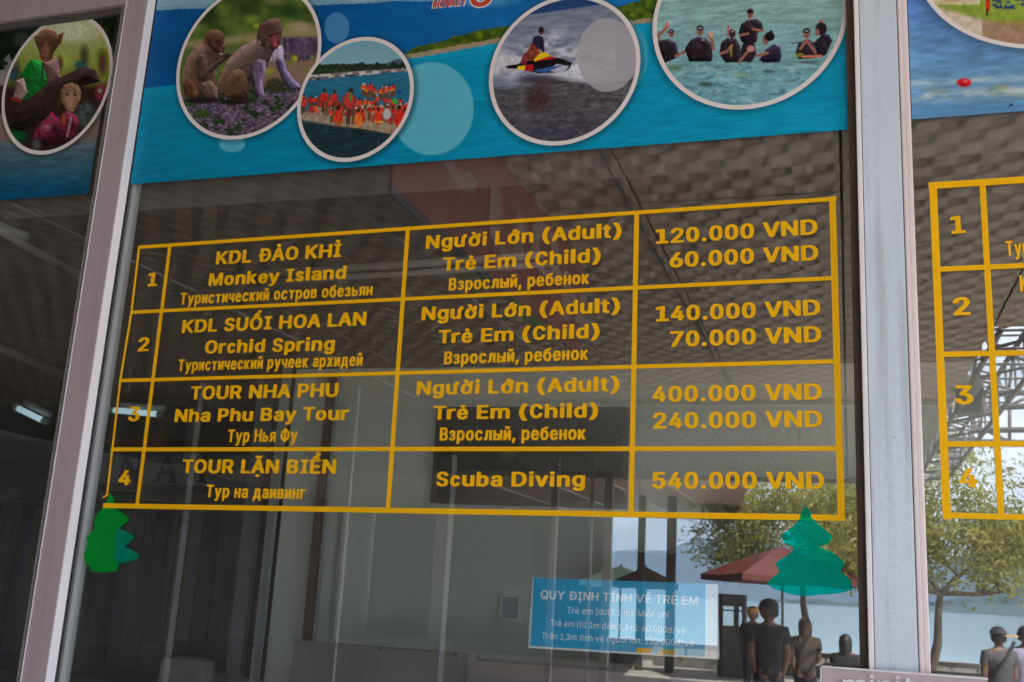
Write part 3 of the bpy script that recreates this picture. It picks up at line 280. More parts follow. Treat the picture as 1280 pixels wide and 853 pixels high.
GLYPHS['B', 'R'] = (681, [[395,719,75,722,59,716,51,703,52,19,64,7,81,5,181,6,198,19,204,269,320,270,353,221,463,25,479,8,609,6,628,25,482,291,567,364,593,414,605,464,606,519,587,591,556,641,509,682,447,709], [359,609,409,592,432,575,455,519,454,464,436,423,409,401,359,383,297,383,214,383,201,391,201,603,214,611]])
GLYPHS['B', 'T'] = (706, [[643,719,75,722,56,714,51,630,64,613,264,611,277,603,278,225,281,18,303,5,409,6,422,14,428,30,429,603,442,611,642,613,656,636,655,703]])
GLYPHS['B', 'U'] = (723, [[660,719,547,722,530,708,528,275,521,225,504,180,482,153,436,124,392,111,331,111,275,130,225,173,202,225,197,710,175,722,59,716,51,703,50,597,51,219,74,142,96,108,153,51,242,7,309,-6,453,0,525,24,575,56,632,114,665,186,672,219,672,697]])
GLYPHS['B', 'V'] = (794, [[732,719,609,722,591,708,410,214,397,199,200,714,186,722,75,722,53,709,57,680,102,569,318,19,336,6,459,6,487,36,737,680,744,703]])
GLYPHS['B', 'Y'] = (782, [[721,719,597,722,581,716,392,439,209,716,192,722,64,720,52,708,52,697,217,447,315,297,319,19,336,6,453,7,467,30,469,297,732,697]])
GLYPHS['B', 'É'] = (606, [[443,919,331,922,314,916,241,786,241,769,252,758,342,755,359,761,449,886,455,903], [538,719,75,722,59,716,51,703,50,36,56,14,75,5,536,6,555,25,554,103,536,116,481,116,203,120,204,308,509,311,528,330,528,391,525,409,509,422,204,425,200,597,204,608,214,611,536,613,550,636,550,703]])
GLYPHS['B', 'Í'] = (496, [[388,919,275,922,259,916,185,780,196,758,286,755,303,761,393,886,399,903], [432,719,75,722,52,708,51,630,59,617,164,610,172,597,172,125,164,117,70,116,56,108,51,25,63,8,420,5,443,19,444,97,436,111,331,117,323,130,323,603,331,610,425,611,439,619,444,703]])
GLYPHS['B', 'Đ'] = (821, [[472,719,170,722,153,716,145,697,144,425,136,417,64,414,51,397,56,319,70,311,136,310,144,303,145,30,151,14,170,5,347,5,497,11,564,29,636,68,683,108,721,158,749,214,767,286,772,341,767,447,749,514,715,580,661,641,614,676,553,704], [436,609,531,576,564,550,588,519,615,453,628,380,615,275,575,190,511,141,425,117,292,120,292,307,470,313,483,330,484,386,481,404,464,416,292,420,290,603,303,611]])
GLYPHS['B', 'Ẻ'] = (606, [[345,919,214,922,197,909,195,864,201,847,214,839,265,836,240,775,247,761,264,755,342,756,364,773,399,830,400,869,375,905], [538,719,75,722,59,716,51,703,50,36,56,14,75,5,536,6,555,25,554,103,536,116,481,116,203,120,204,308,509,311,528,330,528,391,525,409,509,422,204,425,200,597,204,608,214,611,536,613,550,636,550,703]])
GLYPHS['B', 'Ị'] = (496, [[432,720,75,722,52,709,51,631,59,617,164,611,172,598,172,125,164,118,70,117,56,109,51,25,63,9,420,6,443,20,444,98,436,111,331,118,323,131,323,603,331,611,425,612,439,620,444,703], [272,-47,209,-51,181,-72,163,-97,168,-147,201,-180,225,-189,297,-181,337,-136,339,-108,328,-80,303,-57]])
GLYPHS['B', ' '] = (290, [])

GL = {k: (a, [list(zip(c[0::2], c[1::2])) for c in cs]) for k, (a, cs) in GLYPHS.items()}
def lettering(name, text, font, L, R, cap, m, parent, y=-.0006, rot=.0155, thick=.00012, skew=0, **k):
    x = 0; ps = []
    for ch in text:
        a, cs = GL[font, ch]
        for p in cs: ps.append([((x + u) / 1000 + skew * v / 1000, v / 1000) for u, v in p])
        x += a
    me = poly_curve(ps, thick)
    u0 = min(q[0] for p in ps for q in p); u1 = max(q[0] for p in ps for q in p)
    g0, g1 = G(*L), G(*R); X = (g1 - g0) / (u1 - u0); Zd = np.array([-math.sin(rot), 0, math.cos(rot)])
    mid = (g0 + g1) / 2; a = np.array(PJ(*mid)); b = np.array(PJ(*(mid + Zd * .01))); Zs = Zd * (cap / np.hypot(*(b - a)) * .01 / .727)
    def fn(v):
        o = g0 + (v[:, :1] - u0) * X + v[:, 1:2] * Zs; o[:, 1] = y - v[:, 2]; return o
    map_verts(me, fn)
    return tag(link(name, me, parent, m), **k)
def strip(name, a, b, w, m, parent, y=-.0006, th=.0002, **k):   # a strip of tape on the glass between two photo points, w wide in photo pixels
    a, b = G(*a), G(*b); d = b - a; d /= np.linalg.norm(d); n = np.array([-d[2], 0, d[0]])
    sc = w / 2 / 440.0
    c = [a + n * sc - d * sc * .9, a - n * sc - d * sc * .9, b - n * sc + d * sc * .9, b + n * sc + d * sc * .9]
    bm = bmesh.new(); f = [bm.verts.new((p[0], y + th / 2, p[2])) for p in c]; g = [bm.verts.new((p[0], y - th / 2, p[2])) for p in c]
    bm.faces.new(f); bm.faces.new(g[::-1])
    for i in range(4): bm.faces.new((f[i], g[i], g[(i + 1) % 4], f[(i + 1) % 4]))
    return tag(link(name, fin(bm, name), parent, m), **k)
# ------------------------------------------------------------------ storefront
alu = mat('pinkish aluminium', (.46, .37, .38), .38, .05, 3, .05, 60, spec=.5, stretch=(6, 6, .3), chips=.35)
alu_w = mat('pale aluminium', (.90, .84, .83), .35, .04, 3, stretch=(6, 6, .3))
bluep = mat('grey blue powder coat', (.66, .74, .80), .5, .04, 5, .15, 90, chips=.45)
bronze = mat('brown gasket', (.075, .05, .035), .6)
blackg = mat('black rubber', (.02, .02, .02), .6)
alu_in = mat('grey interior aluminium', (.46, .47, .46), .4, .05, 3, stretch=(6, 6, .3))
def glass_mat():
    m = bpy.data.materials.new('coated window glass'); m.use_nodes = True; n = m.node_tree; n.nodes.clear()
    o = n.nodes.new('ShaderNodeOutputMaterial'); mx = n.nodes.new('ShaderNodeMixShader'); tr = n.nodes.new('ShaderNodeBsdfTransparent'); gl = n.nodes.new('ShaderNodeBsdfGlossy')
    tr.inputs[0].default_value = (.955, .97, .96, 1); gl.inputs['Roughness'].default_value = 0.0; gl.inputs[0].default_value = (1, 1, 1, 1)
    ge = n.nodes.new('ShaderNodeNewGeometry'); dt = n.nodes.new('ShaderNodeVectorMath'); dt.operation = 'DOT_PRODUCT'
    n.links.new(ge.outputs['Incoming'], dt.inputs[0]); n.links.new(ge.outputs['Normal'], dt.inputs[1])
    def mth(op, a, b=None):
        q = n.nodes.new('ShaderNodeMath'); q.operation = op
        for i, v in enumerate((a, b)):
            if v is None: continue
            if isinstance(v, (int, float)): q.inputs[i].default_value = v
            else: n.links.new(v, q.inputs[i])
        return q.outputs[0]
    c = mth('ABSOLUTE', dt.outputs['Value']); f = mth('POWER', mth('SUBTRACT', 1.0, c), 5.0)
    f = mth('ADD', mth('MULTIPLY', f, 1 - GLASS_F0), GLASS_F0)
    # very fine unevenness of the float glass
    nz = n.nodes.new('ShaderNodeTexNoise'); nz.inputs['Scale'].default_value = 3.0; nz.inputs['Detail'].default_value = 1
    bp = n.nodes.new('ShaderNodeBump'); bp.inputs['Strength'].default_value = .007; bp.inputs['Distance'].default_value = .01
    n.links.new(nz.outputs['Fac'], bp.inputs['Height']); n.links.new(bp.outputs[0], gl.inputs['Normal'])
    n.links.new(f, mx.inputs[0]); n.links.new(tr.outputs[0], mx.inputs[1]); n.links.new(gl.outputs[0], mx.inputs[2]); # a thin film of dust and wiping streaks
    df = n.nodes.new('ShaderNodeBsdfDiffuse'); df.inputs[0].default_value = (.6, .58, .54, 1); m2 = n.nodes.new('ShaderNodeMixShader')
    t2 = n.nodes.new('ShaderNodeTexCoord'); mp2 = n.nodes.new('ShaderNodeMapping'); mp2.inputs['Scale'].default_value = (9, 1, 2.2); mp2.inputs['Rotation'].default_value = (0, .5, 0)
    z2 = n.nodes.new('ShaderNodeTexNoise'); z2.inputs['Scale'].default_value = 1.6; z2.inputs['Detail'].default_value = 9; z2.inputs['Roughness'].default_value = .65
    n.links.new(t2.outputs['Object'], mp2.inputs[0]); n.links.new(mp2.outputs[0], z2.inputs['Vector'])
    z3 = n.nodes.new('ShaderNodeTexVoronoi'); z3.inputs['Scale'].default_value = 22; n.links.new(t2.outputs['Object'], z3.inputs['Vector'])
    sp = mth('MULTIPLY', mth('LESS_THAN', z3.outputs['Distance'], .035), .12)
    k2 = mth('ADD', mth('MULTIPLY', mth('MAXIMUM', mth('SUBTRACT', z2.outputs['Fac'], .45), 0.0), .10), sp)
    n.links.new(k2, m2.inputs[0]); n.links.new(mx.outputs[0], m2.inputs[1]); n.links.new(df.outputs[0], m2.inputs[2]); n.links.new(m2.outputs[0], o.inputs[0])
    return m
GLASS_F0 = .135
glass = glass_mat()
ZB, ZT = .55, 3.6
sf = empty('storefront_window', (0, 0, 0), label='aluminium framed ticket office window wall with three tall glass panes', cat='window')
def pane(x0, x1, z0, z1, lab):
    box('glass_pane', (x0, x1, 0, .006, z0, z1), glass, sf, label=lab)
pane(-4.6, -2.045, ZB, 3.17, 'dark left glass pane'); pane(-1.93, .018, ZB, ZT, 'widest middle glass pane'); pane(.15, 2.2, ZB, ZT, 'right glass pane mirroring the tree')
# left mullion
lm = empty('mullion', (-1.97, 0, 0)); lm.parent = sf; tag(lm, label='pinkish grey left mullion with a bright side')
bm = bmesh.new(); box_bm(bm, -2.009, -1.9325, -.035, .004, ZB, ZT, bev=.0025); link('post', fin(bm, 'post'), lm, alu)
box('lit_side_face', (-1.9323, -1.9300, -.0345, .0045, ZB, ZT), alu_w, lm)  # side face of the post, its brighter light put into a paler colour
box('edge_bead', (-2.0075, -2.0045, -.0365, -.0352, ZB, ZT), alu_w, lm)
box('gasket', (-1.930, -1.926, -.003, .0105, ZB, ZT), blackg, lm)
box('interior_post', (-2.02, -1.9285, .0065, .052, ZB, ZT), alu_in, lm)
# right mullion
rm = empty('mullion', (.09, 0, 0)); rm.parent = sf; tag(rm, label='wide blue grey right mullion between pink trims')
bm = bmesh.new(); box_bm(bm, .0468, .1270, -.030, .004, ZB, ZT, bev=.002); link('blue_panel', fin(bm, 'panel'), rm, bluep)
bm = bmesh.new(); box_bm(bm, .0345, .0452, -.033, .004, ZB, ZT, bev=.002); link('trim', fin(bm, 'trim'), rm, alu_w)
bm = bmesh.new(); box_bm(bm, .1286, .1375, -.031, .004, ZB, ZT, bev=.002); box_bm(bm, .1377, .1495, -.028, .004, ZB, ZT, bev=.003); link('trim', fin(bm, 'trim'), rm, mat('pink aluminium trim', (.84, .73, .70), .4, .05, 3, stretch=(8, 8, .3), chips=.3))
box('groove', (.0450, .0470, -.022, .003, ZB, ZT), blackg, rm); box('groove', (.1268, .1288, -.022, .003, ZB, ZT), blackg, rm)
box('brown_gasket', (.0185, .0343, -.012, .004, ZB, ZT), bronze, rm)
# left pane: its own frame
zb = .30
fr = empty('casement_frame', (-2.03, 0, 0)); fr.parent = sf; tag(fr, label='slim frame of the left casement under a pinkish rail')
box('frame_side', (-2.0445, -2.0365, -.008, .03, ZB, 3.3), mat('worn grey frame', (.30, .27, .26), .5), fr)
box('rubber_seal', (-2.0363, -2.0093, -.004, .02, ZB, 3.3), blackg, fr)
box('frame_head', (-4.6, -2.0449, -.010, .03, 3.150, 3.172), mat('worn dark frame', (.09, .08, .08), .5), fr)
box('head_rail', (-4.6, -2.0095, -.022, .03, 3.1725, 3.35), alu, fr)
box('bottom_rail', (-4.6, 2.2, -.04, .05, .45, ZB), alu, sf)
box('head_panel', (-4.6, 2.2, .0, .05, ZT, 4.0), alu, sf)
wallm = mat('painted render', (.55, .53, .48), .8, .08, 4)
box('low_wall', (-12, 8, .0, .15, 0, .449), wallm, None, label='painted low wall under the ticket window', cat='wall', kind='structure')
box('side_wall', (-12, -4.6, .0, .15, .45, 4.0), wallm, None, label='painted wall left of the ticket window', cat='wall', kind='structure')
box('side_wall', (2.2, 8, .0, .15, .45, 4.0), wallm, None, label='painted wall right of the ticket window', cat='wall', kind='structure')
# ------------------------------------------------------------------ price tables
vin = mat('orange yellow vinyl', (1.0, .50, .003), .55, .03, 20, spec=.12)
def price_table(lines, texts, label):
    t = empty('price_table', tuple(Vector(G(*lines[0][0]))), label=label, cat='price list', group='orange vinyl price tables')
    for i, (a, b, wd) in enumerate(lines): strip('grid_line', a, b, wd, vin, t, y=-.0004 - (.0009 if abs(b[0] - a[0]) > 60 else 0) - .00004 * i, th=.00003)
    for (s, f, L, R, cap) in texts: lettering('lettering', s, f, L, R, cap, vin, t)
    return t
hl = [((174.5, 309.5), (1043, 249), 4.4), ((165, 390.7), (1043, 348), 4.2), ((151, 476), (1046, 452), 4.2), ((141, 562), (1050, 561), 4.6), ((131.5, 632.3), (1053, 647.6), 5.6)]
vl = [((174, 309.5), (164.5, 390), 3.2), ((164.5, 390), (150.5, 476), 3.2), ((150.5, 476), (134, 619), 2.8), ((134, 619), (129.5, 622), 2.0), ((212.5, 308), (171.5, 632), 4.6), ((510, 286), (485, 638), 5), ((796, 267), (789, 642), 5), ((1040.5, 249), (1051.8, 647.5), 6.2)]
TX = [("1", 'V', (184, 358.4), (196, 357.8), 17.2), ("2", 'V', (172, 439.7), (185.7, 439.2), 17.8), ("3", 'V', (159.5, 526.8), (174, 526.8), 18.6), ("4", 'V', (147.3, 606.9), (162.7, 606.9), 19.2),
 ("KDL ĐẢO KHỈ", 'V', (269.5, 331.2), (426.2, 321.5), 17), ("Monkey Island", 'V', (260.5, 358), (432.3, 348.8), 16.6), ("Туристический остров обезьян", 'C', (224.5, 381.2), (465.5, 369.5), 15.2),
 ("KDL SUỐI HOA LAN", 'V', (227, 416.7), (457.5, 407), 17), ("Orchid Spring", 'V', (255.7, 442.5), (418, 438.3), 17), ("Туристический ручеек архидей", 'C', (222, 464.5), (453, 457.5), 15.5),
 ("TOUR NHA PHU", 'V', (237.5, 500), (422.5, 496.2), 17.4), ("Nha Phu Bay Tour", 'V', (218, 528), (435.8, 525.5), 17), ("Тур Нья Фу", 'C', (284, 553.2), (371.2, 552.3), 16.5),
 ("TOUR LẶN BIỂN", 'V', (227, 591.7), (419.5, 592.5), 17.8), ("Тур на даивинг", 'C', (257, 622), (381.5, 624.3), 16.5),
 ("Người Lớn (Adult)", 'V', (532, 311.7), (777, 296.7), 17.5), ("Trẻ Em (Child)", 'V', (553, 339.2), (750.7, 327.8), 17.4), ("Взрослый, ребенок", 'C', (560.7, 363.7), (736.2, 355), 16),
 ("Người Lớn (Adult)", 'V', (526.7, 401), (775, 390.7), 17.6), ("Trẻ Em (Child)", 'V', (547.5, 430), (749.5, 422.5), 17.6), ("Взрослый, ребенок", 'C', (555, 455.7), (735, 450), 16.6),
 ("Người Lớn (Adult)", 'V', (520.5, 494.2), (774.2, 489.2), 18), ("Trẻ Em (Child)", 'V', (541.2, 525), (747.5, 522), 18), ("Взрослый, ребенок", 'C', (549.5, 551.2), (732, 550), 17.2),
 ("Scuba Diving", 'V', (545, 608.2), (731.2, 608.9), 18.8),
 ("120.000 VND", 'V', (819.5, 305.5), (1022, 293.2), 19), ("60.000 VND", 'V', (837, 335), (1023, 325.5), 19.3), ("140.000 VND", 'V', (819.5, 402.5), (1025.5, 394.2), 19.6), ("70.000 VND", 'V', (837.5, 434.2), (1026.7, 428), 20.2),
 ("400.000 VND", 'V', (815.7, 503), (1027.5, 500), 20.5), ("240.000 VND", 'V', (816.2, 536.2), (1028.2, 534.2), 20.8), ("540.000 VND", 'V', (815, 611.2), (1030.5, 611.5), 21.6)]
price_table(hl + vl, TX, 'wide orange vinyl price table with four rows on the middle glass pane')
hl2 = [((1165, 232.5), (1420, 216), 6.8), ((1174, 337), (1420, 326), 5), ((1177.5, 443.3), (1420, 438.5), 5), ((1183, 555.4), (1420, 554.2), 5), ((1182, 644.4), (1420, 650.5), 5)]
vl2 = [((1166.3, 232), (1183.6, 645), 6.8), ((1228.3, 234), (1251.5, 644), 5.4)]
TX2 = [("1", 'V', (1189, 293), (1207, 291.6), 22.4), ("2", 'V', (1192, 394.9), (1213.7, 394), 22.9), ("3", 'V', (1194.3, 505.6), (1217, 505.6), 24), ("4", 'V', (1199, 609.3), (1222.8, 609.3), 24),
 ("Тур", 'C', (1257.8, 320.6), (1287, 318.4), 19.3), ("K", 'C', (1275.5, 365), (1286, 364.5), 21)]
price_table(hl2 + vl2, TX2, 'second orange vinyl price table cut off at the frame on the right glass pane')
# ------------------------------------------------------------------ printed posters (colour attribute painted on a fine mesh)
def nz(X, Y, s, seed=0, oct=3):             # value noise on arrays
    out = np.zeros_like(X); amp = .5; rs = np.random.RandomState(seed)
    for o in range(oct):
        T = rs.rand(64, 64); x = X / s; y = Y / s; xi = np.floor(x).astype(int); yi = np.floor(y).astype(int); fx = x - xi; fy = y - yi
        fx = fx * fx * (3 - 2 * fx); fy = fy * fy * (3 - 2 * fy)
        a = T[yi % 64, xi % 64]; b = T[yi % 64, (xi + 1) % 64]; c = T[(yi + 1) % 64, xi % 64]; d = T[(yi + 1) % 64, (xi + 1) % 64]
        out += amp * ((a * (1 - fx) + b * fx) * (1 - fy) + (c * (1 - fx) + d * fx) * fy); s = s / 2; amp /= 2
    return out / (1 - .5 ** oct)
class Paint:
    def __init__(s, X, Y, scale=1, off=(0, 0)):
        s.X = (X - off[0]) * scale; s.Y = (Y - off[1]) * scale; s.C = np.zeros(X.shape + (3,)); s.k = scale
    def mix(s, mask, col):
        m = np.clip(mask, 0, 1)[..., None]; s.C = s.C * (1 - m) + np.asarray(col, float) * m
    def inside(s, poly, soft=0):
        X, Y = s.X, s.Y; r = np.zeros(X.shape, bool); n = len(poly)
        for i in range(n):
            x0, y0 = poly[i]; x1, y1 = poly[(i + 1) % n]
            if y0 == y1: continue
            r ^= ((y0 > Y) != (y1 > Y)) & (X < (x1 - x0) * (Y - y0) / (y1 - y0) + x0)
        return r.astype(float)
    def poly(s, p, col, a=1, tex=0, ts=12, seed=1, wob=0):
        if wob:
            ox, oy = s.X, s.Y; s.X = ox + (nz(ox, oy, 14, 3) - .5) * wob; s.Y = oy + (nz(ox, oy, 14, 4) - .5) * wob
            m = s.inside(p); s.X, s.Y = ox, oy
        else: m = s.inside(p)
        c = np.asarray(col, float)
        if tex: c = c * (1 + tex * (nz(s.X, s.Y, ts, seed)[..., None] - .5) * 2)
        s.mix(m * a, c)
    def ell(s, cx, cy, rx, ry, col, a=1, soft=.15, rot=0, tex=0, ts=10, seed=2):
        dx = s.X - cx; dy = s.Y - cy; c0, s0 = math.cos(rot), math.sin(rot)
        d = np.sqrt(((dx * c0 + dy * s0) / rx) ** 2 + ((dy * c0 - dx * s0) / ry) ** 2)
        c = np.asarray(col, float)
        if tex: c = c * (1 + tex * (nz(s.X, s.Y, ts, seed)[..., None] - .5) * 2)
        s.mix(np.clip((1 - d) / soft + .0, 0, 1) * a, c)
    def body(s, pts, col, r=30, k=.55, L=(.45, -.85), fur=.25, fa=.6, a=1, shade=None):   # rounded form inside an outline
        m = s.inside(pts); best = np.full(s.X.shape, 1e9); ix = np.zeros_like(best); iy = np.zeros_like(best); n = len(pts)
        for i in range(n):
            x0, y0 = pts[i]; x1, y1 = pts[(i + 1) % n]; dx, dy = x1 - x0, y1 - y0; q = dx * dx + dy * dy + 1e-9
            t = np.clip(((s.X - x0) * dx + (s.Y - y0) * dy) / q, 0, 1); ex = s.X - x0 - t * dx; ey = s.Y - y0 - t * dy; d = np.hypot(ex, ey)
            b = d < best; best = np.where(b, d, best); ix = np.where(b, ex, ix); iy = np.where(b, ey, iy)
        d = np.clip(best / r, 0, 1); w_ = (1 - d) / (best + 1e-6); sh = -(ix * L[0] + iy * L[1]) * w_
        c0, s0 = math.cos(fa), math.sin(fa); U = s.X * c0 + s.Y * s0; V_ = s.Y * c0 - s.X * s0
        f = nz(U * .5, V_ * 2.2, 16, 7, 4) + .5 * nz(s.X, s.Y, 60, 8)
        c = np.asarray(col, float) * np.clip(1 + k * sh + fur * (f[..., None][..., 0] - .75) * 2 - .12, .15, 2.2)[..., None]
        c = c + np.clip(sh, 0, 1)[..., None] * np.array((18, 17, 24.)) * k * 2
        soft = np.clip(best / 2.2, .35, 1) * m; s.mix(soft * a, c)
    def line(s, pts, wd, col, a=1):
        for (x0, y0), (x1, y1) in zip(pts, pts[1:]):
            dx, dy = x1 - x0, y1 - y0; L = dx * dx + dy * dy + 1e-9
            t = np.clip(((s.X - x0) * dx + (s.Y - y0) * dy) / L, 0, 1); d = np.hypot(s.X - x0 - t * dx, s.Y - y0 - t * dy)
            s.mix(np.clip((wd / 2 - d) + .7, 0, 1) * a, col)
def paint_mat():
    m = bpy.data.materials.new('printed vinyl'); m.use_nodes = True; n = m.node_tree; b = n.nodes['Principled BSDF']
    a = n.nodes.new('ShaderNodeVertexColor'); a.layer_name = 'print'; b.inputs['Roughness'].default_value = .5; b.inputs['Specular IOR Level'].default_value = .15
    z = n.nodes.new('ShaderNodeTexNoise'); z.inputs['Scale'].default_value = 900; z.inputs['Detail'].default_value = 2
    h = n.nodes.new('ShaderNodeHueSaturation'); mr = n.nodes.new('ShaderNodeMapRange'); mr.inputs['To Min'].default_value = .93; mr.inputs['To Max'].default_value = 1.07
    n.links.new(z.outputs['Fac'], mr.inputs[0]); n.links.new(mr.outputs[0], h.inputs['Value']); n.links.new(a.outputs[0], h.inputs['Color']); n.links.new(h.outputs[0], b.inputs['Base Color'])
    return m
pvin = paint_mat(); PK = 1.32
def bake(me, C):
    c = np.ones((len(me.vertices), 4)); q = np.clip(C.reshape(-1, 3), 0, 255); gy = q.mean(1, keepdims=True); q = np.clip(gy + (q - gy) * 1.0, 0, 255); c[:, :3] = np.clip(lin(q) ** 1.10 * PK, 0, .9)
    at = me.color_attributes.new('print', 'FLOAT_COLOR', 'POINT'); at.data.foreach_set('color', c.ravel())
def sheet(name, x0, x1, z0, z1, y, step, painter, parent, edge=None, **k):
    nx = int((x1 - x0) / step) + 1; nz_ = int((z1 - z0) / step) + 1
    xs, zs = np.meshgrid(np.linspace(x0, x1, nx), np.linspace(z0, z1, nz_))
    if edge: zs = zs + edge(xs, zs)
    px, py = PJ(xs, y, zs); C = painter(px, py)
    v = np.stack([xs, np.full_like(xs, y), zs], -1).reshape(-1, 3)
    i = np.arange(nx * nz_).reshape(nz_, nx); f = np.stack([i[:-1, :-1], i[:-1, 1:], i[1:, 1:], i[1:, :-1]], -1).reshape(-1, 4)
    me = bpy.data.meshes.new(name); me.vertices.add(len(v)); me.vertices.foreach_set('co', v.ravel())
    me.loops.add(f.size); me.loops.foreach_set('vertex_index', f.ravel()); me.polygons.add(len(f)); me.polygons.foreach_set('loop_start', np.arange(0, f.size, 4)); me.update(calc_edges=True)
    bake(me, C); return tag(link(name, me, parent, pvin), **k)
def medallion(cpx, rx, rz, painter, parent, y, lab, ring=.0112, step=.0024):
    g = G(*cpx); nr = int(rx / step); na = int(2 * math.pi * rx / step)
    rr = np.concatenate([np.linspace(0, 1 - ring / rx, nr), [1 - ring / rx + .004, 1.0]]); th = np.linspace(0, 2 * math.pi, na, endpoint=False)
    R_, T_ = np.meshgrid(rr, th, indexing='ij'); xs = g[0] + R_ * np.cos(T_) * rx; zs = g[2] + R_ * np.sin(T_) * rz
    px, py = PJ(xs, y, zs); C = painter(px, py)
    C[-2:] = (212, 203, 198); C[-3] = C[-4]
    v = np.stack([xs, np.full_like(xs, y), zs], -1).reshape(-1, 3)
    i = np.arange(len(rr) * na).reshape(len(rr), na); j = np.roll(i, -1, 1); f = np.stack([i[:-1], i[1:], j[1:], j[:-1]], -1).reshape(-1, 4)
    me = bpy.data.meshes.new('medallion'); me.vertices.add(len(v)); me.vertices.foreach_set('co', v.ravel())
    me.loops.add(f.size); me.loops.foreach_set('vertex_index', f.ravel()); me.polygons.add(len(f)); me.polygons.foreach_set('loop_start', np.arange(0, f.size, 4)); me.update(calc_edges=True)
    bake(me, C); return tag(link('medallion', me, parent, pvin), label=lab)
def wave(X, Y, a, sx=26, sy=3.2, seed=5): return a * (nz(X * 1.0, (Y + .07 * X) * sx / sy, sx, seed) - .5) * 2
def shadow(p, cx, cy, rx, ry, a=.45):       # printed drop shadow of a medallion
    p.ell(cx + 2.5, cy + 4, rx + 6, ry + 6, (0, 25, 35), a, soft=.09)
MED = {'m1': ((309.5, 75), .232, .243), 'm2': ((443.7, 124), .172, .182), 'm3': ((704, 87), .197, .207), 'm4': ((934.5, 22), .230, .241), 'm0': ((71, 105), .200, .230), 'm5': ((1304, -66), .27, .25)}
def jac(c):
    g = G(*c); h = .01; return (np.array(PJ(g[0] + h, 0, g[2])) - c) / h, (np.array(PJ(g[0], 0, g[2] + h)) - c) / h
def circ(p, c, rx, rz, grow, col, a, off=(0, 0)):   # printed circle in the plane of the sheet, given by a photo point
    jx, jz = jac(c); X = p.X - c[0] - off[0]; Y = p.Y - c[1] - off[1]; det = jx[0] * jz[1] - jx[1] * jz[0]
    u = (X * jz[1] - Y * jz[0]) / det; v = (jx[0] * Y - jx[1] * X) / det
    d = np.sqrt((u / (rx + grow)) ** 2 + (v / (rz + grow)) ** 2); p.mix(np.clip((1 - d) / .03, 0, 1) * a if grow <= .004 else np.clip((1 - d) / .11, 0, 1) * a, col)
def centre(px, py):
    p = Paint(px, py); X, Y = p.X, p.Y
    n1 = nz(X, Y * 2, 60, 11); n2 = nz(X, Y, 9, 12)
    deep = np.array((0, 84, 138.)) * (1 - .0) + np.zeros(X.shape + (3,)); t = np.clip((X - 380) / 260, 0, 1)[..., None]
    p.C = deep * (1 - t) + np.array((22, 108, 168)) * t; p.C *= (1 + .22 * (n1[..., None] - .5) + .10 * (n2[..., None] - .5))
    p.mix(np.clip((nz(X, Y, 4, 14) - .74) * 8, 0, 1) * .35 * (nz(X, Y, 30, 15) > .5), (110, 130, 175))
    top = 13 - .035 * (X - 195) + 4 * (nz(X, Y * 0, 45, 16) - .5)
    p.mix((Y < top).astype(float), (118, 158, 178)); p.mix((Y < top - 8 + 6 * n1).astype(float) * .5, (150, 178, 190))
    p.ell(450, -4, 26, 8, (190, 196, 205), .6, soft=.5); p.ell(600, 2, 60, 9, (170, 190, 210), .35, soft=.6)
    bl = np.interp(X, [160, 300, 520, 640, 830, 1100], [112, 98, 72, 50, 26, 6])
    turq = np.array((0, 128, 158.)) * (1 - np.clip((X - 200) / 900, 0, 1)[..., None]) + np.array((0, 152, 184.)) * np.clip((X - 200) / 900, 0, 1)[..., None]  # daylight growing to the right is painted into the print
    turq = turq * (1 + wave(X, Y, .10, 22, 2.6)[..., None] + .08 * (n1[..., None] - .5)) + 26 * np.clip(1 - (Y - bl) / 22, 0, 1)[..., None] * np.array((.3, .6, .6))
    m = np.clip((Y - bl) * .8, 0, 1)[..., None]; p.C = p.C * (1 - m) + turq * m
    p.mix(np.clip(1 - abs(Y - bl - 1) / 1.6, 0, 1) * .35 * (X < 500), (60, 150, 180))
    isl = np.interp(X, [488, 520, 560, 600, 650, 760, 790, 830], [78, 59, 49, 38, 30, 12, 4, -10]) + 4 * (n2 - .5)
    im = ((Y > isl) & (Y < bl) & (X > 490) & (X < 850)).astype(float)
    g = nz(X, Y * 1.6, 10, 20)[..., None]; gr = np.array((38, 62, 12.)) * (1 - g) + np.array((120, 138, 38)) * g
    gr = gr * (.65 + .7 * nz(X, Y, 5, 21)[..., None]); p.C = p.C * (1 - im[..., None]) + gr * im[..., None]
    sm = ((Y > bl - 5.5 + 2 * (n2 - .5)) & (Y < bl + .5) & (X > 500)).astype(float); p.mix(sm * .85, (172, 148, 128))
    p.ell(540, 136, 53, 59, (150, 195, 205), .62, soft=.03); p.ell(421, 35, 16, 20, (120, 160, 200), .6, soft=.06)
    p.ell(290, 180, 17, 11, (150, 195, 205), .6, soft=.08); p.ell(764, 70, 47, 53, (120, 180, 195), .5, soft=.03)
    for k in ('m1', 'm2', 'm3', 'm4'):
        c, rx, rz = MED[k]; circ(p, c, rx, rz, .016, (0, 40, 50), .55, (2.2, 2.8))
    # small flecks and chips along the lower edge
    p.mix(np.clip((nz(X, Y, 2.6, 31) - .80) * 12, 0, 1) * .3, (90, 170, 190))
    return p.C
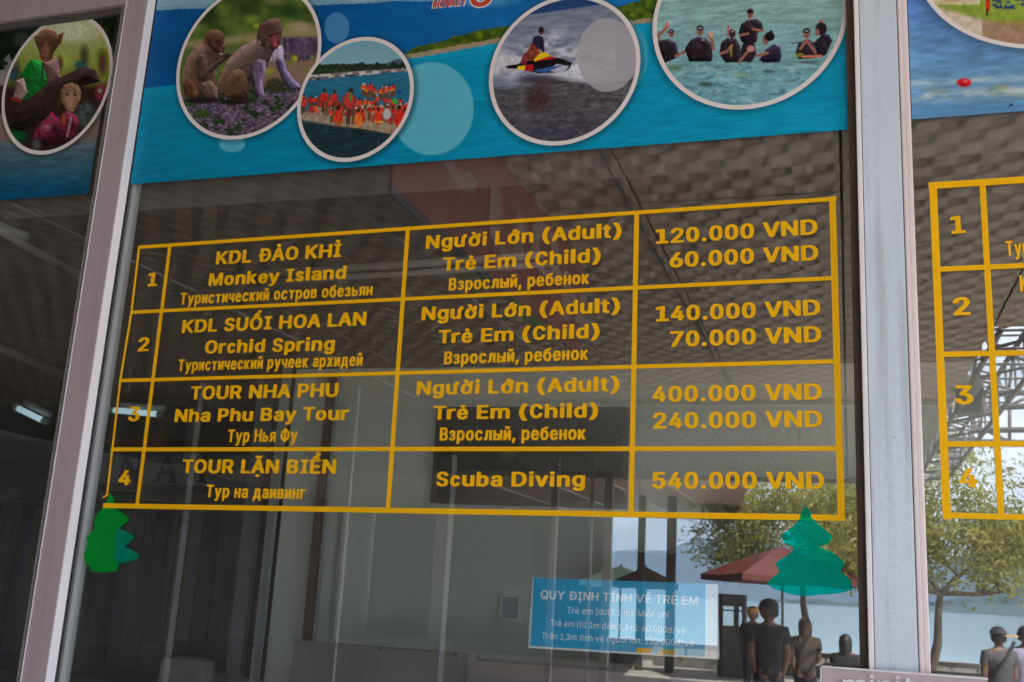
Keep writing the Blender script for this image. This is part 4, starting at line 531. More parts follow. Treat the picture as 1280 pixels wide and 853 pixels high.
def m1(px, py):
    p = Paint(px, py, 4.49, (210, 0)); X, Y = p.X, p.Y
    a = nz(X, Y * 1.3, 150, 41, 2)[..., None]; p.C = np.array((38, 58, 22.)) * (1 - a) + np.array((128, 146, 66)) * a
    p.C *= (.75 + .5 * nz(X, Y, 60, 42)[..., None])
    for cx, cy, rx, ry, col in ((230, 70, 70, 60, (30, 50, 20)), (480, 60, 60, 40, (60, 80, 40)), (690, 70, 80, 50, (40, 66, 34)), (470, 110, 70, 40, (130, 156, 60)), (160, 160, 70, 40, (116, 138, 62)), (600, 10, 90, 30, (130, 130, 80)), (330, 130, 60, 40, (96, 120, 56))): p.ell(cx, cy, rx, ry, col, .8, soft=.8)
    p.mix(np.clip((Y - 195 + .12 * (X - 300)) / 30, 0, 1), (148, 136, 98)); p.ell(740, 150, 100, 40, (168, 150, 120), .9, soft=.6)
    p.mix(np.clip((Y - 240 + .08 * (X - 300)) / 25, 0, 1) * (X < 480), (92, 106, 56))
    q = nz(X, Y, 16, 43)[..., None]; pur = np.array((40, 30, 44.)) * (1 - q) + np.array((132, 116, 146)) * q
    m = (np.clip((Y - 200) / 20, 0, 1) * (X > 640))[..., None]; p.C = p.C * (1 - m) + pur * m
    p.mix(np.clip((Y - 330 - .0 * X) / 20, 0, 1) * (X > 500), (140, 112, 96)); p.mix(np.clip((nz(X, Y, 30, 44) - .55) * 6, 0, 1) * (Y > 300) * (Y < 430), (112, 128, 50))
    p.ell(712, 330, 18, 15, (170, 170, 60), .9); p.ell(560, 400, 40, 20, (150, 150, 50), .8); p.ell(495, 145, 18, 15, (165, 165, 50), .8)
    q2 = nz(X, Y * 1.5, 12, 45)[..., None]; gr = np.array((30, 20, 30.)) * (1 - q2) + np.array((168, 152, 172)) * q2
    m = np.clip((Y - 520 + .10 * (X - 100)) / 20, 0, 1)[..., None]; gr = np.where((nz(X, Y, 34, 46) > .62)[..., None], gr * np.array((.45, .75, .35)), gr)
    p.C = p.C * (1 - m) + gr * m
    p.ell(600, 480, 70, 50, (48, 56, 30), .8, soft=.4, tex=.4); p.ell(190, 640, 60, 30, (50, 84, 34), .8, soft=.4, tex=.5); p.ell(110, 580, 60, 26, (46, 78, 32), .8, soft=.4, tex=.5)
    fur = (96, 72, 58)
    # seated monkey on the left
    p.ell(190, 565, 130, 22, (26, 18, 24), .8, soft=.5); p.ell(380, 572, 110, 20, (28, 18, 24), .8, soft=.5)
    p.body([(232, 178), (200, 215), (188, 250), (150, 262), (112, 322), (86, 390), (76, 470), (90, 532), (135, 562), (205, 562), (275, 556), (290, 505), (262, 440), (276, 380), (300, 330), (310, 300), (322, 260)], (112, 86, 72), 60, .6, fa=1.2, L=(-.2, -.9))
    p.body([(80, 480), (110, 440), (150, 470), (170, 530), (150, 562), (98, 545)], (104, 70, 46), 30, .4, fa=1.4); p.body([(186, 470), (240, 452), (282, 500), (280, 556), (200, 560)], (126, 102, 86), 32, .5, fa=1.0)
    p.body([(158, 330), (180, 300), (212, 310), (225, 356), (220, 400), (206, 452), (178, 468), (160, 430)], (96, 76, 70), 30, .6, fa=1.4); p.body([(182, 440), (206, 392), (262, 348), (318, 306), (346, 300), (354, 316), (330, 338), (282, 372), (236, 412), (206, 462)], (88, 68, 62), 18, .8, fa=-.6)
    p.body([(300, 312), (330, 298), (354, 302), (350, 322), (322, 330)], (58, 44, 44), 10, .5); p.ell(262, 412, 14, 30, (172, 156, 142), .5, soft=.7, rot=.4)
    p.body([(206, 235), (208, 200), (232, 172), (268, 164), (300, 176), (320, 204), (318, 238), (304, 262), (304, 292), (282, 304), (256, 290), (228, 262)], (104, 72, 54), 34, .6, L=(.2, -.95)); p.ell(212, 230, 12, 20, (92, 62, 52), .9); p.ell(213, 232, 6, 11, (128, 92, 82), .8)
    p.ell(286, 256, 22, 34, (92, 48, 44), .95, soft=.5); p.ell(280, 232, 24, 9, (44, 26, 22), .85, soft=.6); p.ell(290, 272, 14, 16, (112, 66, 62), .7, soft=.7); p.ell(298, 304, 16, 12, (182, 168, 160), .75, soft=.6)
    # standing monkey
    p.body([(592, 292), (646, 262), (652, 330), (664, 388), (700, 440), (750, 488), (716, 520), (676, 502), (640, 448), (610, 380)], (118, 108, 140), 26, .7, fa=1.0, L=(.6, -.7)); p.line([(690, 500), (740, 496)], 12, (46, 38, 50), .6)
    p.body([(500, 184), (490, 220), (400, 268), (342, 330), (300, 400), (280, 470), (290, 530), (340, 560), (450, 545), (470, 470), (540, 430), (566, 350), (600, 300), (640, 262), (630, 220), (560, 190)], (112, 92, 82), 80, .6, fa=-.55, L=(-.1, -.95))
    p.ell(330, 450, 60, 90, (96, 66, 42), .5, soft=.8); p.ell(520, 300, 70, 60, (104, 92, 106), .6, soft=.9)
    p.body([(566, 350), (588, 296), (612, 262), (644, 250), (650, 300), (640, 350), (612, 340), (590, 352)], (188, 180, 198), 22, .35, fa=1.2); p.ell(628, 300, 16, 40, (214, 208, 222), .6, soft=.8)
    p.body([(462, 360), (500, 330), (548, 340), (552, 400), (530, 450), (536, 500), (544, 540), (502, 558), (482, 530), (470, 470), (456, 410)], (120, 106, 128), 26, .7, fa=1.3, L=(.7, -.4)); p.ell(518, 490, 12, 60, (158, 146, 182), .6, soft=.8)
    p.body([(318, 500), (332, 440), (362, 400), (398, 386), (430, 404), (446, 450), (452, 520), (430, 562), (350, 566), (322, 545)], (104, 78, 56), 44, .65, fa=1.1, L=(.1, -.95)); p.line([(340, 560), (440, 566)], 10, (60, 42, 38), .8)
    p.body([(498, 196), (516, 140), (556, 112), (598, 102), (620, 104), (630, 98), (636, 126), (642, 176), (636, 236), (616, 272), (588, 284), (556, 268), (520, 262), (500, 230)], (104, 80, 68), 44, .5, L=(.35, -.9)); p.ell(548, 160, 44, 34, (80, 52, 38), .75, soft=.8, tex=.3, ts=8)
    p.ell(512, 238, 15, 22, (104, 80, 74), .9); p.ell(513, 240, 8, 13, (156, 128, 122), .8); p.ell(594, 226, 28, 50, (138, 58, 68), .95, soft=.45, rot=-.15); p.ell(578, 200, 24, 10, (44, 20, 24), .9, soft=.6, rot=-.3); p.ell(610, 190, 14, 8, (48, 22, 26), .85, soft=.6)
    p.ell(604, 228, 8, 26, (190, 108, 122), .7, soft=.8, rot=-.1); p.ell(604, 256, 20, 16, (178, 88, 104), .8, soft=.6); p.line([(588, 268), (616, 262)], 3, (66, 24, 32), .8); p.ell(560, 250, 20, 22, (150, 132, 122), .6, soft=.8)
    p.C *= (.9 + .2 * nz(X * 2, Y, 9, 48)[..., None]); return p.C
def m2(px, py):
    p = Paint(px, py, 4.61, (360, 30)); X, Y = p.X, p.Y; s = np.clip(Y / 240, 0, 1)[..., None]
    p.C = np.array((104, 158, 172.)) * (1 - s) + np.array((134, 172, 182)) * s
    p.mix((Y > 238 + 14 * nz(X, Y * 0, 26, 51) - 30 * np.exp(-((X - 640) / 70) ** 2) - 12).astype(float), (70, 98, 112))
    p.mix((Y > 240 - .02 * X + 34 * (nz(X, Y * .3, 16, 52) - .5)).astype(float), (38, 52, 38)); p.mix(((Y > 250) & (Y < 292)).astype(float) * np.clip((nz(X, Y, 9, 53) - .5) * 4, 0, .6), (80, 96, 62))
    sh = 296 + np.interp(X, [100, 350, 700], [12, -8, -30]); p.mix((Y > sh - 12).astype(float), (120, 112, 108)); p.mix((Y > sh - 10).astype(float) * np.clip((nz(X * .5, Y, 10, 54) - .45) * 6, 0, 1), (196, 192, 190)); p.mix((Y > sh + 6).astype(float) * np.clip((nz(X * .4, Y, 9, 64) - .5) * 6, 0, 1), (30, 40, 44))
    wat = np.array((44, 112, 138.)) * (1 + wave(X, Y, .14, 60, 8, 55)[..., None]); m = (Y > sh + 26 - .03 * X)[..., None]; p.C = np.where(m, wat, p.C)
    raft = [(40, 530), (200, 470), (720, 470), (720, 640), (600, 640), (420, 606), (240, 580), (60, 548)]
    p.poly(raft, (160, 142, 120), tex=.2, ts=20)
    for k in range(7): p.line([(70 + 60 * k, 500), (20 + 60 * k, 560)], 3, (90, 78, 66), .5); p.line([(60, 520 + 12 * k), (640, 560 + 13 * k)], 2, (100, 88, 74), .35)
    dk = np.array((34, 58, 64.)) * (1 + wave(X, Y, .35, 44, 7, 56)[..., None]); line = np.interp(X, [40, 250, 420, 600, 720], [560, 590, 608, 640, 650]); p.C = np.where((Y > line)[..., None], dk, p.C)
    p.line([(50, 556), (250, 588), (420, 606), (600, 638)], 7, (84, 70, 58), .9)
    rs = np.random.RandomState(9)
    def man(x, y, h, c, sit):
        if not sit:
            p.line([(x - h * .08, y), (x - h * .05, y - h * .45)], h * .11, (92, 64, 52)); p.line([(x + h * .1, y), (x + h * .05, y - h * .45)], h * .11, (110, 76, 60))
        p.ell(x, y - h * (.62 if not sit else .3), h * .2, h * (.24 if not sit else .32), c, 1, soft=.25, tex=.35, ts=9, seed=int(x) % 20)
        p.line([(x - h * .19, y - h * (.75 if not sit else .45)), (x - h * .26, y - h * (.5 if not sit else .15))], h * .09, (118, 80, 62), .9)
        if rs.rand() < .5: p.line([(x - h * .14, y - h * (.5 if not sit else .12)), (x + h * .14, y - h * (.5 if not sit else .12))], h * .05, (230, 200, 60) if rs.rand() < .4 else (60, 130, 50), .9)
        p.ell(x, y - h * (.93 if not sit else .7), h * .085, h * .1, (60, 40, 34) if rs.rand() < .7 else (190, 180, 176), 1, soft=.3)
    cols = [(206, 52, 34), (220, 70, 36), (196, 44, 40), (224, 92, 50), (180, 40, 36), (214, 60, 48)]
    for row, (y0, n, h) in enumerate(((470, 20, 62), (500, 22, 74), (535, 18, 84), (570, 14, 92))):
        for k in range(n):
            x = 60 + (660 / n) * k + rs.uniform(-10, 10)
            yy = y0 + .07 * (x - 360) + rs.uniform(-10, 10)
            if row == 0 and (x < 330): yy += 22
            if row == 3 and x < 230: continue
            man(x, yy, h * rs.uniform(.85, 1.1), cols[rs.randint(6)], rs.rand() < .45)
    for k in range(16): x = rs.uniform(430, 620); man(x, 420 + rs.uniform(-16, 16), 70, cols[rs.randint(6)], False)
    man(210, 505, 130, (205, 48, 40), False); man(268, 500, 120, (196, 54, 50), False); man(362, 572, 200, (150, 66, 66), False); p.ell(352, 440, 28, 50, (196, 60, 56), 1); p.ell(360, 420, 10, 30, (70, 150, 60), .9)
    man(288, 590, 150, (216, 58, 36), True); man(405, 596, 140, (232, 120, 50), True); man(640, 600, 170, (214, 46, 36), True); man(520, 580, 130, (220, 60, 40), True)
    p.ell(570, 520, 24, 34, (190, 190, 200), .9); p.ell(615, 446, 20, 16, (70, 170, 70), .9); p.ell(640, 394, 18, 12, (40, 70, 150), .9)
    return p.C
def m3(px, py):
    p = Paint(px, py, 4.49, (600, 0)); X, Y = p.X, p.Y
    hz = 96 - .145 * (X - 210); s = nz(X, (Y + .13 * X) * 3, 60, 61)[..., None]
    p.C = np.array((104, 112, 130.)) * (1 - s) + np.array((140, 146, 160)) * s; p.C *= (1 + wave(X, Y, .12, 60, 9, 62)[..., None])
    p.mix((Y < hz).astype(float), (34, 62, 108)); p.mix(np.clip(1 - abs(Y - hz) / 6, 0, 1) * .6, (120, 132, 152)); p.mix((Y < hz).astype(float) * nz(X, Y, 60, 63) * .4, (60, 110, 150))
    wk = np.clip((nz(X, Y * 1.8, 46, 64) - .32) * 3, 0, 1)
    p.mix(np.clip(wk * np.exp(-((Y - 350) / 90) ** 2) * 1.4, 0, 1) * (X < 760), (190, 188, 196)); p.mix(wk * np.exp(-(((Y - 240) / 60) ** 2 + ((X - 420) / 110) ** 2)), (205, 205, 212))
    p.ell(580, 400, 150, 80, (204, 204, 210), .9, soft=.6, tex=.15, ts=20); p.ell(140, 350, 110, 80, (196, 194, 200), .9, soft=.6, tex=.15, ts=20); p.ell(440, 425, 70, 34, (210, 208, 212), .7, soft=.6)
    lo = 492 + 14 * np.sin(X / 90.) - np.interp(X, [40, 300, 560, 900], [0, 20, 30, 60]); m = np.clip((Y - lo) / 5, 0, 1)[..., None]
    dk = (np.array((86, 84, 88.)) + (nz(X, (Y + .1 * X) * 2.4, 30, 65)[..., None] - .5) * 60) * (1 + wave(X, Y, .2, 40, 8, 66)[..., None]); dk = dk * (1 - .2 * np.clip((Y - 600) / 200, 0, 1)[..., None]) + np.array((6, 4, 14)) * np.clip((Y - 600) / 200, 0, 1)[..., None]
    p.C = p.C * (1 - m) + dk * m
    p.ell(340, 450, 170, 34, (66, 54, 62), .85, soft=.6); p.ell(330, 560, 100, 90, (70, 44, 44), .75, soft=.6, tex=.5, ts=16); p.line([(60, 498), (240, 480)], 6, (60, 58, 66), .6)
    p.ell(715, 310, 172, 210, (168, 164, 168), .85, soft=.03)
    hull = [(150, 370), (215, 362), (250, 330), (300, 318), (350, 290), (400, 318), (470, 332), (514, 356), (508, 380), (470, 412), (430, 408), (330, 414), (262, 398), (205, 388), (152, 384)]
    p.poly(hull, (26, 20, 24)); p.poly([(430, 360), (500, 372), (470, 412), (430, 408), (380, 396)], (176, 176, 186)); p.poly([(300, 396), (420, 372), (470, 366), (360, 412)], (60, 96, 160))
    p.poly([(320, 310), (356, 288), (400, 316), (360, 326), (300, 348)], (226, 190, 24)); p.poly([(208, 370), (258, 366), (250, 396), (212, 390)], (224, 190, 30)); p.poly([(256, 366), (300, 362), (296, 400), (250, 398)], (176, 26, 36)); p.poly([(296, 348), (390, 316), (430, 326), (350, 348)], (170, 30, 40))
    p.line([(152, 376), (300, 354), (440, 336), (510, 356)], 12, (20, 16, 20))
    p.poly([(222, 360), (250, 300), (270, 290), (262, 366)], (120, 26, 60)); p.poly([(240, 342), (292, 236), (330, 262), (336, 300), (300, 340)], (128, 62, 44), tex=.5, ts=14); p.poly([(290, 240), (304, 206), (330, 198), (356, 210), (360, 250), (356, 290), (338, 280), (320, 262)], (40, 40, 66)); p.line([(350, 220), (356, 288)], 14, (50, 36, 44)); p.ell(343, 172, 17, 23, (30, 22, 24)); p.ell(346, 186, 10, 12, (86, 52, 46))
    return p.C
def m4(px, py):
    p = Paint(px, py, 4.92, (805, 0)); X, Y = p.X, p.Y; s = np.clip((Y - 100) / 500, 0, 1)[..., None]
    p.C = np.array((134, 170, 166.)) * (1 - s) + np.array((112, 158, 168)) * s; p.C *= (1 + wave(X, Y, .17, 90, 16, 71)[..., None] + .1 * (nz(X, Y * 2, 24, 72)[..., None] - .5))
    p.mix(np.clip((nz(X, Y * 3, 50, 73) - .6) * 5, 0, 1) * (Y > 370) * .6, (60, 112, 132)); p.mix(np.clip((nz(X, Y * 3, 36, 74) - .64) * 5, 0, 1) * (Y > 380) * .6, (186, 206, 196))
    p.ell(380, 520, 70, 22, (66, 92, 72), .8, soft=.6, tex=.6, ts=12); p.ell(190, 420, 60, 30, (90, 120, 80), .7, soft=.7, tex=.5, ts=14); p.ell(600, 460, 90, 20, (150, 170, 120), .6, soft=.7); p.ell(770, 440, 50, 14, (60, 80, 90), .7, soft=.6); p.ell(1010, 385, 80, 14, (80, 90, 90), .7, soft=.5)
    D1 = (42, 33, 40); SK = (150, 100, 88)
    def face(x, y, r, mask=True, c=SK): p.ell(x, y + r * .2, r * .8, r, c, 1, soft=.25); p.ell(x, y - r * .45, r * .82, r * .62, (26, 20, 22), 1, soft=.35); (p.ell(x, y - r * .42, r * .55, r * .24, (170, 176, 180), .8, soft=.5) if mask else None); p.ell(x, y + r * .55, r * .5, r * .5, (96, 60, 54), .5, soft=.9)
    p.body([(78, 252), (150, 240), (196, 262), (214, 330), (200, 358), (126, 392), (96, 330)], D1, 30, .9, fur=.5); p.line([(84, 250), (92, 215), (140, 172)], 19, SK); p.ell(142, 158, 14, 24, (200, 110, 110)); face(168, 204, 25); p.line([(196, 345), (270, 312), (310, 282)], 18, SK)
    p.body([(250, 300), (286, 246), (330, 226), (384, 234), (418, 276), (424, 350), (416, 380), (276, 382)], D1, 30, .9, fur=.5); face(345, 188, 31); p.line([(400, 216), (418, 250), (428, 300)], 19, SK); p.ell(411, 212, 15, 20, (206, 150, 130)); p.ell(365, 245, 14, 8, (170, 170, 160), .7)
    p.body([(580, 206), (596, 150), (634, 122), (690, 116), (726, 140), (736, 186), (700, 204), (696, 262), (600, 262)], D1, 30, .9, fur=.5); p.line([(590, 218), (640, 208)], 15, SK); p.line([(728, 192), (668, 178)], 17, SK); face(653, 84, 29, False)
    p.body([(462, 332), (474, 262), (512, 232), (566, 238), (592, 280), (598, 384), (500, 388)], D1, 30, .9, fur=.5); face(543, 206, 27, True, (60, 44, 46)); p.line([(518, 160), (516, 222)], 10, (190, 70, 90)); p.line([(470, 330), (510, 318), (540, 282)], 18, SK); p.ell(536, 318, 8, 40, (170, 160, 70), .7); p.ell(552, 182, 12, 8, (190, 190, 186), .7)
    p.body([(596, 300), (610, 262), (680, 262), (694, 330), (660, 384), (590, 384)], (46, 38, 48), 26, .9, fur=.5); p.ell(646, 262, 34, 24, (30, 26, 40)); p.line([(584, 384), (640, 316), (670, 296)], 17, SK); p.ell(656, 300, 26, 22, (190, 140, 130), .9)
    p.body([(706, 372), (752, 300), (800, 268), (838, 290), (848, 340), (838, 384), (740, 388)], (44, 36, 56), 30, .9, fur=.5); p.line([(690, 346), (760, 326)], 18, SK); p.ell(748, 246, 20, 34, (140, 92, 80)); p.ell(772, 226, 34, 30, (26, 20, 22)); p.ell(780, 198, 12, 12, (40, 24, 26))
    p.body([(930, 330), (950, 262), (1010, 240), (1050, 262), (1060, 360), (950, 366)], (46, 38, 48), 26, .9, fur=.5); face(1000, 204, 31); p.line([(962, 300), (1000, 252)], 18, SK); p.line([(1060, 330), (1010, 262)], 18, SK); p.line([(905, 268), (960, 262)], 5, (60, 60, 66))
    p.body([(1046, 262), (1100, 206), (1140, 214), (1162, 250), (1120, 340), (1066, 352)], (42, 34, 46), 26, .9, fur=.5); p.ell(1090, 178, 38, 42, (36, 26, 26)); p.ell(1066, 200, 14, 26, (150, 100, 90)); p.ell(1088, 130, 12, 9, (196, 90, 90)); p.line([(980, 350), (1090, 346)], 16, (190, 120, 90)); p.ell(955, 340, 30, 14, (190, 170, 50), .6)
    for fx, fy, fw, fh in ((120, 290, 26, 30), (340, 280, 40, 36), (500, 290, 20, 30), (650, 160, 34, 24), (800, 310, 26, 26), (1010, 290, 20, 24), (1110, 270, 20, 34), (310, 350, 20, 20), (390, 330, 14, 30)): p.ell(fx, fy, fw, fh, (84, 74, 84), .5, soft=.9, tex=.6, ts=8)
    p.ell(345, 345, 60, 12, (56, 50, 60), .6, soft=.6); p.C *= (.92 + .16 * nz(X, Y * 1.5, 12, 79)[..., None])
    return p.C
def m0(px, py):
    p = Paint(px, py, 3.28, (0, 0)); X, Y = p.X, p.Y; s = np.clip((Y - 60) / 260, 0, 1)[..., None]
    p.C = np.array((186, 190, 150.)) * (1 - s) + np.array((128, 140, 52)) * s
    for cx, cy, rx, ry, c in ((300, 130, 130, 60, (206, 208, 178)), (420, 240, 40, 60, (120, 144, 30)), (60, 260, 60, 70, (120, 136, 60)), (250, 250, 60, 40, (176, 190, 90)), (345, 230, 26, 60, (70, 66, 46)), (330, 268, 34, 26, (20, 84, 96)), (420, 260, 26, 70, (84, 52, 50)), (60, 300, 36, 60, (60, 56, 60)), (55, 310, 20, 30, (30, 80, 110)), (245, 260, 22, 44, (90, 56, 40))): p.ell(cx, cy, rx, ry, c, .85, soft=.7)
    p.mix(np.clip((Y - 330) / 40, 0, 1), (52, 36, 34)); p.ell(350, 470, 60, 70, (70, 84, 80), .9, soft=.5, tex=.5, ts=18); p.ell(415, 380, 34, 44, (160, 50, 80), .8, soft=.5, tex=.4); p.ell(410, 372, 12, 14, (120, 170, 130), .8, soft=.5); p.ell(70, 560, 60, 40, (10, 84, 40), .9, soft=.6, tex=.4)
    p.body([(50, 425), (84, 300), (128, 242), (172, 252), (208, 330), (150, 424)], (22, 128, 48), 40, .7, fur=.3); p.body([(172, 252), (238, 240), (250, 320), (196, 345)], (146, 112, 112), 30, .5); p.body([(52, 408), (68, 330), (98, 318), (114, 380), (86, 414)], (186, 150, 152), 20, .5); p.line([(50, 405), (85, 416)], 12, (150, 26, 40)); p.line([(176, 260), (172, 330)], 7, (40, 34, 30), .8)
    p.body([(138, 146), (158, 150), (160, 182), (144, 176)], (120, 82, 60), 10, .4); p.body([(238, 142), (264, 130), (252, 180), (236, 188)], (112, 74, 52), 12, .4)
    p.body([(146, 176), (152, 144), (172, 124), (200, 119), (228, 130), (242, 154), (240, 190), (222, 214), (214, 244), (190, 256), (168, 246), (160, 214)], (112, 80, 56), 34, .5, L=(0, -1))
    p.ell(188, 196, 30, 34, (140, 98, 76), .9, soft=.6); p.ell(186, 232, 24, 26, (134, 92, 72), .9, soft=.5); p.ell(176, 178, 16, 7, (70, 46, 34), .8, soft=.6); p.ell(206, 176, 16, 7, (70, 46, 34), .8, soft=.6)
    for ex in (172, 204): p.ell(ex, 186, 6, 5, (16, 8, 8)); p.ell(ex + 1, 184, 2, 2, (150, 130, 120), .6)
    p.ell(186, 214, 6, 10, (96, 60, 50), .6, soft=.8); p.line([(172, 236), (200, 237)], 3, (70, 36, 32), .8)
    p.body([(42, 500), (60, 450), (200, 340), (345, 270), (392, 286), (414, 335), (330, 356), (260, 372), (240, 420), (180, 500), (90, 540), (50, 530)], (52, 38, 34), 50, .7, fur=.5, fa=-.5)
    for k in range(16): a = -.1 + k * .10; p.line([(345, 275), (345 - 330 * math.cos(a * .7 + .3), 275 + 330 * math.sin(a * .7 + .3))], 2, (98, 76, 62), .35)
    p.poly([(232, 374), (345, 340), (336, 420), (275, 470), (225, 430)], (40, 28, 24)); p.body([(246, 380), (258, 350), (290, 338), (322, 350), (334, 378), (330, 412), (312, 440), (300, 462), (276, 462), (260, 436), (248, 410)], (148, 116, 84), 26, .45)
    p.ell(288, 404, 30, 34, (172, 128, 106), .9, soft=.5); p.ell(290, 440, 18, 22, (176, 130, 112), .9, soft=.5); p.ell(276, 382, 14, 7, (104, 74, 56), .7, soft=.6); p.ell(308, 380, 13, 7, (104, 74, 56), .7, soft=.6)
    for ex in (276, 308): p.ell(ex, 390, 7, 5, (18, 10, 10)); p.ell(ex + 1, 388, 2, 2, (170, 150, 140), .6)
    p.line([(280, 446), (302, 445)], 3, (90, 44, 44), .8); p.ell(240, 420, 12, 36, (84, 76, 34), .7, soft=.6)
    p.body([(130, 565), (158, 505), (208, 470), (240, 480), (270, 456), (312, 470), (324, 500), (304, 560), (250, 592), (160, 604)], (112, 38, 60), 40, .6, fur=.6); p.ell(190, 522, 34, 22, (190, 120, 140), .8, soft=.7, tex=.6, ts=8); p.ell(262, 492, 13, 36, (170, 84, 34), .8, soft=.6); p.ell(214, 470, 15, 11, (196, 40, 84), .9, soft=.5); p.line([(292, 480), (276, 560)], 9, (190, 160, 172), .7); p.line([(300, 478), (286, 556)], 4, (90, 20, 40), .7); p.ell(150, 590, 26, 36, (104, 106, 116), .7, soft=.7); p.ell(232, 540, 40, 14, (60, 16, 34), .6, soft=.8)
    p.C *= (.88 + .24 * nz(X * 1.4, Y * 1.4, 10, 49)[..., None]); return p.C
def m5(px, py):
    p = Paint(px, py); X, Y = p.X, p.Y
    p.C = np.zeros(X.shape + (3,)) + np.array((120, 128, 70.)); p.mix(np.clip((24 + .3 * (X - 1200) - Y) / 10, 0, 1) * .9, (140, 158, 60)); p.mix(np.clip((Y - 14 - .28 * (X - 1200)) / 6, 0, 1), (196, 180, 158)); p.mix(np.clip((Y - 24) / 8, 0, 1) * (X > 1228) * .8, (150, 116, 90)); p.mix((np.clip(12 - Y, 0, 1)) * (X > 1240) * np.clip((nz(X, Y * 2, 6, 82) - .45) * 8, 0, 1), (40, 66, 110)); p.mix((Y < 6) * (X < 1225) * .7, (210, 190, 176))
    p.C *= (.85 + .3 * nz(X, Y, 6, 81)[..., None]); p.line([(1234.5, 2), (1235, 12)], 4.5, (200, 50, 24)); p.line([(1234, 12), (1233.6, 19)], 2, (70, 40, 36)); p.ell(1235, 0, 2, 2, (60, 36, 30)); return p.C
def leftp(px, py):
    p = Paint(px, py, 3.28, (0, 0)); X, Y = p.X, p.Y
    s = np.clip((Y - 60) / 300, 0, 1)[..., None]; p.C = np.array((110, 128, 140.)) * (1 - s) + np.array((150, 142, 138)) * s
    n = nz(X, Y, 26, 91); p.mix(((Y < 260 - .3 * X + 120 * (n - .5)) & (X < 150) & (Y > 90)).astype(float), (20, 34, 22)); p.ell(110, 100, 60, 44, (24, 44, 34), 1, soft=.4, tex=.6); p.ell(30, 150, 60, 70, (22, 40, 26), 1, soft=.3, tex=.6, ts=14); p.ell(90, 160, 44, 40, (90, 92, 86), .7, soft=.5)
    p.ell(430, 90, 140, 90, (22, 36, 16), 1, soft=.25, tex=.8, ts=16); p.ell(480, 200, 50, 130, (24, 36, 16), 1, soft=.3, tex=.8, ts=16); p.mix(np.clip((nz(X, Y, 9, 92) - .62) * 8, 0, 1) * (X > 330) * (Y < 240) * .7, (92, 112, 24))
    p.poly([(0, 300), (40, 290), (40, 350), (0, 352)], (160, 152, 156)); p.mix(((Y > 350) & (Y < 470)).astype(float) * (X < 60), (60, 50, 50)); p.mix(((Y > 250) & (Y < 420)).astype(float) * (X > 440) * .7, (60, 44, 40))
    m = np.clip((Y - 470) / 60, 0, 1); p.mix(m, (140, 120, 108)); wt = np.array((112, 122, 124.)) * (1 - np.clip((Y - 580) / 220, 0, 1)[..., None]) + np.array((12, 92, 128)) * np.clip((Y - 580) / 220, 0, 1)[..., None]
    wt = wt * (1 + wave(X, Y, .22, 60, 8, 93)[..., None]); mm = np.clip((Y - 575 + .02 * X) / 14, 0, 1)[..., None]; p.C = p.C * (1 - mm) + wt * mm
    p.X, p.Y = px, py; c, rx, rz = MED['m0']; circ(p, c, rx, rz, .016, (20, 20, 20), .5, (2.2, 2.8)); return p.C * .92
def rightp(px, py):
    p = Paint(px, py); X, Y = p.X, p.Y
    s = np.clip(Y / 95, 0, 1)[..., None]; p.C = np.array((86, 124, 176.)) * (1 - s) + np.array((104, 146, 178)) * s; p.C *= (1 + wave(X, Y, .16, 20, 3, 94)[..., None] + .1 * (nz(X, Y * 2, 30, 95)[..., None] - .5))
    yb = Y + .05 * (X - 1142); p.mix(np.clip(1 - abs(yb - 104) / 6, 0, 1) * np.clip((nz(X, Y * 4, 24, 96) - .3) * 3, 0, 1), (172, 190, 196)); p.mix(np.clip(1 - abs(yb - 120) / 9, 0, 1) * np.clip((nz(X, Y * 3, 20, 97) - .25) * 3, 0, 1), (190, 196, 192)); p.mix(np.clip(1 - abs(yb - 118) / 14, 0, 1) * np.clip((nz(X, Y * 3, 26, 98) - .5) * 4, 0, 1) * .7, (146, 152, 110)); p.mix(np.clip((yb - 134) / 4, 0, 1) * .5, (80, 130, 170))
    p.ell(1205, 103.5, 10, 6, (206, 26, 34), 1, soft=.2); p.ell(1207, 101.5, 4, 1.6, (240, 150, 150), .8, soft=.5); p.ell(1203, 106, 6, 1.6, (110, 10, 20), .8, soft=.4); p.ell(1264, 132, 3, 1.8, (20, 40, 80))
    c, rx, rz = MED['m5']; circ(p, c, rx, rz, .016, (40, 60, 70), .5, (1, 2.8)); return p.C
def ragged(seed, a=.0022): return lambda xs, zs: a * (nz(xs * 100, xs * 0, 22, seed) - .5) * (zs < zs.min() + .002)
cp = empty('poster', (-.95, -.001, 2.6), label='wide turquoise sea poster with four round photos above the price table', cat='poster')
sheet('print_sheet', -1.9255, .0165, 2.601, 3.25, -.0010, .0026, centre, cp, ragged(3))
for k, f, y, lab in (('m1', m1, -.0018, 'round photo of two brown monkeys grooming'), ('m2', m2, -.0026, 'round photo of a crowd in orange life vests on a raft'), ('m3', m3, -.0018, 'round photo of a rider on a jet ski'), ('m4', m4, -.0018, 'round photo of divers standing in shallow water')):
    medallion(MED[k][0], MED[k][1], MED[k][2], f, cp, y, lab)
redv = mat('red vinyl', (.62, .06, .03), .45, .03); whv = mat('white vinyl', (.8, .76, .74), .45, .03)
lettering('logo_outline', 'MONKEY', 'V', (539.5, 11.9), (585, 7.6), 11.5, whv, cp, y=-.0014, skew=.25); lettering('logo_text', 'MONKEY', 'V', (541, 10.6), (583.5, 6.2), 9.0, redv, cp, y=-.0019, skew=.25)
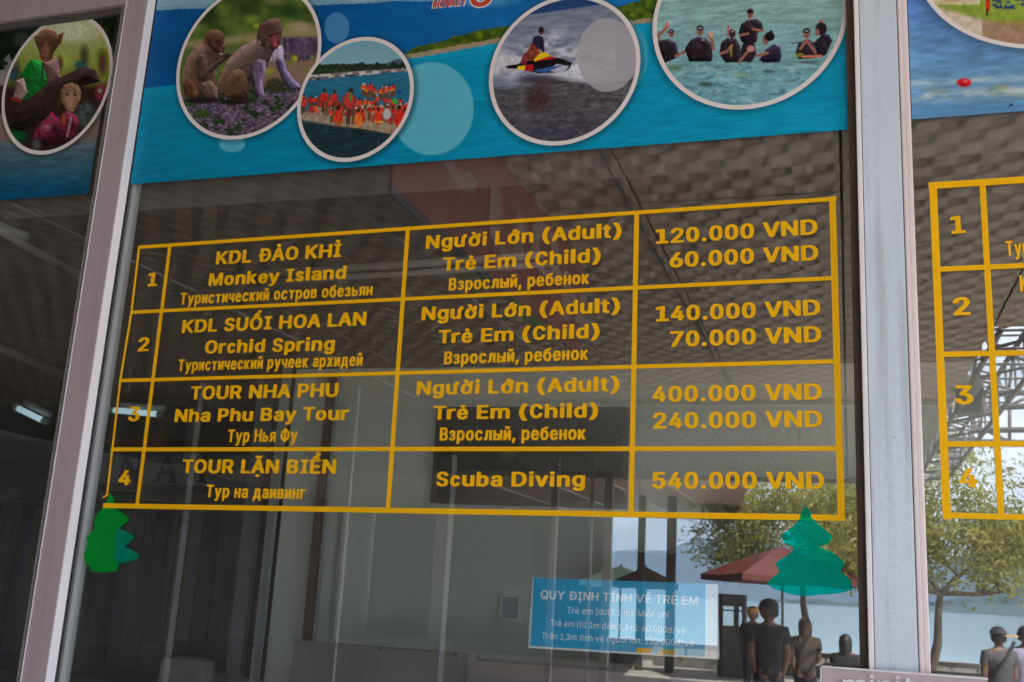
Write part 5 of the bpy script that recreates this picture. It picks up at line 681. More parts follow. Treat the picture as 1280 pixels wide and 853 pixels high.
def disc(name, c, rx, rz, m, parent, y, hole=0, **k):
    g = G(*c); bm = bmesh.new(); n = 36; a = [bm.verts.new((g[0] + math.cos(t * 2 * math.pi / n) * rx, y, g[2] + math.sin(t * 2 * math.pi / n) * rz)) for t in range(n)]
    if hole:
        b = [bm.verts.new((g[0] + math.cos(t * 2 * math.pi / n) * rx * hole, y, g[2] + math.sin(t * 2 * math.pi / n) * rz * hole)) for t in range(n)]
        for t in range(n): bm.faces.new((a[t], a[(t + 1) % n], b[(t + 1) % n], b[t]))
    else: bm.faces.new(a)
    return tag(link(name, fin(bm, name), parent, m), **k)
disc('logo_ring', (602, -2), .034, .030, whv, cp, -.0014, .3); disc('logo_ring', (602, -2), .030, .026, redv, cp, -.0019, .5)
lp = empty('poster', (-2.3, -.001, 2.6), label='dark beach poster with a round photo of two dressed monkeys on the left glass pane', cat='poster')
sheet('print_sheet', -2.95, -2.066, 2.583, 3.149, -.0010, .0028, leftp, lp, ragged(5)); medallion(MED['m0'][0], MED['m0'][1], MED['m0'][2], m0, lp, -.0018, 'round photo of two monkeys in clothes, one under a dark straw hat')
rp = empty('poster', (.5, -.001, 2.6), label='pale blue sea poster with a red float on the right glass pane', cat='poster')
sheet('print_sheet', .1535, 1.0, 2.613, 3.15, -.0010, .0030, rightp, rp, ragged(7)); medallion(MED['m5'][0], MED['m5'][1], MED['m5'][2], m5, rp, -.0018, 'round photo of a sunny beach')
# ------------------------------------------------------------------ paper trees, notice, acrylic sign
def cutout(name, pts, m, parent, y, th=.0004, **k):
    me = poly_curve([[(x, -yy) for x, yy in pts]], th)
    def fn(v):
        o = np.array([G(a, -b) for a, b, _ in v]); o[:, 1] = y - v[:, 2]; return o
    map_verts(me, fn); return tag(link(name, me, parent, m), **k)
def translucent(name, col, a):
    m = mat(name, col, .5, .06, 12); n = m.node_tree; b = n.nodes['Principled BSDF']; o = n.nodes['Material Output']
    t = n.nodes.new('ShaderNodeBsdfTranslucent'); t.inputs[0].default_value = (*col, 1); x = n.nodes.new('ShaderNodeMixShader'); x.inputs[0].default_value = a
    n.links.new(b.outputs[0], x.inputs[1]); n.links.new(t.outputs[0], x.inputs[2]); n.links.new(x.outputs[0], o.inputs[0]); return m
def film(name, col, tint, a):
    m = mat(name, col, .5, .10, 9); n = m.node_tree; b = n.nodes['Principled BSDF']; b.inputs['Specular IOR Level'].default_value = .15; o = n.nodes['Material Output']
    t = n.nodes.new('ShaderNodeBsdfTransparent'); t.inputs[0].default_value = (*tint, 1); x = n.nodes.new('ShaderNodeMixShader'); x.inputs[0].default_value = a
    n.links.new(t.outputs[0], x.inputs[1]); n.links.new(b.outputs[0], x.inputs[2]); n.links.new(x.outputs[0], o.inputs[0]); return m
gp = film('green film', (.0, .40, .04), (.0, .55, .25), .62); gp2 = film('sea green film', (.0, .40, .24), (.01, .82, .66), .4); gp3 = film('clear teal film', (.0, .80, .58), (.05, .95, .92), .14)
t1 = [(137, 616), (141, 620), (147, 637), (158, 645), (162.5, 650), (152, 658.5), (149, 661), (162, 666), (168, 671), (160, 680), (156.5, 684), (170, 690), (175.5, 695.5), (168, 700), (160, 702.5), (148, 705), (148, 714), (128, 716), (114.5, 714.5), (112, 707), (107, 704), (105.5, 694), (108, 684), (110.5, 681), (108, 673), (115, 665), (119, 661), (118, 650), (124, 640), (132, 632)]
t = empty('paper_tree', tuple(Vector(G(140, 670))), label='small green paper fir tree taped beside the left mullion', cat='paper decoration', group='green paper fir trees')
cutout('paper_sheet', t1, gp, t, -.0010, .0002)
cutout('paper_fold', [(147, 657), (149, 661), (162, 666), (168, 671), (160, 680), (156.5, 684), (170, 690), (175.5, 695.5), (168, 700), (160, 702.5), (148, 705), (143, 700), (144, 672)], gp2, t, -.0016, .0002)
t2 = [(1007, 633), (1014, 641), (1014, 647), (1034, 665), (1041, 671), (1036, 680), (1022, 683), (1040, 690), (1056, 703), (1051, 715), (1064, 725), (1066, 737), (1050, 742), (1024, 744), (1004, 746), (984, 742), (965, 735), (958, 729), (966, 722), (974, 715), (969, 704), (990, 690), (992, 684), (980, 679), (976, 670), (994, 656), (1000, 648), (1001, 641)]
t = empty('paper_tree', tuple(Vector(G(1010, 700))), label='larger sea green paper fir tree under the price 540.000 VND', cat='paper decoration', group='green paper fir trees')
cutout('paper_sheet', t2, gp3, t, -.0022, .0002); cutout('paper_top', [(1007, 633.5), (1013, 641), (1013, 646.5), (1002, 648), (1001.5, 641)], gp2, t, -.0028, .0002)
nb = mat('blue notice paper', (.0, .40, .70), .5, .05, 14); nw = mat('white notice paper', (.88, .86, .86), .5, .03, 14); ltr = mat('pale notice print', (.9, .9, .9), .5, .01)
t = empty('fare_notice', tuple(Vector(G(780, 770))), label='blue paper notice with child ticket rules taped low inside the middle pane', cat='notice')
cutout('notice_sheet', [(664.3, 721.8), (897, 730.6), (898.6, 824.8), (658.9, 810.2)], nw, t, .0085)
cutout('blue_print', [(666, 722.2), (881.4, 729.8), (880.6, 821.4), (661.6, 807.8)], nb, t, .0078)
for s, f, L, R, c in (("QUY ĐỊNH TÍNH VÉ TRẺ EM", 'B', (674.5, 748.7), (872, 757), 11.2), ("Trẻ em (dưới 1 m): Miễn phí", 'A', (707.6, 767), (835.5, 772.4), 8), ("Trẻ em (từ 1m đến 1,3m): 60.000đ/vé", 'A', (686.4, 782.4), (855.7, 792.7), 7.8), ("Trên 1,3m tính vé người lớn: 120.000đ/vé", 'A', (675.8, 798.5), (866.3, 808.6), 7.8)):
    lettering('lettering', s, f, L, R, c, ltr, t, y=.0071, rot=-.02, thick=.0001)
cutout('orange_mark', [(796.5, 810), (815.5, 811), (812, 817), (793.5, 816)], vin, t, .0072); cutout('yellow_mark', [(826, 811.5), (846.5, 813), (840.5, 819.5), (820, 817.5)], mat('ochre print', (.62, .45, .03), .5, .03), t, .0072)
ac = bpy.data.materials.new('clear acrylic'); ac.use_nodes = True; n_ = ac.node_tree; b_ = n_.nodes['Principled BSDF']; b_.inputs['Base Color'].default_value = (.75, .62, .64, 1); b_.inputs['Roughness'].default_value = .15
x_ = n_.nodes.new('ShaderNodeMixShader'); x_.inputs[0].default_value = .45; t_ = n_.nodes.new('ShaderNodeBsdfTransparent'); n_.links.new(t_.outputs[0], x_.inputs[1]); n_.links.new(b_.outputs[0], x_.inputs[2]); n_.links.new(x_.outputs[0], n_.nodes['Material Output'].inputs[0])
a0, a1 = G(1028, 837.5, -.06), G(1234, 846.5, -.06)
t = empty('acrylic_sign', (float(a0[0] + a1[0]) / 2, -.06, float(a0[2]) - .1), label='clear acrylic holder with pale letters at the foot of the right mullion', cat='sign')
zt = float(a0[2] + a1[2]) / 2
box('front_sheet', (a0[0], a1[0], -.064, -.061, zt - .2, zt), ac, t); box('top_edge', (a0[0] - .001, a1[0] + .001, -.0655, -.0400, zt + .0002, zt + .003), mat('bright acrylic edge', (.8, .76, .76), .2, .03), t)
box('side_edge', (a0[0] - .004, a0[0] - .0012, -.0655, -.040, zt - .2, zt), mat('bright acrylic edge', (.8, .76, .76), .2, .03), t)
bbk = box('backing', (a0[0], a1[0], -.0600, -.0570, zt - .2, zt - .006), ac, t)
lettering('lettering', 'miniteno', 'A', (1054, 864), (1212, 871), 24, mat('white acrylic letters', (.82, .8, .8), .4, .02), t, y=-.069, rot=0, thick=.002)

MTC = (.07, .11, .13); MTC2 = (.05, .08, .05); HZ = .00013
# ------------------------------------------------------------------ interior behind the glass
OZ = 2.545
def Wz(px, py, z):
    d = ray(px, py); k = (z - ZC) / d[2]; return Vector(np.array([0, -D, ZC]) + d * k)
inw = mat('grey green partition paint', (.72, .73, .65), .75, .06, 2, .05, 40)
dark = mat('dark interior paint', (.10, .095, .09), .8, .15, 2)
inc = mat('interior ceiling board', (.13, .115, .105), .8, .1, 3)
strip_l = mat('lighter ceiling batten', (.42, .40, .38), .6, .05, 4)
box('office_floor', (-12, 8, .151, 7, -.1, 0), mat('office floor tile', (.55, .53, .50), .4, .1, 3), kind='structure')
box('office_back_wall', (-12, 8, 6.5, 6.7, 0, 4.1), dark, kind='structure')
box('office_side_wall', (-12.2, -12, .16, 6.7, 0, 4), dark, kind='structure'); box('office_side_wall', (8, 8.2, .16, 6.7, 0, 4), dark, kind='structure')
box('office_ceiling', (-12, 8, .06, 6.49, OZ, OZ + .1), inc, kind='structure'); box('plenum_blind', (-12, 8, .056, .12, OZ + .101, 4.1), dark, kind='structure'); box('office_roof', (-12.2, 8.2, .051, 6.7, 4.101, 4.25), inc, kind='structure')  # panel above the ceiling edge is added to hide the bright plenum
def W(px, py, Y): g = G(px, py, Y); return Vector(g)
# partition wall at the back of the booth
YW = 2.2
pl_ = W(352, 640, YW).x
pt_ = empty('partition_wall', (pl_, YW, 0), label='grey green partition wall behind the ticket booth', cat='wall'); pt_['kind'] = 'structure'
xs_ = [pl_, W(398, 640, YW).x, W(545, 640, YW).x, W(690, 640, YW).x, W(800, 640, YW).x, W(1000, 640, YW).x, 8]
for a, b in zip(xs_, xs_[1:]): box('panel', (a + .0006, b - .0006, YW, YW + .05, .02, OZ - .002), inw, pt_)
jamb = mat('pale door jamb', (.42, .42, .41), .5, .05); wood = mat('brown timber', (.16, .075, .045), .6, .2, 5, .2, 30, stretch=(8, 8, .5))
def vpost(name, px, wpx, py0, py1, Y, m, dep=.04, **k):
    a = W(px, 700, Y); h = wpx / 2 / F * (Y + D) ; z0 = W(px, py1, Y).z; z1 = W(px, py0, Y).z
    return box(name, (a.x - h, a.x + h, Y - dep, Y, max(z0, 0), min(z1, OZ - .003)), m, **k)
vpost('door_jamb', 337, 9, 460, 1400, YW - .05, jamb, label='pale door jamb at the left edge of the grey partition', cat='door frame', kind='thing')
vpost('door_jamb', 312, 22, 460, 1400, YW + .2, mat('bluish door leaf', (.17, .18, .21), .4, .1), label='bluish grey door leaf standing ajar in the dark doorway', cat='door', kind='thing')
vpost('timber_post', 397, 12, 470, 803, YW - .05, wood, label='slim brown timber post against the grey partition', cat='post')
vpost('conduit', 403.5, 2.2, 470, 803, YW - .1, jamb, dep=.02, label='thin pale conduit beside the brown timber post', cat='pipe')
vpost('batten', 424, 3, 640, 800, YW - .005, strip_l, dep=.02, label='thin pale batten on the grey partition', cat='batten')
# dark cabinets added against the partition to keep the reflections before them contrasty
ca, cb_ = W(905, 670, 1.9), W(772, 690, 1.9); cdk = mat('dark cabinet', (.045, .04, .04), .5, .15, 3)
dc = empty('tall_backdrop_cabinet', (ca.x, 1.9, 0), label='row of added dark cabinets deepening the mirrored view right of the notice', cat='cabinet')
zt_ = W(950, 598, 1.9).z; nn = 5; wd_ = (2.4 - ca.x) / nn
for i in range(nn):
    box('door', (ca.x + i * wd_ + .004, ca.x + (i + 1) * wd_ - .004, 1.84, 1.86, .08, zt_ - .03), cdk, dc)
box('carcass', (ca.x, 2.4, 1.8605, 2.195, 0, zt_), cdk, dc)
box('low_backdrop_cabinet', (cb_.x, ca.x - .01, 1.86, 2.195, 0, cb_.z), cdk, label='added low dark backdrop to the mirrored view beside the tall cabinets', cat='cabinet')
# seascape painting
pa = empty('wall_painting', tuple(W(664, 570, YW - .06)), label='dark framed sea painting hanging on the grey partition behind the word Diving', cat='painting')
p0, p1, p2, p3_ = W(546, 509, YW - .05), W(786, 508, YW - .05), W(784, 633, YW - .05), W(541, 632, YW - .05)
fx0, fx1, fz0, fz1 = p0.x, p1.x, (p2.z + p3_.z) / 2, (p0.z + p1.z) / 2
box('frame', (fx0, fx1, YW - .05, YW - .01, fz0, fz1), mat('near black frame', (.012, .012, .014), .3, .1), pa, bev=.004)
def paintpic(px, py):
    p = Paint(px, py); X, Y = p.X, p.Y; p.C = np.zeros(X.shape + (3,)) + np.array((16, 24, 34.)); p.C *= (.6 + .8 * nz(X, Y, 40, 111)[..., None])
    p.ell(760, 520, 50, 30, (14, 62, 92), .9, soft=.9); p.ell(700, 580, 70, 40, (14, 46, 56), .8, soft=.9); p.ell(580, 610, 60, 22, (44, 42, 18), .8, soft=.8, tex=.8, ts=8); p.ell(650, 616, 90, 14, (50, 46, 14), .7, soft=.8, tex=.9, ts=8)
    p.poly([(628, 562), (646, 562), (642, 580), (620, 580)], (120, 118, 104), tex=.5, ts=6); p.ell(750, 575, 12, 12, (130, 110, 90), .8, soft=.5, tex=.8, ts=4); p.ell(640, 540, 40, 18, (58, 46, 26), .6, soft=.8, tex=.8, ts=8); p.ell(720, 545, 18, 10, (80, 24, 20), .6, soft=.8)
    return p.C * .55
sheet('canvas', fx0 + .025, fx1 - .025, fz0 + .025, fz1 - .025, YW - .0525, .012, paintpic, pa)
# counter and desks
desk_z = W(200, 846, 2.4).z - .03
cnt = mat('grey laminate', (.21, .195, .20), .45, .05); cl = W(372, 800, 1.5); cr_ = W(590, 813, 1.5)
cb = empty('counter_screen', (cl.x, 1.5, 0), label='grey laminate screen with screw heads above the counter', cat='counter')
box('panel', (cl.x, cr_.x, 1.47, 1.5, 0, cl.z), cnt, cb, bev=.003); box('end_strip', (cr_.x + .001, cr_.x + .03, 1.46, 1.5, 0, cl.z - .004), jamb, cb)
for px in (474, 570):
    q = W(px, 812 + (px - 474) * .07, 1.47); box('screw_head', (q.x - .005, q.x + .005, 1.466, 1.4695, q.z - .005, q.z + .005), blackg, cb)
r0 = W(592, 822, 1.5); ctr = empty('counter', (r0.x, 1.4, 0), label='long counter with a brownish ledge low behind the notice', cat='counter'); box('ledge', (r0.x + .04, 6, 1.35, 1.5, r0.z - .05, r0.z), mat('brownish counter edge', (.26, .20, .19), .4, .08), ctr)
box('front', (r0.x + .04, 6, 1.37, 1.5, 0, r0.z - .051), cnt, ctr)
# small notice frame on the partition
q = W(637, 760, YW - .03); fm = empty('wall_notice', (q.x, YW - .02, q.z), label='small square framed notice left of the fare notice on the partition', cat='notice')
box('sheet', (q.x - .035, q.x + .035, YW - .012, YW - .006, q.z - .045, q.z + .045), mat('dim notice sheet', (.38, .42, .42), .6), fm); boxes('frame', [(q.x - .05, q.x - .0355, YW - .02, YW - .002, q.z - .06, q.z + .06), (q.x + .0355, q.x + .05, YW - .02, YW - .002, q.z - .06, q.z + .06), (q.x - .035, q.x + .035, YW - .02, YW - .002, q.z + .0455, q.z + .06), (q.x - .035, q.x + .035, YW - .02, YW - .002, q.z - .06, q.z - .0455)], mat('pale notice frame', (.8, .8, .78), .5), fm)
# blue cables hanging in the dark office
cbl = mat('blue cable', (.03, .03, .22), .5, .05)
for i_, (px_, a_, b_) in enumerate(((38, 650, 735), (57, 640, 700), (248, 665, 735), (176, 600, 640))):
    A_, B_ = W(px_, a_, 2.75), W(px_ - (b_ - a_) * .17, b_, 2.75); tube('cable', [A_, (A_ + B_) / 2 + Vector((.012, 0, 0)), B_], .0045, cbl, None, 6, label=['leftmost thin blue cable hanging in front of the shelving', 'second thin blue cable from the left before the shelving', 'thin blue cable hanging right of the left paper tree', 'short blue cable hanging below the large letter A'][i_], cat='cable', group='blue cables in the office')
# monitor on the dark desk
mq = W(330, 846, 2.45); mo = empty('monitor', (mq.x, 2.5, desk_z), label='small dark monitor on the desk before the doorway', cat='monitor')
box('screen', (mq.x - .2, mq.x + .16, 2.5, 2.53, desk_z + .05, desk_z + .22), mat('dark screen', (.02, .022, .025), .15), mo, bev=.004); box('foot', (mq.x - .1, mq.x + .06, 2.46, 2.6, desk_z + .001, desk_z + .015), blackg, mo); box('neck', (mq.x - .04, mq.x, 2.531, 2.55, desk_z + .0152, desk_z + .12), blackg, mo)
# left part: dark shelving, lettered board, tubes, framed picture
dk2 = mat('dark shelf wood', (.055, .045, .04), .6, .2, 4); YB = 2.9
b0, b1 = W(60, 602, YB), W(345, 606, YB); b2 = W(130, 566, YB)
lb = empty('lettered_board', (b0.x, YB, b0.z), label='dim board with large dark serif letters above the shelving', cat='sign board')
box('board', (b0.x, b1.x, YB, YB + .04, b0.z, b2.z), mat('dim grey board', (.11, .12, .125), .6, .08), lb)
box('lower_rail', (b0.x, b1.x, YB - .02, YB + .04, b0.z - .05, b0.z - .002), blackg, lb)
navy = mat('navy letters', (.006, .01, .03), .5)
def serif(px, shape):
    q = W(px, 599, YB - .01); s = .17
    P = {'N': [[(0, 0), (.3, 0), (.3, .06), (.2, .07), (.2, .75), (.72, 0), (.85, 0), (.85, .93), (.95, .95), (.95, 1), (.62, 1), (.62, .95), (.75, .93), (.75, .28), (.25, 1), (0, 1), (0, .95), (.1, .92), (.1, .07), (0, .06)]],
         'A': [[(0, 0), (.32, 0), (.32, .06), (.2, .07), (.28, .3), (.66, .3), (.72, .07), (.62, .06), (.62, 0), (1, 0), (1, .06), (.92, .07), (.56, 1), (.46, 1), (.1, .07), (0, .06)], [(.31, .38), (.62, .38), (.47, .78)]],
         'I': [[(0, 0), (.36, 0), (.36, .06), (.26, .08), (.26, .92), (.36, .94), (.36, 1), (0, 1), (0, .94), (.1, .92), (.1, .08), (0, .06)]]}[shape]
    me = poly_curve([[(x * s, y * s) for x, y in c] for c in P], .004)
    def fn(v): return np.stack([q.x + v[:, 0], YB - .006 - v[:, 2], q.z + v[:, 1] - .02], -1)
    map_verts(me, fn); link('letter', me, lb, navy)
serif(146, 'N'); serif(191, 'A'); serif(246, 'I')
sh = empty('shelf_unit', (b0.x - 2, YB, 0), label='dark tall shelving of binders at the back left of the office', cat='shelf')
sx0 = W(-60, 700, YB).x; sx1 = W(300, 700, YB).x; k = 0; x = sx0
while x < sx1:
    wd = random.uniform(.04, .11); box('binder', (x, x + wd - .008, YB, YB + .2, .9, b0.z - .12 - random.uniform(0, .12)), mat('binder %d' % (k % 5), [(.03, .035, .05), (.05, .045, .04), (.02, .03, .03), (.045, .04, .06), (.06, .055, .05)][k % 5], .5), sh); x += wd; k += 1
box('shelf_board', (sx0, sx1, YB - .02, YB + .3, .86, .9), dk2, sh); box('shelf_board', (sx0, sx1, YB - .02, YB + .3, b0.z - .10, b0.z - .06), dk2, sh); box('cabinet', (sx0, sx1, YB - .02, YB + .3, 0, .858), dk2, sh)
f0, f1 = W(137, 515, YB - .3), W(203, 556, YB - .3)
pf = empty('framed_picture', (f0.x, YB - .3, f1.z), label='dim picture in a reddish wooden frame below the strip light', cat='picture')
box('picture', (f0.x + .05, f1.x - .05, YB - .29, YB - .27, f1.z + .05, f0.z - .05), mat('dim picture', (.03, .035, .035), .3, .3, 4), pf)
boxes('frame', [(f0.x, f1.x, YB - .3, YB - .26, f0.z - .05, f0.z), (f0.x, f1.x, YB - .3, YB - .26, f1.z, f1.z + .05), (f0.x, f0.x + .05, YB - .3, YB - .26, f1.z + .0502, f0.z - .0502), (f1.x - .05, f1.x, YB - .3, YB - .26, f1.z + .0502, f0.z - .0502)], mat('reddish wood frame', (.12, .035, .012), .4, .1), pf)
em = bpy.data.materials.new('lit fluorescent tube'); em.use_nodes = True; em.node_tree.nodes['Principled BSDF'].inputs['Emission Color'].default_value = (.55, .85, .95, 1); em.node_tree.nodes['Principled BSDF'].inputs['Emission Strength'].default_value = .2
def ftube(a, b, Y, lab, r=.017):
    p, q = W(*a, Y), W(*b, Y); t = empty('strip_light', tuple((p + q) / 2), label=lab, cat='lamp', group='lit strip lights in the office'); d = (q - p).normalized()
    tube('tube', [p, q], r, em, t, 8); tube('cap', [p - d * .03, p], r * 1.2, jamb, t, 8); tube('cap', [q, q + d * .03], r * 1.2, jamb, t, 8)
    tube('fitting', [p + Vector((0, .05, .04)), q + Vector((0, .05, .04))], .02, jamb, t, 6)
ftube((143, 513), (198, 518), 2.6, 'cool white strip light behind row 3 of the price table'); ftube((23, 511), (54, 526), 2.4, 'cool white strip light seen through the left pane')
# ceiling battens and a hanging tube fitting
for a, b, Y, wd in (((0, 289), (101, 345), .75, .03), ((0, 435), (82, 469), 2.6, .045)):
    p, q = Wz(*a, OZ - wd / 2), Wz(*b, OZ - wd / 2); tube('ceiling_batten', [p + (p - q) * .6, q], wd / 2, strip_l, None, 6, label='pale sloping batten under the dark office ceiling, %s' % ('upper one' if a[1] < 300 else 'lower one'), cat='batten', group='ceiling battens')
p, q = Wz(322, 343, OZ - .03), Wz(694, 318, OZ - .03)
t = empty('lamp_fitting', tuple((p + q) / 2), label='long grey unlit lamp fitting hanging behind the top row of the price table', cat='lamp')
tube('batten', [p, q], .012, mat('grey lamp batten', (.36, .33, .31), .5), t, 8); tube('batten', [p + Vector((.0, .03, -.02)), q + Vector((0, .03, -.02))], .010, mat('grey lamp batten', (.3, .3, .3)), t, 8)
for g_ in (p, q): tube('end_cap', [g_ + Vector((-.012, 0, -.02)), g_ + Vector((.012, 0, -.005))], .022, blackg, t, 10)
for g_ in (p * .8 + q * .2, p * .2 + q * .8): tube('hanger', [g_, Vector((g_.x, g_.y, OZ))], .004, blackg, t, 5)
# things on the desk at the lower left
desk = W(200, 846, 2.4); box('desk', (desk.x - 1.6, desk.x + 2.0, 2.35, 2.85, desk.z - .06, desk.z - .03), dk2, label='dark desk behind the lower left of the middle pane', cat='desk')
q = W(232, 850, 2.1); bm = bmesh.new(); box_bm(bm, q.x - .15, q.x + .12, 2.08, 2.18, q.z - .6, q.z + .10, bev=.045); link('chair_back', fin(bm, 'chair_back'), None, mat('pale chair fabric', (.26, .25, .26), .8)); tag(bpy.data.objects['chair_back'], 'pale rounded chair back low behind the middle pane', 'chair')
for i, (px, py, c) in enumerate(((279, 846, (.42, .38, .33)), (302, 848, (.36, .36, .34)), (262, 852, (.4, .3, .2)))):
    q = W(px, py, 2.45); box('paper_stack', (q.x - .08, q.x + .08, 2.37, 2.6, desk.z - .0295, desk.z + .01 * (i + 1)), mat('paper %d' % i, c, .7), label=['small white paper stack on the dark desk', 'grey paper stack on the right of the dark desk', 'tan envelope pile on the left of the dark desk'][i], cat='paper')
# ------------------------------------------------------------------ the hall and the shore in front of the window (seen mirrored)
HC = 3.6
pave = mat('concrete paving', (.40, .37, .34), .7, .1, .8, .2, 20)
box('hall_floor', (-16, 14, -27, -.002, -.3, 0), pave, kind='structure')
bm = bmesh.new(); box_bm(bm, -60, 60, -27.5, -26.99, -3.0, .3); tag(link('sea_wall', fin(bm, 'sea_wall'), None, mat('sea wall concrete', (.25, .23, .21), .8, .15, 1)), kind='structure')
bm = bmesh.new(); bmesh.ops.create_grid(bm, x_segments=2, y_segments=2, size=9000); me = fin(bm, 'sea'); seam = mat('bay water', (.22, .34, .31), .12, .1, .02, .25, .9, spec=.5); so_ = link('sea', me, None, seam, loc=(0, -9020, -2.0)); so_['kind'] = 'structure'
bm = bmesh.new(); bmesh.ops.create_grid(bm, x_segments=2, y_segments=2, size=3000); so_ = link('ground', fin(bm, 'ground'), None, pave, loc=(0, 2973.5, -.31)); so_['kind'] = 'structure'
def ceil_mat(name, a, b, sx, sy, st):
    m = bpy.data.materials.new(name); m.use_nodes = True; n = m.node_tree; bs = n.nodes['Principled BSDF']; bs.inputs['Roughness'].default_value = .6
    t = n.nodes.new('ShaderNodeTexCoord'); s = n.nodes.new('ShaderNodeSeparateXYZ'); n.links.new(t.outputs['Object'], s.inputs[0])
    def mth(op, a, b=None):
        q = n.nodes.new('ShaderNodeMath'); q.operation = op
        for i, v in enumerate((a, b)):
            if v is None: continue
            if isinstance(v, (int, float)): q.inputs[i].default_value = v
            else: n.links.new(v, q.inputs[i])
        return q.outputs[0]
    h = mth('MAXIMUM', mth('MINIMUM', mth('MULTIPLY', mth('MULTIPLY', mth('SINE', mth('MULTIPLY', s.outputs['X'], math.pi / sx)), mth('SINE', mth('MULTIPLY', s.outputs['Y'], math.pi / sy))), 2.2), 1.0), -1.0)
    z = n.nodes.new('ShaderNodeTexNoise'); z.inputs['Scale'].default_value = 5; n.links.new(t.outputs['Object'], z.inputs['Vector'])
    f = mth('ADD', mth('MULTIPLY', h, .42), mth('ADD', mth('MULTIPLY', z.outputs['Fac'], .5), .25))
    mx = n.nodes.new('ShaderNodeMix'); mx.data_type = 'RGBA'; n.links.new(f, mx.inputs['Factor']); mx.inputs['A'].default_value = (*a, 1); mx.inputs['B'].default_value = (*b, 1)
    n.links.new(mx.outputs['Result'], bs.inputs['Base Color']); bp = n.nodes.new('ShaderNodeBump'); bp.inputs['Strength'].default_value = st; bp.inputs['Distance'].default_value = .02
    n.links.new(h, bp.inputs['Height']); n.links.new(bp.outputs[0], bs.inputs['Normal']); return m
cA = ceil_mat('embossed ceiling panel', (.31, .245, .18), (.55, .44, .33), .10, .13, .55)
cB = ceil_mat('ribbed grey green ceiling panel', (.20, .21, .18), (.28, .28, .24), .06, 3.0, .2)
hc = empty('hall_ceiling', (0, -7, HC), label='embossed panel ceiling of the open waiting hall', cat='ceiling'); hc['kind'] = 'structure'
def panel_me(w_, l_, name):
    bm = bmesh.new(); box_bm(bm, 0.007, w_ - .007, .008, l_ - .008, 0, .02, bev=.004); me = fin(bm, name); return me
pmA = panel_me(1.045, 2.9, 'panel'); pmB = panel_me(1.045, 2.55, 'panel')
for i in range(-13, 4):
    x = i * 1.045
    for j in range(3):
        if i >= 1 and j >= 2: continue
        link('panel', pmA, hc, cA, loc=(x + .0 - hc.location.x, -.02 - (j + 1) * 2.9 + 7, 0))
    for j in range(3):
        if i >= 1: continue
        link('panel', pmB, hc, cB, loc=(x, -8.72 - (j + 1) * 2.55 + 7 + .3, .03))
box('roof_deck', (-13.6, 1.05, -16.2, -.02, HC + .06, HC + .2), dark, hc); box('roof_deck', (1.051, 4.1, -5.8, -.02, HC + .06, HC + .2), dark, hc)
bmA = mat('ceiling cross batten', (.46, .44, .37), .6, .06)
box('cross_batten', (-13.6, 1.04, -8.80, -8.70, HC - .06, HC + .03), bmA, hc); box('fascia', (-13.6, 1.3, -16.3, -16.21, HC - .05, HC + .2), bmA, hc)
for xx in (-4.7, -2.62): box('pale_batten', (xx - .02, xx + .02, -8.6, -.05, HC - .015, HC - .001), strip_l, hc)
for i in range(5): tube('seam_cord', [(-1.09 + .03 * (i > 2), -.1 - i * 1.7, HC - .01), (-1.09, -1.7 - i * 1.7, HC - .01)], .008, dark, hc, 5)
# far canopy with rows of unlit tubes
fc = empty('far_canopy', (-6, -21, HC), label='flat canopy beyond the hall with long unlit tubes', cat='canopy')
bm = bmesh.new(); vs = [bm.verts.new(v) for v in ((-14, -16.31, HC), (-1.62, -16.31, HC), (-2.85, -26.7, HC), (-14, -26.7, HC), (-14, -16.31, HC + .25), (-1.62, -16.31, HC + .25), (-2.85, -26.7, HC + .25), (-14, -26.7, HC + .25))]
for f in ((0, 3, 2, 1), (4, 5, 6, 7), (0, 1, 5, 4), (1, 2, 6, 5), (2, 3, 7, 6), (3, 0, 4, 7)): bm.faces.new([vs[i] for i in f])
link('soffit', fin(bm, 'soffit'), fc, mat('pinkish soffit', (.72, .58, .53), .7, .08, 2))
wt = mat('white tube', (.85, .85, .85), .4, .02)
for xx in (-3.2, -4.3, -5.6, -7.0): tube('ceiling_tube', [(xx, -26.2, HC - .03), (xx, -17, HC - .03)], .02, wt, fc, 6)
# lattice roof edge girder along the right side of the hall
stl = mat('grey painted steel', (.16, .15, .145), .5, .1)
lg = empty('roof_girder', (1.2, -8, HC), label='grey steel lattice girder along the open edge of the hall roof', cat='girder')
bm = bmesh.new(); y0, y1 = -6.0, -16.2; ch = [(1.12, HC + .02), (1.12, HC + .42), (1.55, HC + .02), (1.55, HC + .42)]
for (x, z) in ch: tube_bm(bm, [(x, y0, z), (x, y1, z)], .028, 6)
n = 17; dy = (y1 - y0) / n
for i in range(n):
    a, b = y0 + i * dy, y0 + (i + 1) * dy; e = i % 2
    for (p, q) in ((0, 1), (2, 3), (0, 2), (1, 3)):
        P_, Q_ = ch[p], ch[q]
        tube_bm(bm, [(P_[0], a if e else b, P_[1]), (Q_[0], b if e else a, Q_[1])], .015, 5); tube_bm(bm, [(P_[0], a, P_[1]), (Q_[0], a, Q_[1])], .012, 5)
link('lattice', fin(bm, 'lattice'), lg, stl)
gt = empty('gantry_frame', (2.6, -13, HC), label='grey steel gantry frame against the sky beyond the hall roof', cat='gantry')
for k_, (a, b) in enumerate((((1226, 511), (1420, 500)), ((1240, 493), (1420, 484)), ((1226, 538), (1420, 536)), ((1200, 552), (1420, 556)), ((1238, 490), (1238, 512)), ((1262, 490), (1262, 556)), ((1250, 512), (1300, 490)), ((1215, 530), (1262, 552)))):
    tube('beam', [M(*a, 14), M(*b, 14)], .045 if k_ < 4 else .025, stl, gt, 6)
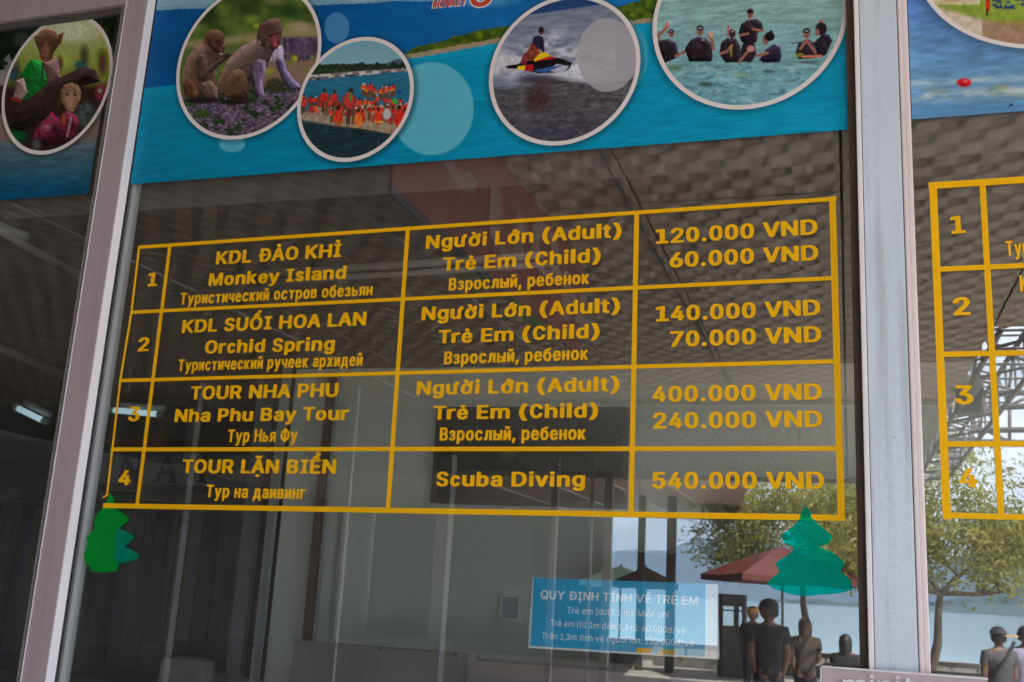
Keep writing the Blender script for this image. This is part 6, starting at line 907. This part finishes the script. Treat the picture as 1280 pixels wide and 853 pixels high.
# speaker box under the ceiling
q = M(1212, 492, 8.2); sb = empty('loudspeaker', tuple(q), label='small brown loudspeaker under the hall ceiling', cat='loudspeaker')
bm = bmesh.new(); box_bm(bm, q.x - .12, q.x + .12, q.y - .1, q.y + .1, q.z - .2, q.z + .17, bev=.02); link('cabinet', fin(bm, 'cabinet'), sb, mat('brown speaker', (.2, .17, .15), .6)); box('bracket', (q.x - .015, q.x + .015, q.y - .015, q.y + .015, q.z + .17, HC - .06), stl, sb); box('grille', (q.x - .1, q.x + .1, q.y + .1005, q.y + .108, q.z - .17, q.z + .14), dark, sb)
# hanging banner
bn = empty('hanging_banner', (-1.6, -5, HC), label='long red banner with white letters hanging from the hall ceiling', cat='banner')
redb = mat('red banner cloth', (.27, .075, .06), .7, .2, 3); blb = mat('dark blue banner hem', (.07, .08, .09), .7, .1); grb = mat('green banner hem', (.08, .2, .05), .7)
yb0, yb1 = -1.0, -3.9
box('cloth', (-1.605, -1.595, yb1, yb0, HC - .62, HC - .001), redb, bn); box('hem', (-1.606, -1.594, -2.5, yb0, HC - .66, HC - .6202), blb, bn); box('hem', (-1.606, -1.594, -3.3, -2.502, HC - .67, HC - .6202), grb, bn)
wl = mat('white banner letters', (.36, .24, .20), .7)
for i, chh in enumerate('CUON'):
    a, cs = GL['V' if chh in 'CUOND' else 'V', chh if ('V', chh) in GL else 'O']
    me = poly_curve([[(u / 1000 * .80, v / 1000 * .42) for u, v in p] for p in cs], .001)
    yy = yb0 - .35 - i * .68; zz = HC - .36 - .12 * (i % 2)
    def fn(v, yy=yy, zz=zz): return np.stack([-1.592 + v[:, 2], yy - v[:, 0], zz + v[:, 1]], -1)
    map_verts(me, fn); link('letter', me, bn, wl)
# hall columns
colm = mat('pale painted column', (.34, .32, .31), .5, .05, 3); cold = mat('backlit column tone', (.06, .05, .045), .6, .1)  # second colour: same columns seen backlit, their shade painted dark
def column(px, Y, wd, m, z1, lab):
    q = M(px, 757, Y); return box('hall_column', (q.x - wd / 2, q.x + wd / 2, q.y - wd / 2, q.y + wd / 2, 0.001, z1), m, label=lab, cat='column', group='columns of the waiting hall')
for px, Y, wd, m, z1, lab in ((213, 7.3, .10, colm, HC - .062, 'pale column mirrored behind the first column of the table'), (548, 13.4, .22, colm, HC - .03, 'pale column mirrored left of the notice'), (688, 13.4, .10, colm, HC - .03, 'slim pale column mirrored at the left edge of the notice'), (422, 7.6, .055, colm, HC - .062, 'very slim pale column mirrored over the grey partition'), (757, 16.0, .14, colm, HC - .06, 'pale column at the left edge of the mirrored bay view'), (800, 20, .14, cold, HC - .01, 'left of the two dark columns before the mirrored bay'), (838, 20, .18, cold, HC - .01, 'right of the two dark columns before the mirrored bay'), (331, 10, .09, cold, HC - .01, 'dark slim column mirrored by the door jamb'), (735, 13.6, .05, colm, HC - .03, 'thin pale pipe column mirrored over the notice')):
    column(px, Y, wd, m, z1, lab)
lw = mat('hall side wall', (.16, .15, .14), .8, .1, 1)
box('hall_side_wall', (-13.9, -13.7, -27, -.2, 0, HC + .1), lw, kind='structure')
xw = M(757, 757, 27).x; box('hall_end_wall', (-13.6, xw, -26.9, -26.75, 0, HC - .01), mat('dim hall end wall', (.07, .07, .065), .8, .1, 1), kind='structure')
# ------------------------------------------------------------------ mountains across the bay
def ridge(name, pts, dist, m, base=-3, seed=1, dep=900):
    bm = bmesh.new(); rows = []; P = []
    for (px, py) in pts:
        q = M(px, py, dist); P.append((q.x, q.z))
    xs = np.array([p[0] for p in P]); zs = np.array([p[1] for p in P]); gx = np.linspace(xs.min(), xs.max(), 160); gz = np.interp(gx, xs, zs)
    gz = gz + (nz(gx, gx * 0, (xs.max() - xs.min()) / 18, seed, 4) - .5) * 30
    for j in range(12):
        t = j / 11; row = []
        for i in range(160):
            nn = mnoise.fractal(Vector((gx[i] / 300, t * 4, seed)), 1, 2, 5) * 60 * (1 - t) * (t > 0)
            row.append(bm.verts.new((gx[i], -dist + (dep * t) * 1.0 + nn * 2, base + (gz[i] - base) * (1 - t) ** 1.1 + (nn if t < .95 else 0) * .5)))
        rows.append(row)
    for a, b in zip(rows, rows[1:]):
        for i in range(159): bm.faces.new((a[i], a[i + 1], b[i + 1], b[i]))
    o = link(name, fin(bm, name), None, m, smooth=True); o['kind'] = 'structure'; return o
mt = mat('haze blue forested mountain', MTC, .9, .12, .004)  # bluish base puts part of the distance haze into the forest colour
ridge('mountains', [(-400, 690), (400, 700), (700, 690), (767, 690), (790, 687), (838, 688), (850, 681), (862, 675), (871, 672), (882, 676), (892, 677.5), (905, 672), (925, 668), (960, 676), (1010, 690), (1080, 702), (1160, 706), (1220, 690), (1290, 684), (1400, 700), (1700, 690)], 4200, mt, seed=4)
ridge('hills', [(900, 762), (1000, 757), (1080, 752), (1160, 750), (1230, 744), (1290, 738), (1500, 752)], 3000, mat('near forested hill', MTC2, .9, .12, .01), seed=9, dep=400)
# ------------------------------------------------------------------ people
def person(name, loc, head_turn, H, shirt, skin, hair, trousers, cap=None, hairlen=0, arms=(0, 0), lean=0, label='', bagc=None, body=None, group='people waiting in the hall'):
    t = empty('person', tuple(loc), label=label, cat='person', group=group); L = Vector(loc); body = head_turn if body is None else body; ct, st = math.cos(body), math.sin(body)
    def P(x, y, z): return Vector((x * ct - y * st, x * st + y * ct, z)) * H
    def skin_body(nm, nodes, edges, m):
        me = bpy.data.meshes.new(nm); bm = bmesh.new(); ly = bm.verts.layers.skin.verify(); vs = []
        for i, (p, r) in enumerate(nodes):
            v = bm.verts.new(P(*p)); s = v[ly]; s.radius = (r[0] * H, r[1] * H) if isinstance(r, tuple) else (r * H, r * H); s.use_root = i == 0; vs.append(v)
        for a, b in edges: bm.edges.new((vs[a], vs[b]))
        bm.to_mesh(me); bm.free(); o = bpy.data.objects.new(nm, me); COL.objects.link(o)
        a_ = o.modifiers.new('s', 'SKIN'); a_.use_smooth_shade = True; b_ = o.modifiers.new('u', 'SUBSURF'); b_.levels = 2; b_.render_levels = 2
        dg = bpy.context.evaluated_depsgraph_get(); m2_ = bpy.data.meshes.new_from_object(o.evaluated_get(dg)); bpy.data.objects.remove(o)
        m2_.name = nm; q = link(nm, m2_, t, m, loc=(0, 0, 0), smooth=True); return q
    ln = lean
    sk = [((0, 0, .52), .066), ((0, 0, .60), (.070, .05)), ((0, .0, .70), (.080, .055)), ((0, ln * .5, .79), (.082, .052)), ((0, ln, .845), .034), ((0, ln * 1.2, .88), .034),
          ((-.10, ln * .6, .80), .040), ((.10, ln * .6, .80), .040)]
    ed = [(0, 1), (1, 2), (2, 3), (3, 4), (4, 5), (3, 6), (3, 7)]
    for s, a in ((-1, arms[0]), (1, arms[1])):
        k = len(sk); e = ((s * .125, ln * .4 + .03 * a, .64), (s * (.10 - .03 * a), .10 * a + .0, .52 + .10 * a), (s * (.095 - .04 * a), .13 * a + .01, .475 + .13 * a))
        sk += [(e[0], .027), (e[1], .021), (e[2], (.022, .014))]; ed += [(6 if s < 0 else 7, k), (k, k + 1), (k + 1, k + 2)]
        for f in range(4): sk.append(((e[2][0] + (f - 1.5) * .009, e[2][1] + .02 * max(a, .2), e[2][2] - .045 + .006 * abs(f - 1.5)), .0062)); ed.append((k + 2, len(sk) - 1))
        sk.append(((e[2][0] - s * .022, e[2][1] + .015, e[2][2] - .018), .0065)); ed.append((k + 2, len(sk) - 1))
    for s in (-1, 1):
        k = len(sk); sk += [((s * .05, 0, .49), .055), ((s * .055, .01, .28), .037), ((s * .06, -.01, .05), .024), ((s * .065, .06, .02), .022)]; ed += [(0, k), (k, k + 1), (k + 1, k + 2), (k + 2, k + 3)]
    skin_body('body', sk, ed, skin)
    # shirt: slightly larger torso with sleeves
    so2 = [((0, 0, .47), (.092, .074)), ((0, 0, .535), (.090, .072)), ((0, 0, .60), (.094, .070)), ((0, 0, .70), (.104, .074)), ((0, ln * .5, .785), (.096, .066)), ((0, ln * .8, .825), (.046, .042)), ((-.105, ln * .6, .795), .048), ((.105, ln * .6, .795), .048), ((-.122, ln * .5 + .015 * arms[0], .70), .038), ((.122, ln * .5 + .015 * arms[1], .70), .038)]
    skin_body('shirt', so2, [(0, 1), (1, 2), (2, 3), (3, 4), (4, 5), (4, 6), (4, 7), (6, 8), (7, 9)], shirt)
    tr = [((0, 0, .53), (.082, .066))]; te = []
    for s in (-1, 1): k = len(tr); tr += [((s * .05, 0, .47), .062), ((s * .055, .01, .28), .045), ((s * .06, -.01, .09), .034)]; te += [(0, k), (k, k + 1), (k + 1, k + 2)]
    skin_body('trousers', tr, te, trousers)
    # head
    hc_ = P(0, ln * 1.3, .93); HS = H; H = H * 1.12; bm = bmesh.new(); bmesh.ops.create_uvsphere(bm, u_segments=20, v_segments=14, radius=1)
    for v in bm.verts:
        c = v.co; jaw = 1 - .22 * max(0, -c.z); v.co = Vector((c.x * .048 * jaw, c.y * .058 * (jaw if c.y > 0 else 1) + .004, c.z * .066)) * H
        if c.y > .80 and abs(c.x) < .3 and -.25 < c.z < .2: v.co.y += .008 * H
    for v in bm.verts: v.co = Matrix.Rotation(head_turn, 3, 'Z') @ v.co + hc_
    hd = link('head', fin(bm, 'head'), t, skin, loc=(0, 0, 0), smooth=True)
    bm = bmesh.new()
    for s in (-1, 1):
        r = bmesh.ops.create_uvsphere(bm, u_segments=8, v_segments=6, radius=1)
        for v in r['verts']: v.co = Matrix.Rotation(head_turn, 3, 'Z') @ (Vector((v.co.x * .006 + s * .049, v.co.y * .012, v.co.z * .017)) * H) + hc_
    link('ears', fin(bm, 'ears'), t, skin, loc=(0, 0, 0), smooth=True)
    bm = bmesh.new(); bmesh.ops.create_uvsphere(bm, u_segments=26, v_segments=18, radius=1)
    kill = []
    for v in bm.verts:
        c = v.co.copy()
        if (c.y > .35 and c.z < .45) or (c.z < -.55 and not hairlen): kill.append(v); continue
        nse = (.93 if cap else 1) + .06 * mnoise.noise(c * 5)
        v.co = Vector((c.x * .054 * nse, c.y * .064 * nse - .002, c.z * .071 * nse - (hairlen * max(0, -c.z)) * .12)) * H
        v.co = Matrix.Rotation(head_turn, 3, 'Z') @ v.co + hc_
    bmesh.ops.delete(bm, geom=kill, context='VERTS'); link('hair', fin(bm, 'hair'), t, hair, loc=(0, 0, 0), smooth=True)
    if cap:
        bm = bmesh.new(); r = bmesh.ops.create_uvsphere(bm, u_segments=20, v_segments=12, radius=1); kl = [v for v in r['verts'] if v.co.z < .12]; bmesh.ops.delete(bm, geom=kl, context='VERTS')
        for v in bm.verts: v.co = Vector((v.co.x * .060, v.co.y * .068, v.co.z * .072 + .004)) * H
        for v in bm.verts: v.co = Matrix.Rotation(head_turn, 3, 'Z') @ v.co + hc_
        cp_ = link('cap', fin(bm, 'cap'), t, cap[0], loc=(0, 0, 0), smooth=True)
        bm = bmesh.new(); n = 12; top = []; bot = []
        for i in range(n + 1):
            a = math.pi * i / n; x = .055 * math.cos(a); y = .045 + .085 * math.sin(a)
            top.append((x, y, .016)); bot.append((x, y, .009))
        vt = [bm.verts.new(Vector(p) * H) for p in top]; vb = [bm.verts.new(Vector(p) * H) for p in bot]
        bm.faces.new(vt); bm.faces.new(vb[::-1])
        for i in range(n + 1): bm.faces.new((vt[i], vb[i], vb[(i + 1) % (n + 1)], vt[(i + 1) % (n + 1)]))
        for v in bm.verts: v.co = Matrix.Rotation(head_turn + cap[2], 3, 'Z') @ v.co + hc_
        link('visor', fin(bm, 'visor'), t, cap[1], loc=(0, 0, 0))
    if bagc: tube('bag_strap', [L + P(-.11, .0, .8), L + P(0, -.085, .68), L + P(.11, -.05, .55)], .012 * H, bagc, t, 6)
    return t
sk1 = mat('tan skin', (.22, .12, .08), .55, .05, 20); hb = mat('black hair', (.018, .015, .014), .5, .1, 30); hbr = mat('brown curly hair', (.10, .06, .035), .7, .3, 40, .6, 60)
dsh = mat('dark charcoal shirt', (.030, .030, .034), .8, .25, 7, .9, 9); gsh = mat('grey shirt', (.09, .085, .09), .8, .25, 7, .9, 9); lsh = mat('lavender shirt', (.42, .38, .55), .8, .25, 7, .9, 9); jn = mat('dark trousers', (.03, .035, .05), .8, .1); brs = mat('brown top', (.07, .055, .045), .8, .3, 7, .9, 9); orn = mat('orange straw', (.75, .30, .05), .7, .1); yl = mat('yellow visor', (.85, .42, .02), .5, .05)
def stand(px, pyhead, Y, H): q = M(px, pyhead, Y); return (q.x, q.y, q.z - H * .935)
def grounded(px, Y): q = M(px, 757, Y); return (q.x, q.y, 0.0)
person('person', grounded(961, 9.6), math.pi * .5, 1.555, dsh, sk1, hb, jn, cap=(dsh, dsh, 0), body=2.9, arms=(.1, .1), label='man in a dark shirt and cap facing the bay with his head turned')
person('person', grounded(941, 14.5), 0.3, 1.44, dsh, sk1, hb, jn, cap=(orn, orn, 0), body=.3, label='person in an orange hat half hidden by the man in the cap')
person('person', grounded(1006, 11.6), 2.9, 1.37, brs, sk1, hbr, jn, hairlen=1.4, arms=(.7, .2), label='person with long brown curly hair and brown top in the hall')
person('person', grounded(1056, 10.6), 3.4, 1.22, dsh, sk1, hb, jn, hairlen=.8, arms=(.3, .8), label='person in black beside the woman with brown curly hair')
person('person', grounded(1246, 10.6), 2.8, 1.40, gsh, sk1, hb, jn, cap=(mat('dark cap', (.04, .04, .045), .8), yl, 2.2), bagc=blackg, arms=(.5, .3), label='man in a grey shirt with a dark cap and yellow visor by the sea wall')
person('person', grounded(1279, 11.4), 3.3, 1.42, lsh, sk1, hb, jn, arms=(.2, .5), label='person in a lavender shirt beside the man in grey')
# ------------------------------------------------------------------ parasols, booth, wall, railing
def parasol(loc, R_, apex, rim, m, lab, rot=0, nr=4, group='parasols on the shore'):
    t = empty('parasol', loc, label=lab, cat='parasol', group=group); bm = bmesh.new(); n = nr * 6; c = bm.verts.new((0, 0, apex)); rings = []
    for j in range(1, 5):
        f = j / 4; rg = []
        for i in range(n):
            a = 2 * math.pi * i / n + rot; kk = (i % 6) / 6.0; k = math.cos(math.pi / nr) / math.cos((kk - .5) * 2 * math.pi / nr) 
            rg.append(bm.verts.new((math.cos(a) * R_ * f * k, math.sin(a) * R_ * f * k, apex + (rim - apex) * (f ** 1.08) - .03 * math.sin(math.pi * kk) * f)))
        rings.append(rg)
    for i in range(n): bm.faces.new((c, rings[0][i], rings[0][(i + 1) % n]))
    for a_, b_ in zip(rings, rings[1:]):
        for i in range(n): bm.faces.new((a_[i], b_[i], b_[(i + 1) % n], a_[(i + 1) % n]))
    vz = [bm.verts.new(v.co + Vector((0, 0, -.12))) for v in rings[-1]]
    for i in range(n): bm.faces.new((rings[-1][i], vz[i], vz[(i + 1) % n], rings[-1][(i + 1) % n]))
    link('canopy', fin(bm, 'canopy'), t, m, loc=(0, 0, 0))
    bm = bmesh.new(); tube_bm(bm, [(0, 0, -loc[2]), (0, 0, apex + .05)], .025, 8); link('pole', fin(bm, 'pole'), t, stl, loc=(0, 0, 0))
    for i in range(nr): a = 2 * math.pi * i / nr + rot; bm = bmesh.new(); tube_bm(bm, [(0, 0, apex - .04), (math.cos(a) * R_ * .98, math.sin(a) * R_ * .98, rim - .01)], .012, 5); link('rib', fin(bm, 'rib'), t, stl, loc=(0, 0, 0))
    bm = bmesh.new(); tube_bm(bm, [(0, 0, -loc[2] + .001), (0, 0, -loc[2] + .1)], .25, 14); link('base', fin(bm, 'base'), t, pave, loc=(0, 0, 0)); return t
pr = translucent('dark red parasol cloth', (.15, .030, .026), .10); pgn = translucent('mint parasol cloth', (.62, .88, .70), .5)
q = M(978, 757, 19.2); parasol((q.x, q.y, 0), 1.78, 2.60, 2.02, pr, 'dark red square parasol before the tree', rot=.35)
q = M(775, 757, 24); parasol((q.x, q.y, 0), 1.1, 2.20, 1.80, pgn, 'mint green parasol seen between the hall columns', rot=.2, nr=8)
q = M(806, 757, 22); parasol((q.x, q.y, 0), .8, 2.15, 1.80, mat('brown thatch', (.12, .08, .05), .9, .3, 12, .8, 30), 'small brown thatched parasol between the dark columns', rot=.2, nr=8)
bt = empty('booth', tuple(M(915, 757, 20)), label='small dark framed booth with windows before the bay', cat='booth')
q0, q1 = M(897, 742, 20), M(931, 742, 20); bz = q0.z
box('header', (q0.x, q1.x, q0.y - .5, q0.y, bz - .24, bz), dark, bt); box('lower_panel', (q0.x, q1.x, q0.y - .5, q0.y, 0, 1.0), dark, bt)
for xx in (q0.x + .03, (q0.x + q1.x) / 2 + .08, q1.x - .03): box('post', (xx - .03, xx + .03, q0.y - .5, q0.y + .001, 1.0, bz - .24), dark, bt)
box('rail', (q0.x, q1.x, q0.y - .03, q0.y + .002, 1.42, 1.46), dark, bt); box('rail', (q0.x, q1.x, q0.y - .03, q0.y + .002, 1.30, 1.33), dark, bt)
rw = empty('sea_railing', (0, -22, 0), label='dark low railing along the sea wall', cat='railing'); rz = M(1200, 829, 22).z
box('top_rail', (-9, 9, -22.06, -21.96, rz - .10, rz), dark, rw); box('kerb', (-9, 9, -22.1, -21.9, 0, .25), lw, rw)
for i in range(37): box('baluster', (-9 + i * .5 - .02, -9 + i * .5 + .02, -22.03, -21.99, .2501, rz - .101), dark, rw)
# ------------------------------------------------------------------ trees
def tree(loc, H, spread, seed, label, nleaf=9000, lsz=.085, lean=(0, 0), trunk_r=.11, dens=.62, clumps=()):
    rs = random.Random(seed); t = empty('shade_tree', loc, label=label, cat='tree', group='shore trees'); bm = bmesh.new(); tips = []
    def br(p, d, L, r, lv):
        pts = [p]; q = p.copy(); dd = d.copy(); ns = 4
        for i in range(ns):
            dd = (dd + Vector((rs.uniform(-.22, .22), rs.uniform(-.22, .22), rs.uniform(-.06, .16)))).normalized(); q = q + dd * (L / ns); pts.append(q.copy())
            if lv >= 2: tips.append((q.copy(), lv))
        tube_bm(bm, pts, [r * (1 - .5 * i / ns) for i in range(ns + 1)], 6 if lv > 1 else 9)
        if lv < 4:
            for k in range(rs.randint(3, 4) if lv else 5):
                a = rs.uniform(0, 6.28); j = rs.randint(2, ns) if lv else ns; up = rs.uniform(-.05, .75)
                nd = Vector((math.cos(a) * 1.0, math.sin(a) * 1.0, up)) if lv == 0 else (dd + Vector((math.cos(a) * .9, math.sin(a) * .9, rs.uniform(-.35, .5))))
                br(pts[j], nd.normalized(), L * rs.uniform(.55, .8), r * .5, lv + 1)
    br(Vector((0, 0, 0)), Vector((lean[0], lean[1], 1)).normalized(), H * .42, trunk_r, 0)
    link('trunk', fin(bm, 'trunk'), t, mat('grey brown bark', (.12, .095, .07), .9, .2, 8, .8, 30, stretch=(3, 3, .6)), loc=(0, 0, 0), smooth=True)
    V = []; Fc = []; nr = np.random.RandomState(seed)
    tp = [x for x in tips if rs.random() < dens]
    for (cx, cy, cz, ax, ay, az, k) in clumps:
        for _ in range(k):
            u = nr.normal(0, 1, 3); u /= np.linalg.norm(u); u *= nr.uniform(.3, 1) ** .5
            tp.append((Vector((cx + u[0] * ax, cy + u[1] * ay, cz + u[2] * az)), 3))
    per = max(1, nleaf // len(tp))
    for c, lv in tp:
        for _ in range(per):
            o = Vector(nr.normal(0, .16, 3) * spread); p = c + o; s = lsz * nr.uniform(.6, 1.3); a = Vector(nr.normal(0, 1, 3)).normalized(); a.z -= .35; a.normalize(); b = a.cross(Vector(nr.normal(0, 1, 3))).normalized() * .34
            n0 = len(V); V += [p - a * s * .5, p + b * s * .5 + a * s * .05, p + a * s * .6, p - b * s * .5 + a * s * .05]; Fc.append((n0, n0 + 1, n0 + 2, n0 + 3))
    me = bpy.data.meshes.new('crown'); me.from_pydata([tuple(v) for v in V], [], Fc); me.update()
    lf = LEAF; o = link('crown', me, t, lf, loc=(0, 0, 0)); return t
def leaf_mat():
    m = bpy.data.materials.new('leaf'); m.use_nodes = True; n = m.node_tree; b = n.nodes['Principled BSDF']; o = n.nodes['Material Output']
    t = n.nodes.new('ShaderNodeTexCoord'); z = n.nodes.new('ShaderNodeTexNoise'); z.inputs['Scale'].default_value = 2.2; z.inputs['Detail'].default_value = 6; n.links.new(t.outputs['Object'], z.inputs['Vector'])
    r = n.nodes.new('ShaderNodeValToRGB'); r.color_ramp.elements[0].position = .3; r.color_ramp.elements[0].color = (.13, .14, .03, 1); r.color_ramp.elements[1].position = .7; r.color_ramp.elements[1].color = (.40, .36, .10, 1); e = r.color_ramp.elements.new(.55); e.color = (.25, .25, .06, 1)
    n.links.new(z.outputs['Fac'], r.inputs[0]); n.links.new(r.outputs[0], b.inputs['Base Color']); b.inputs['Roughness'].default_value = .5
    tl = n.nodes.new('ShaderNodeBsdfTranslucent'); h = n.nodes.new('ShaderNodeHueSaturation'); h.inputs['Value'].default_value = 2.2; n.links.new(r.outputs[0], h.inputs['Color']); n.links.new(h.outputs[0], tl.inputs[0])
    x = n.nodes.new('ShaderNodeMixShader'); x.inputs[0].default_value = .42; n.links.new(b.outputs[0], x.inputs[1]); n.links.new(tl.outputs[0], x.inputs[2]); n.links.new(x.outputs[0], o.inputs[0]); return m
LEAF = leaf_mat()
q = M(1158, 757, 19.8); tree((q.x, q.y, -.001), 4.6, 1.25, 5, 'leafy shade tree mirrored in the right pane', nleaf=17000, lsz=.13, lean=(.06, 0), dens=.4, clumps=((.6, 0, 3.1, 1.5, 1.2, .75, 90), (1.3, .2, 2.3, .9, .8, .4, 36), (.2, .3, 4.2, 1.6, 1.2, .7, 90), (-.6, .1, 2.6, .5, .6, .6, 20)))
q = M(1010, 757, 22.5); tree((q.x, q.y, -.001), 4.8, 1.25, 11, 'leafy shade tree behind the red parasol', nleaf=19000, lsz=.13, dens=.4, clumps=((-1.4, 0, 3.0, 1.2, 1.0, .6, 60), (.2, 0, 3.6, 1.6, 1.1, .9, 110), (-.2, .2, 4.6, 1.7, 1.1, .5, 60), (1.0, .1, 2.5, 1.0, .8, .5, 40)))

# ------------------------------------------------------------------ sea haze
hm = bpy.data.materials.new('sea haze'); hm.use_nodes = True; n = hm.node_tree; n.nodes.clear(); o_ = n.nodes.new('ShaderNodeOutputMaterial'); pv = n.nodes.new('ShaderNodeVolumePrincipled')
pv.inputs['Color'].default_value = (.50, .70, 1, 1); pv.inputs['Density'].default_value = HZ; pv.inputs['Anisotropy'].default_value = .2; n.links.new(pv.outputs[0], o_.inputs['Volume'])
hz = box('haze', (-9000, 9000, -9000, 40, -3.2, 420), hm); hz['kind'] = 'stuff'
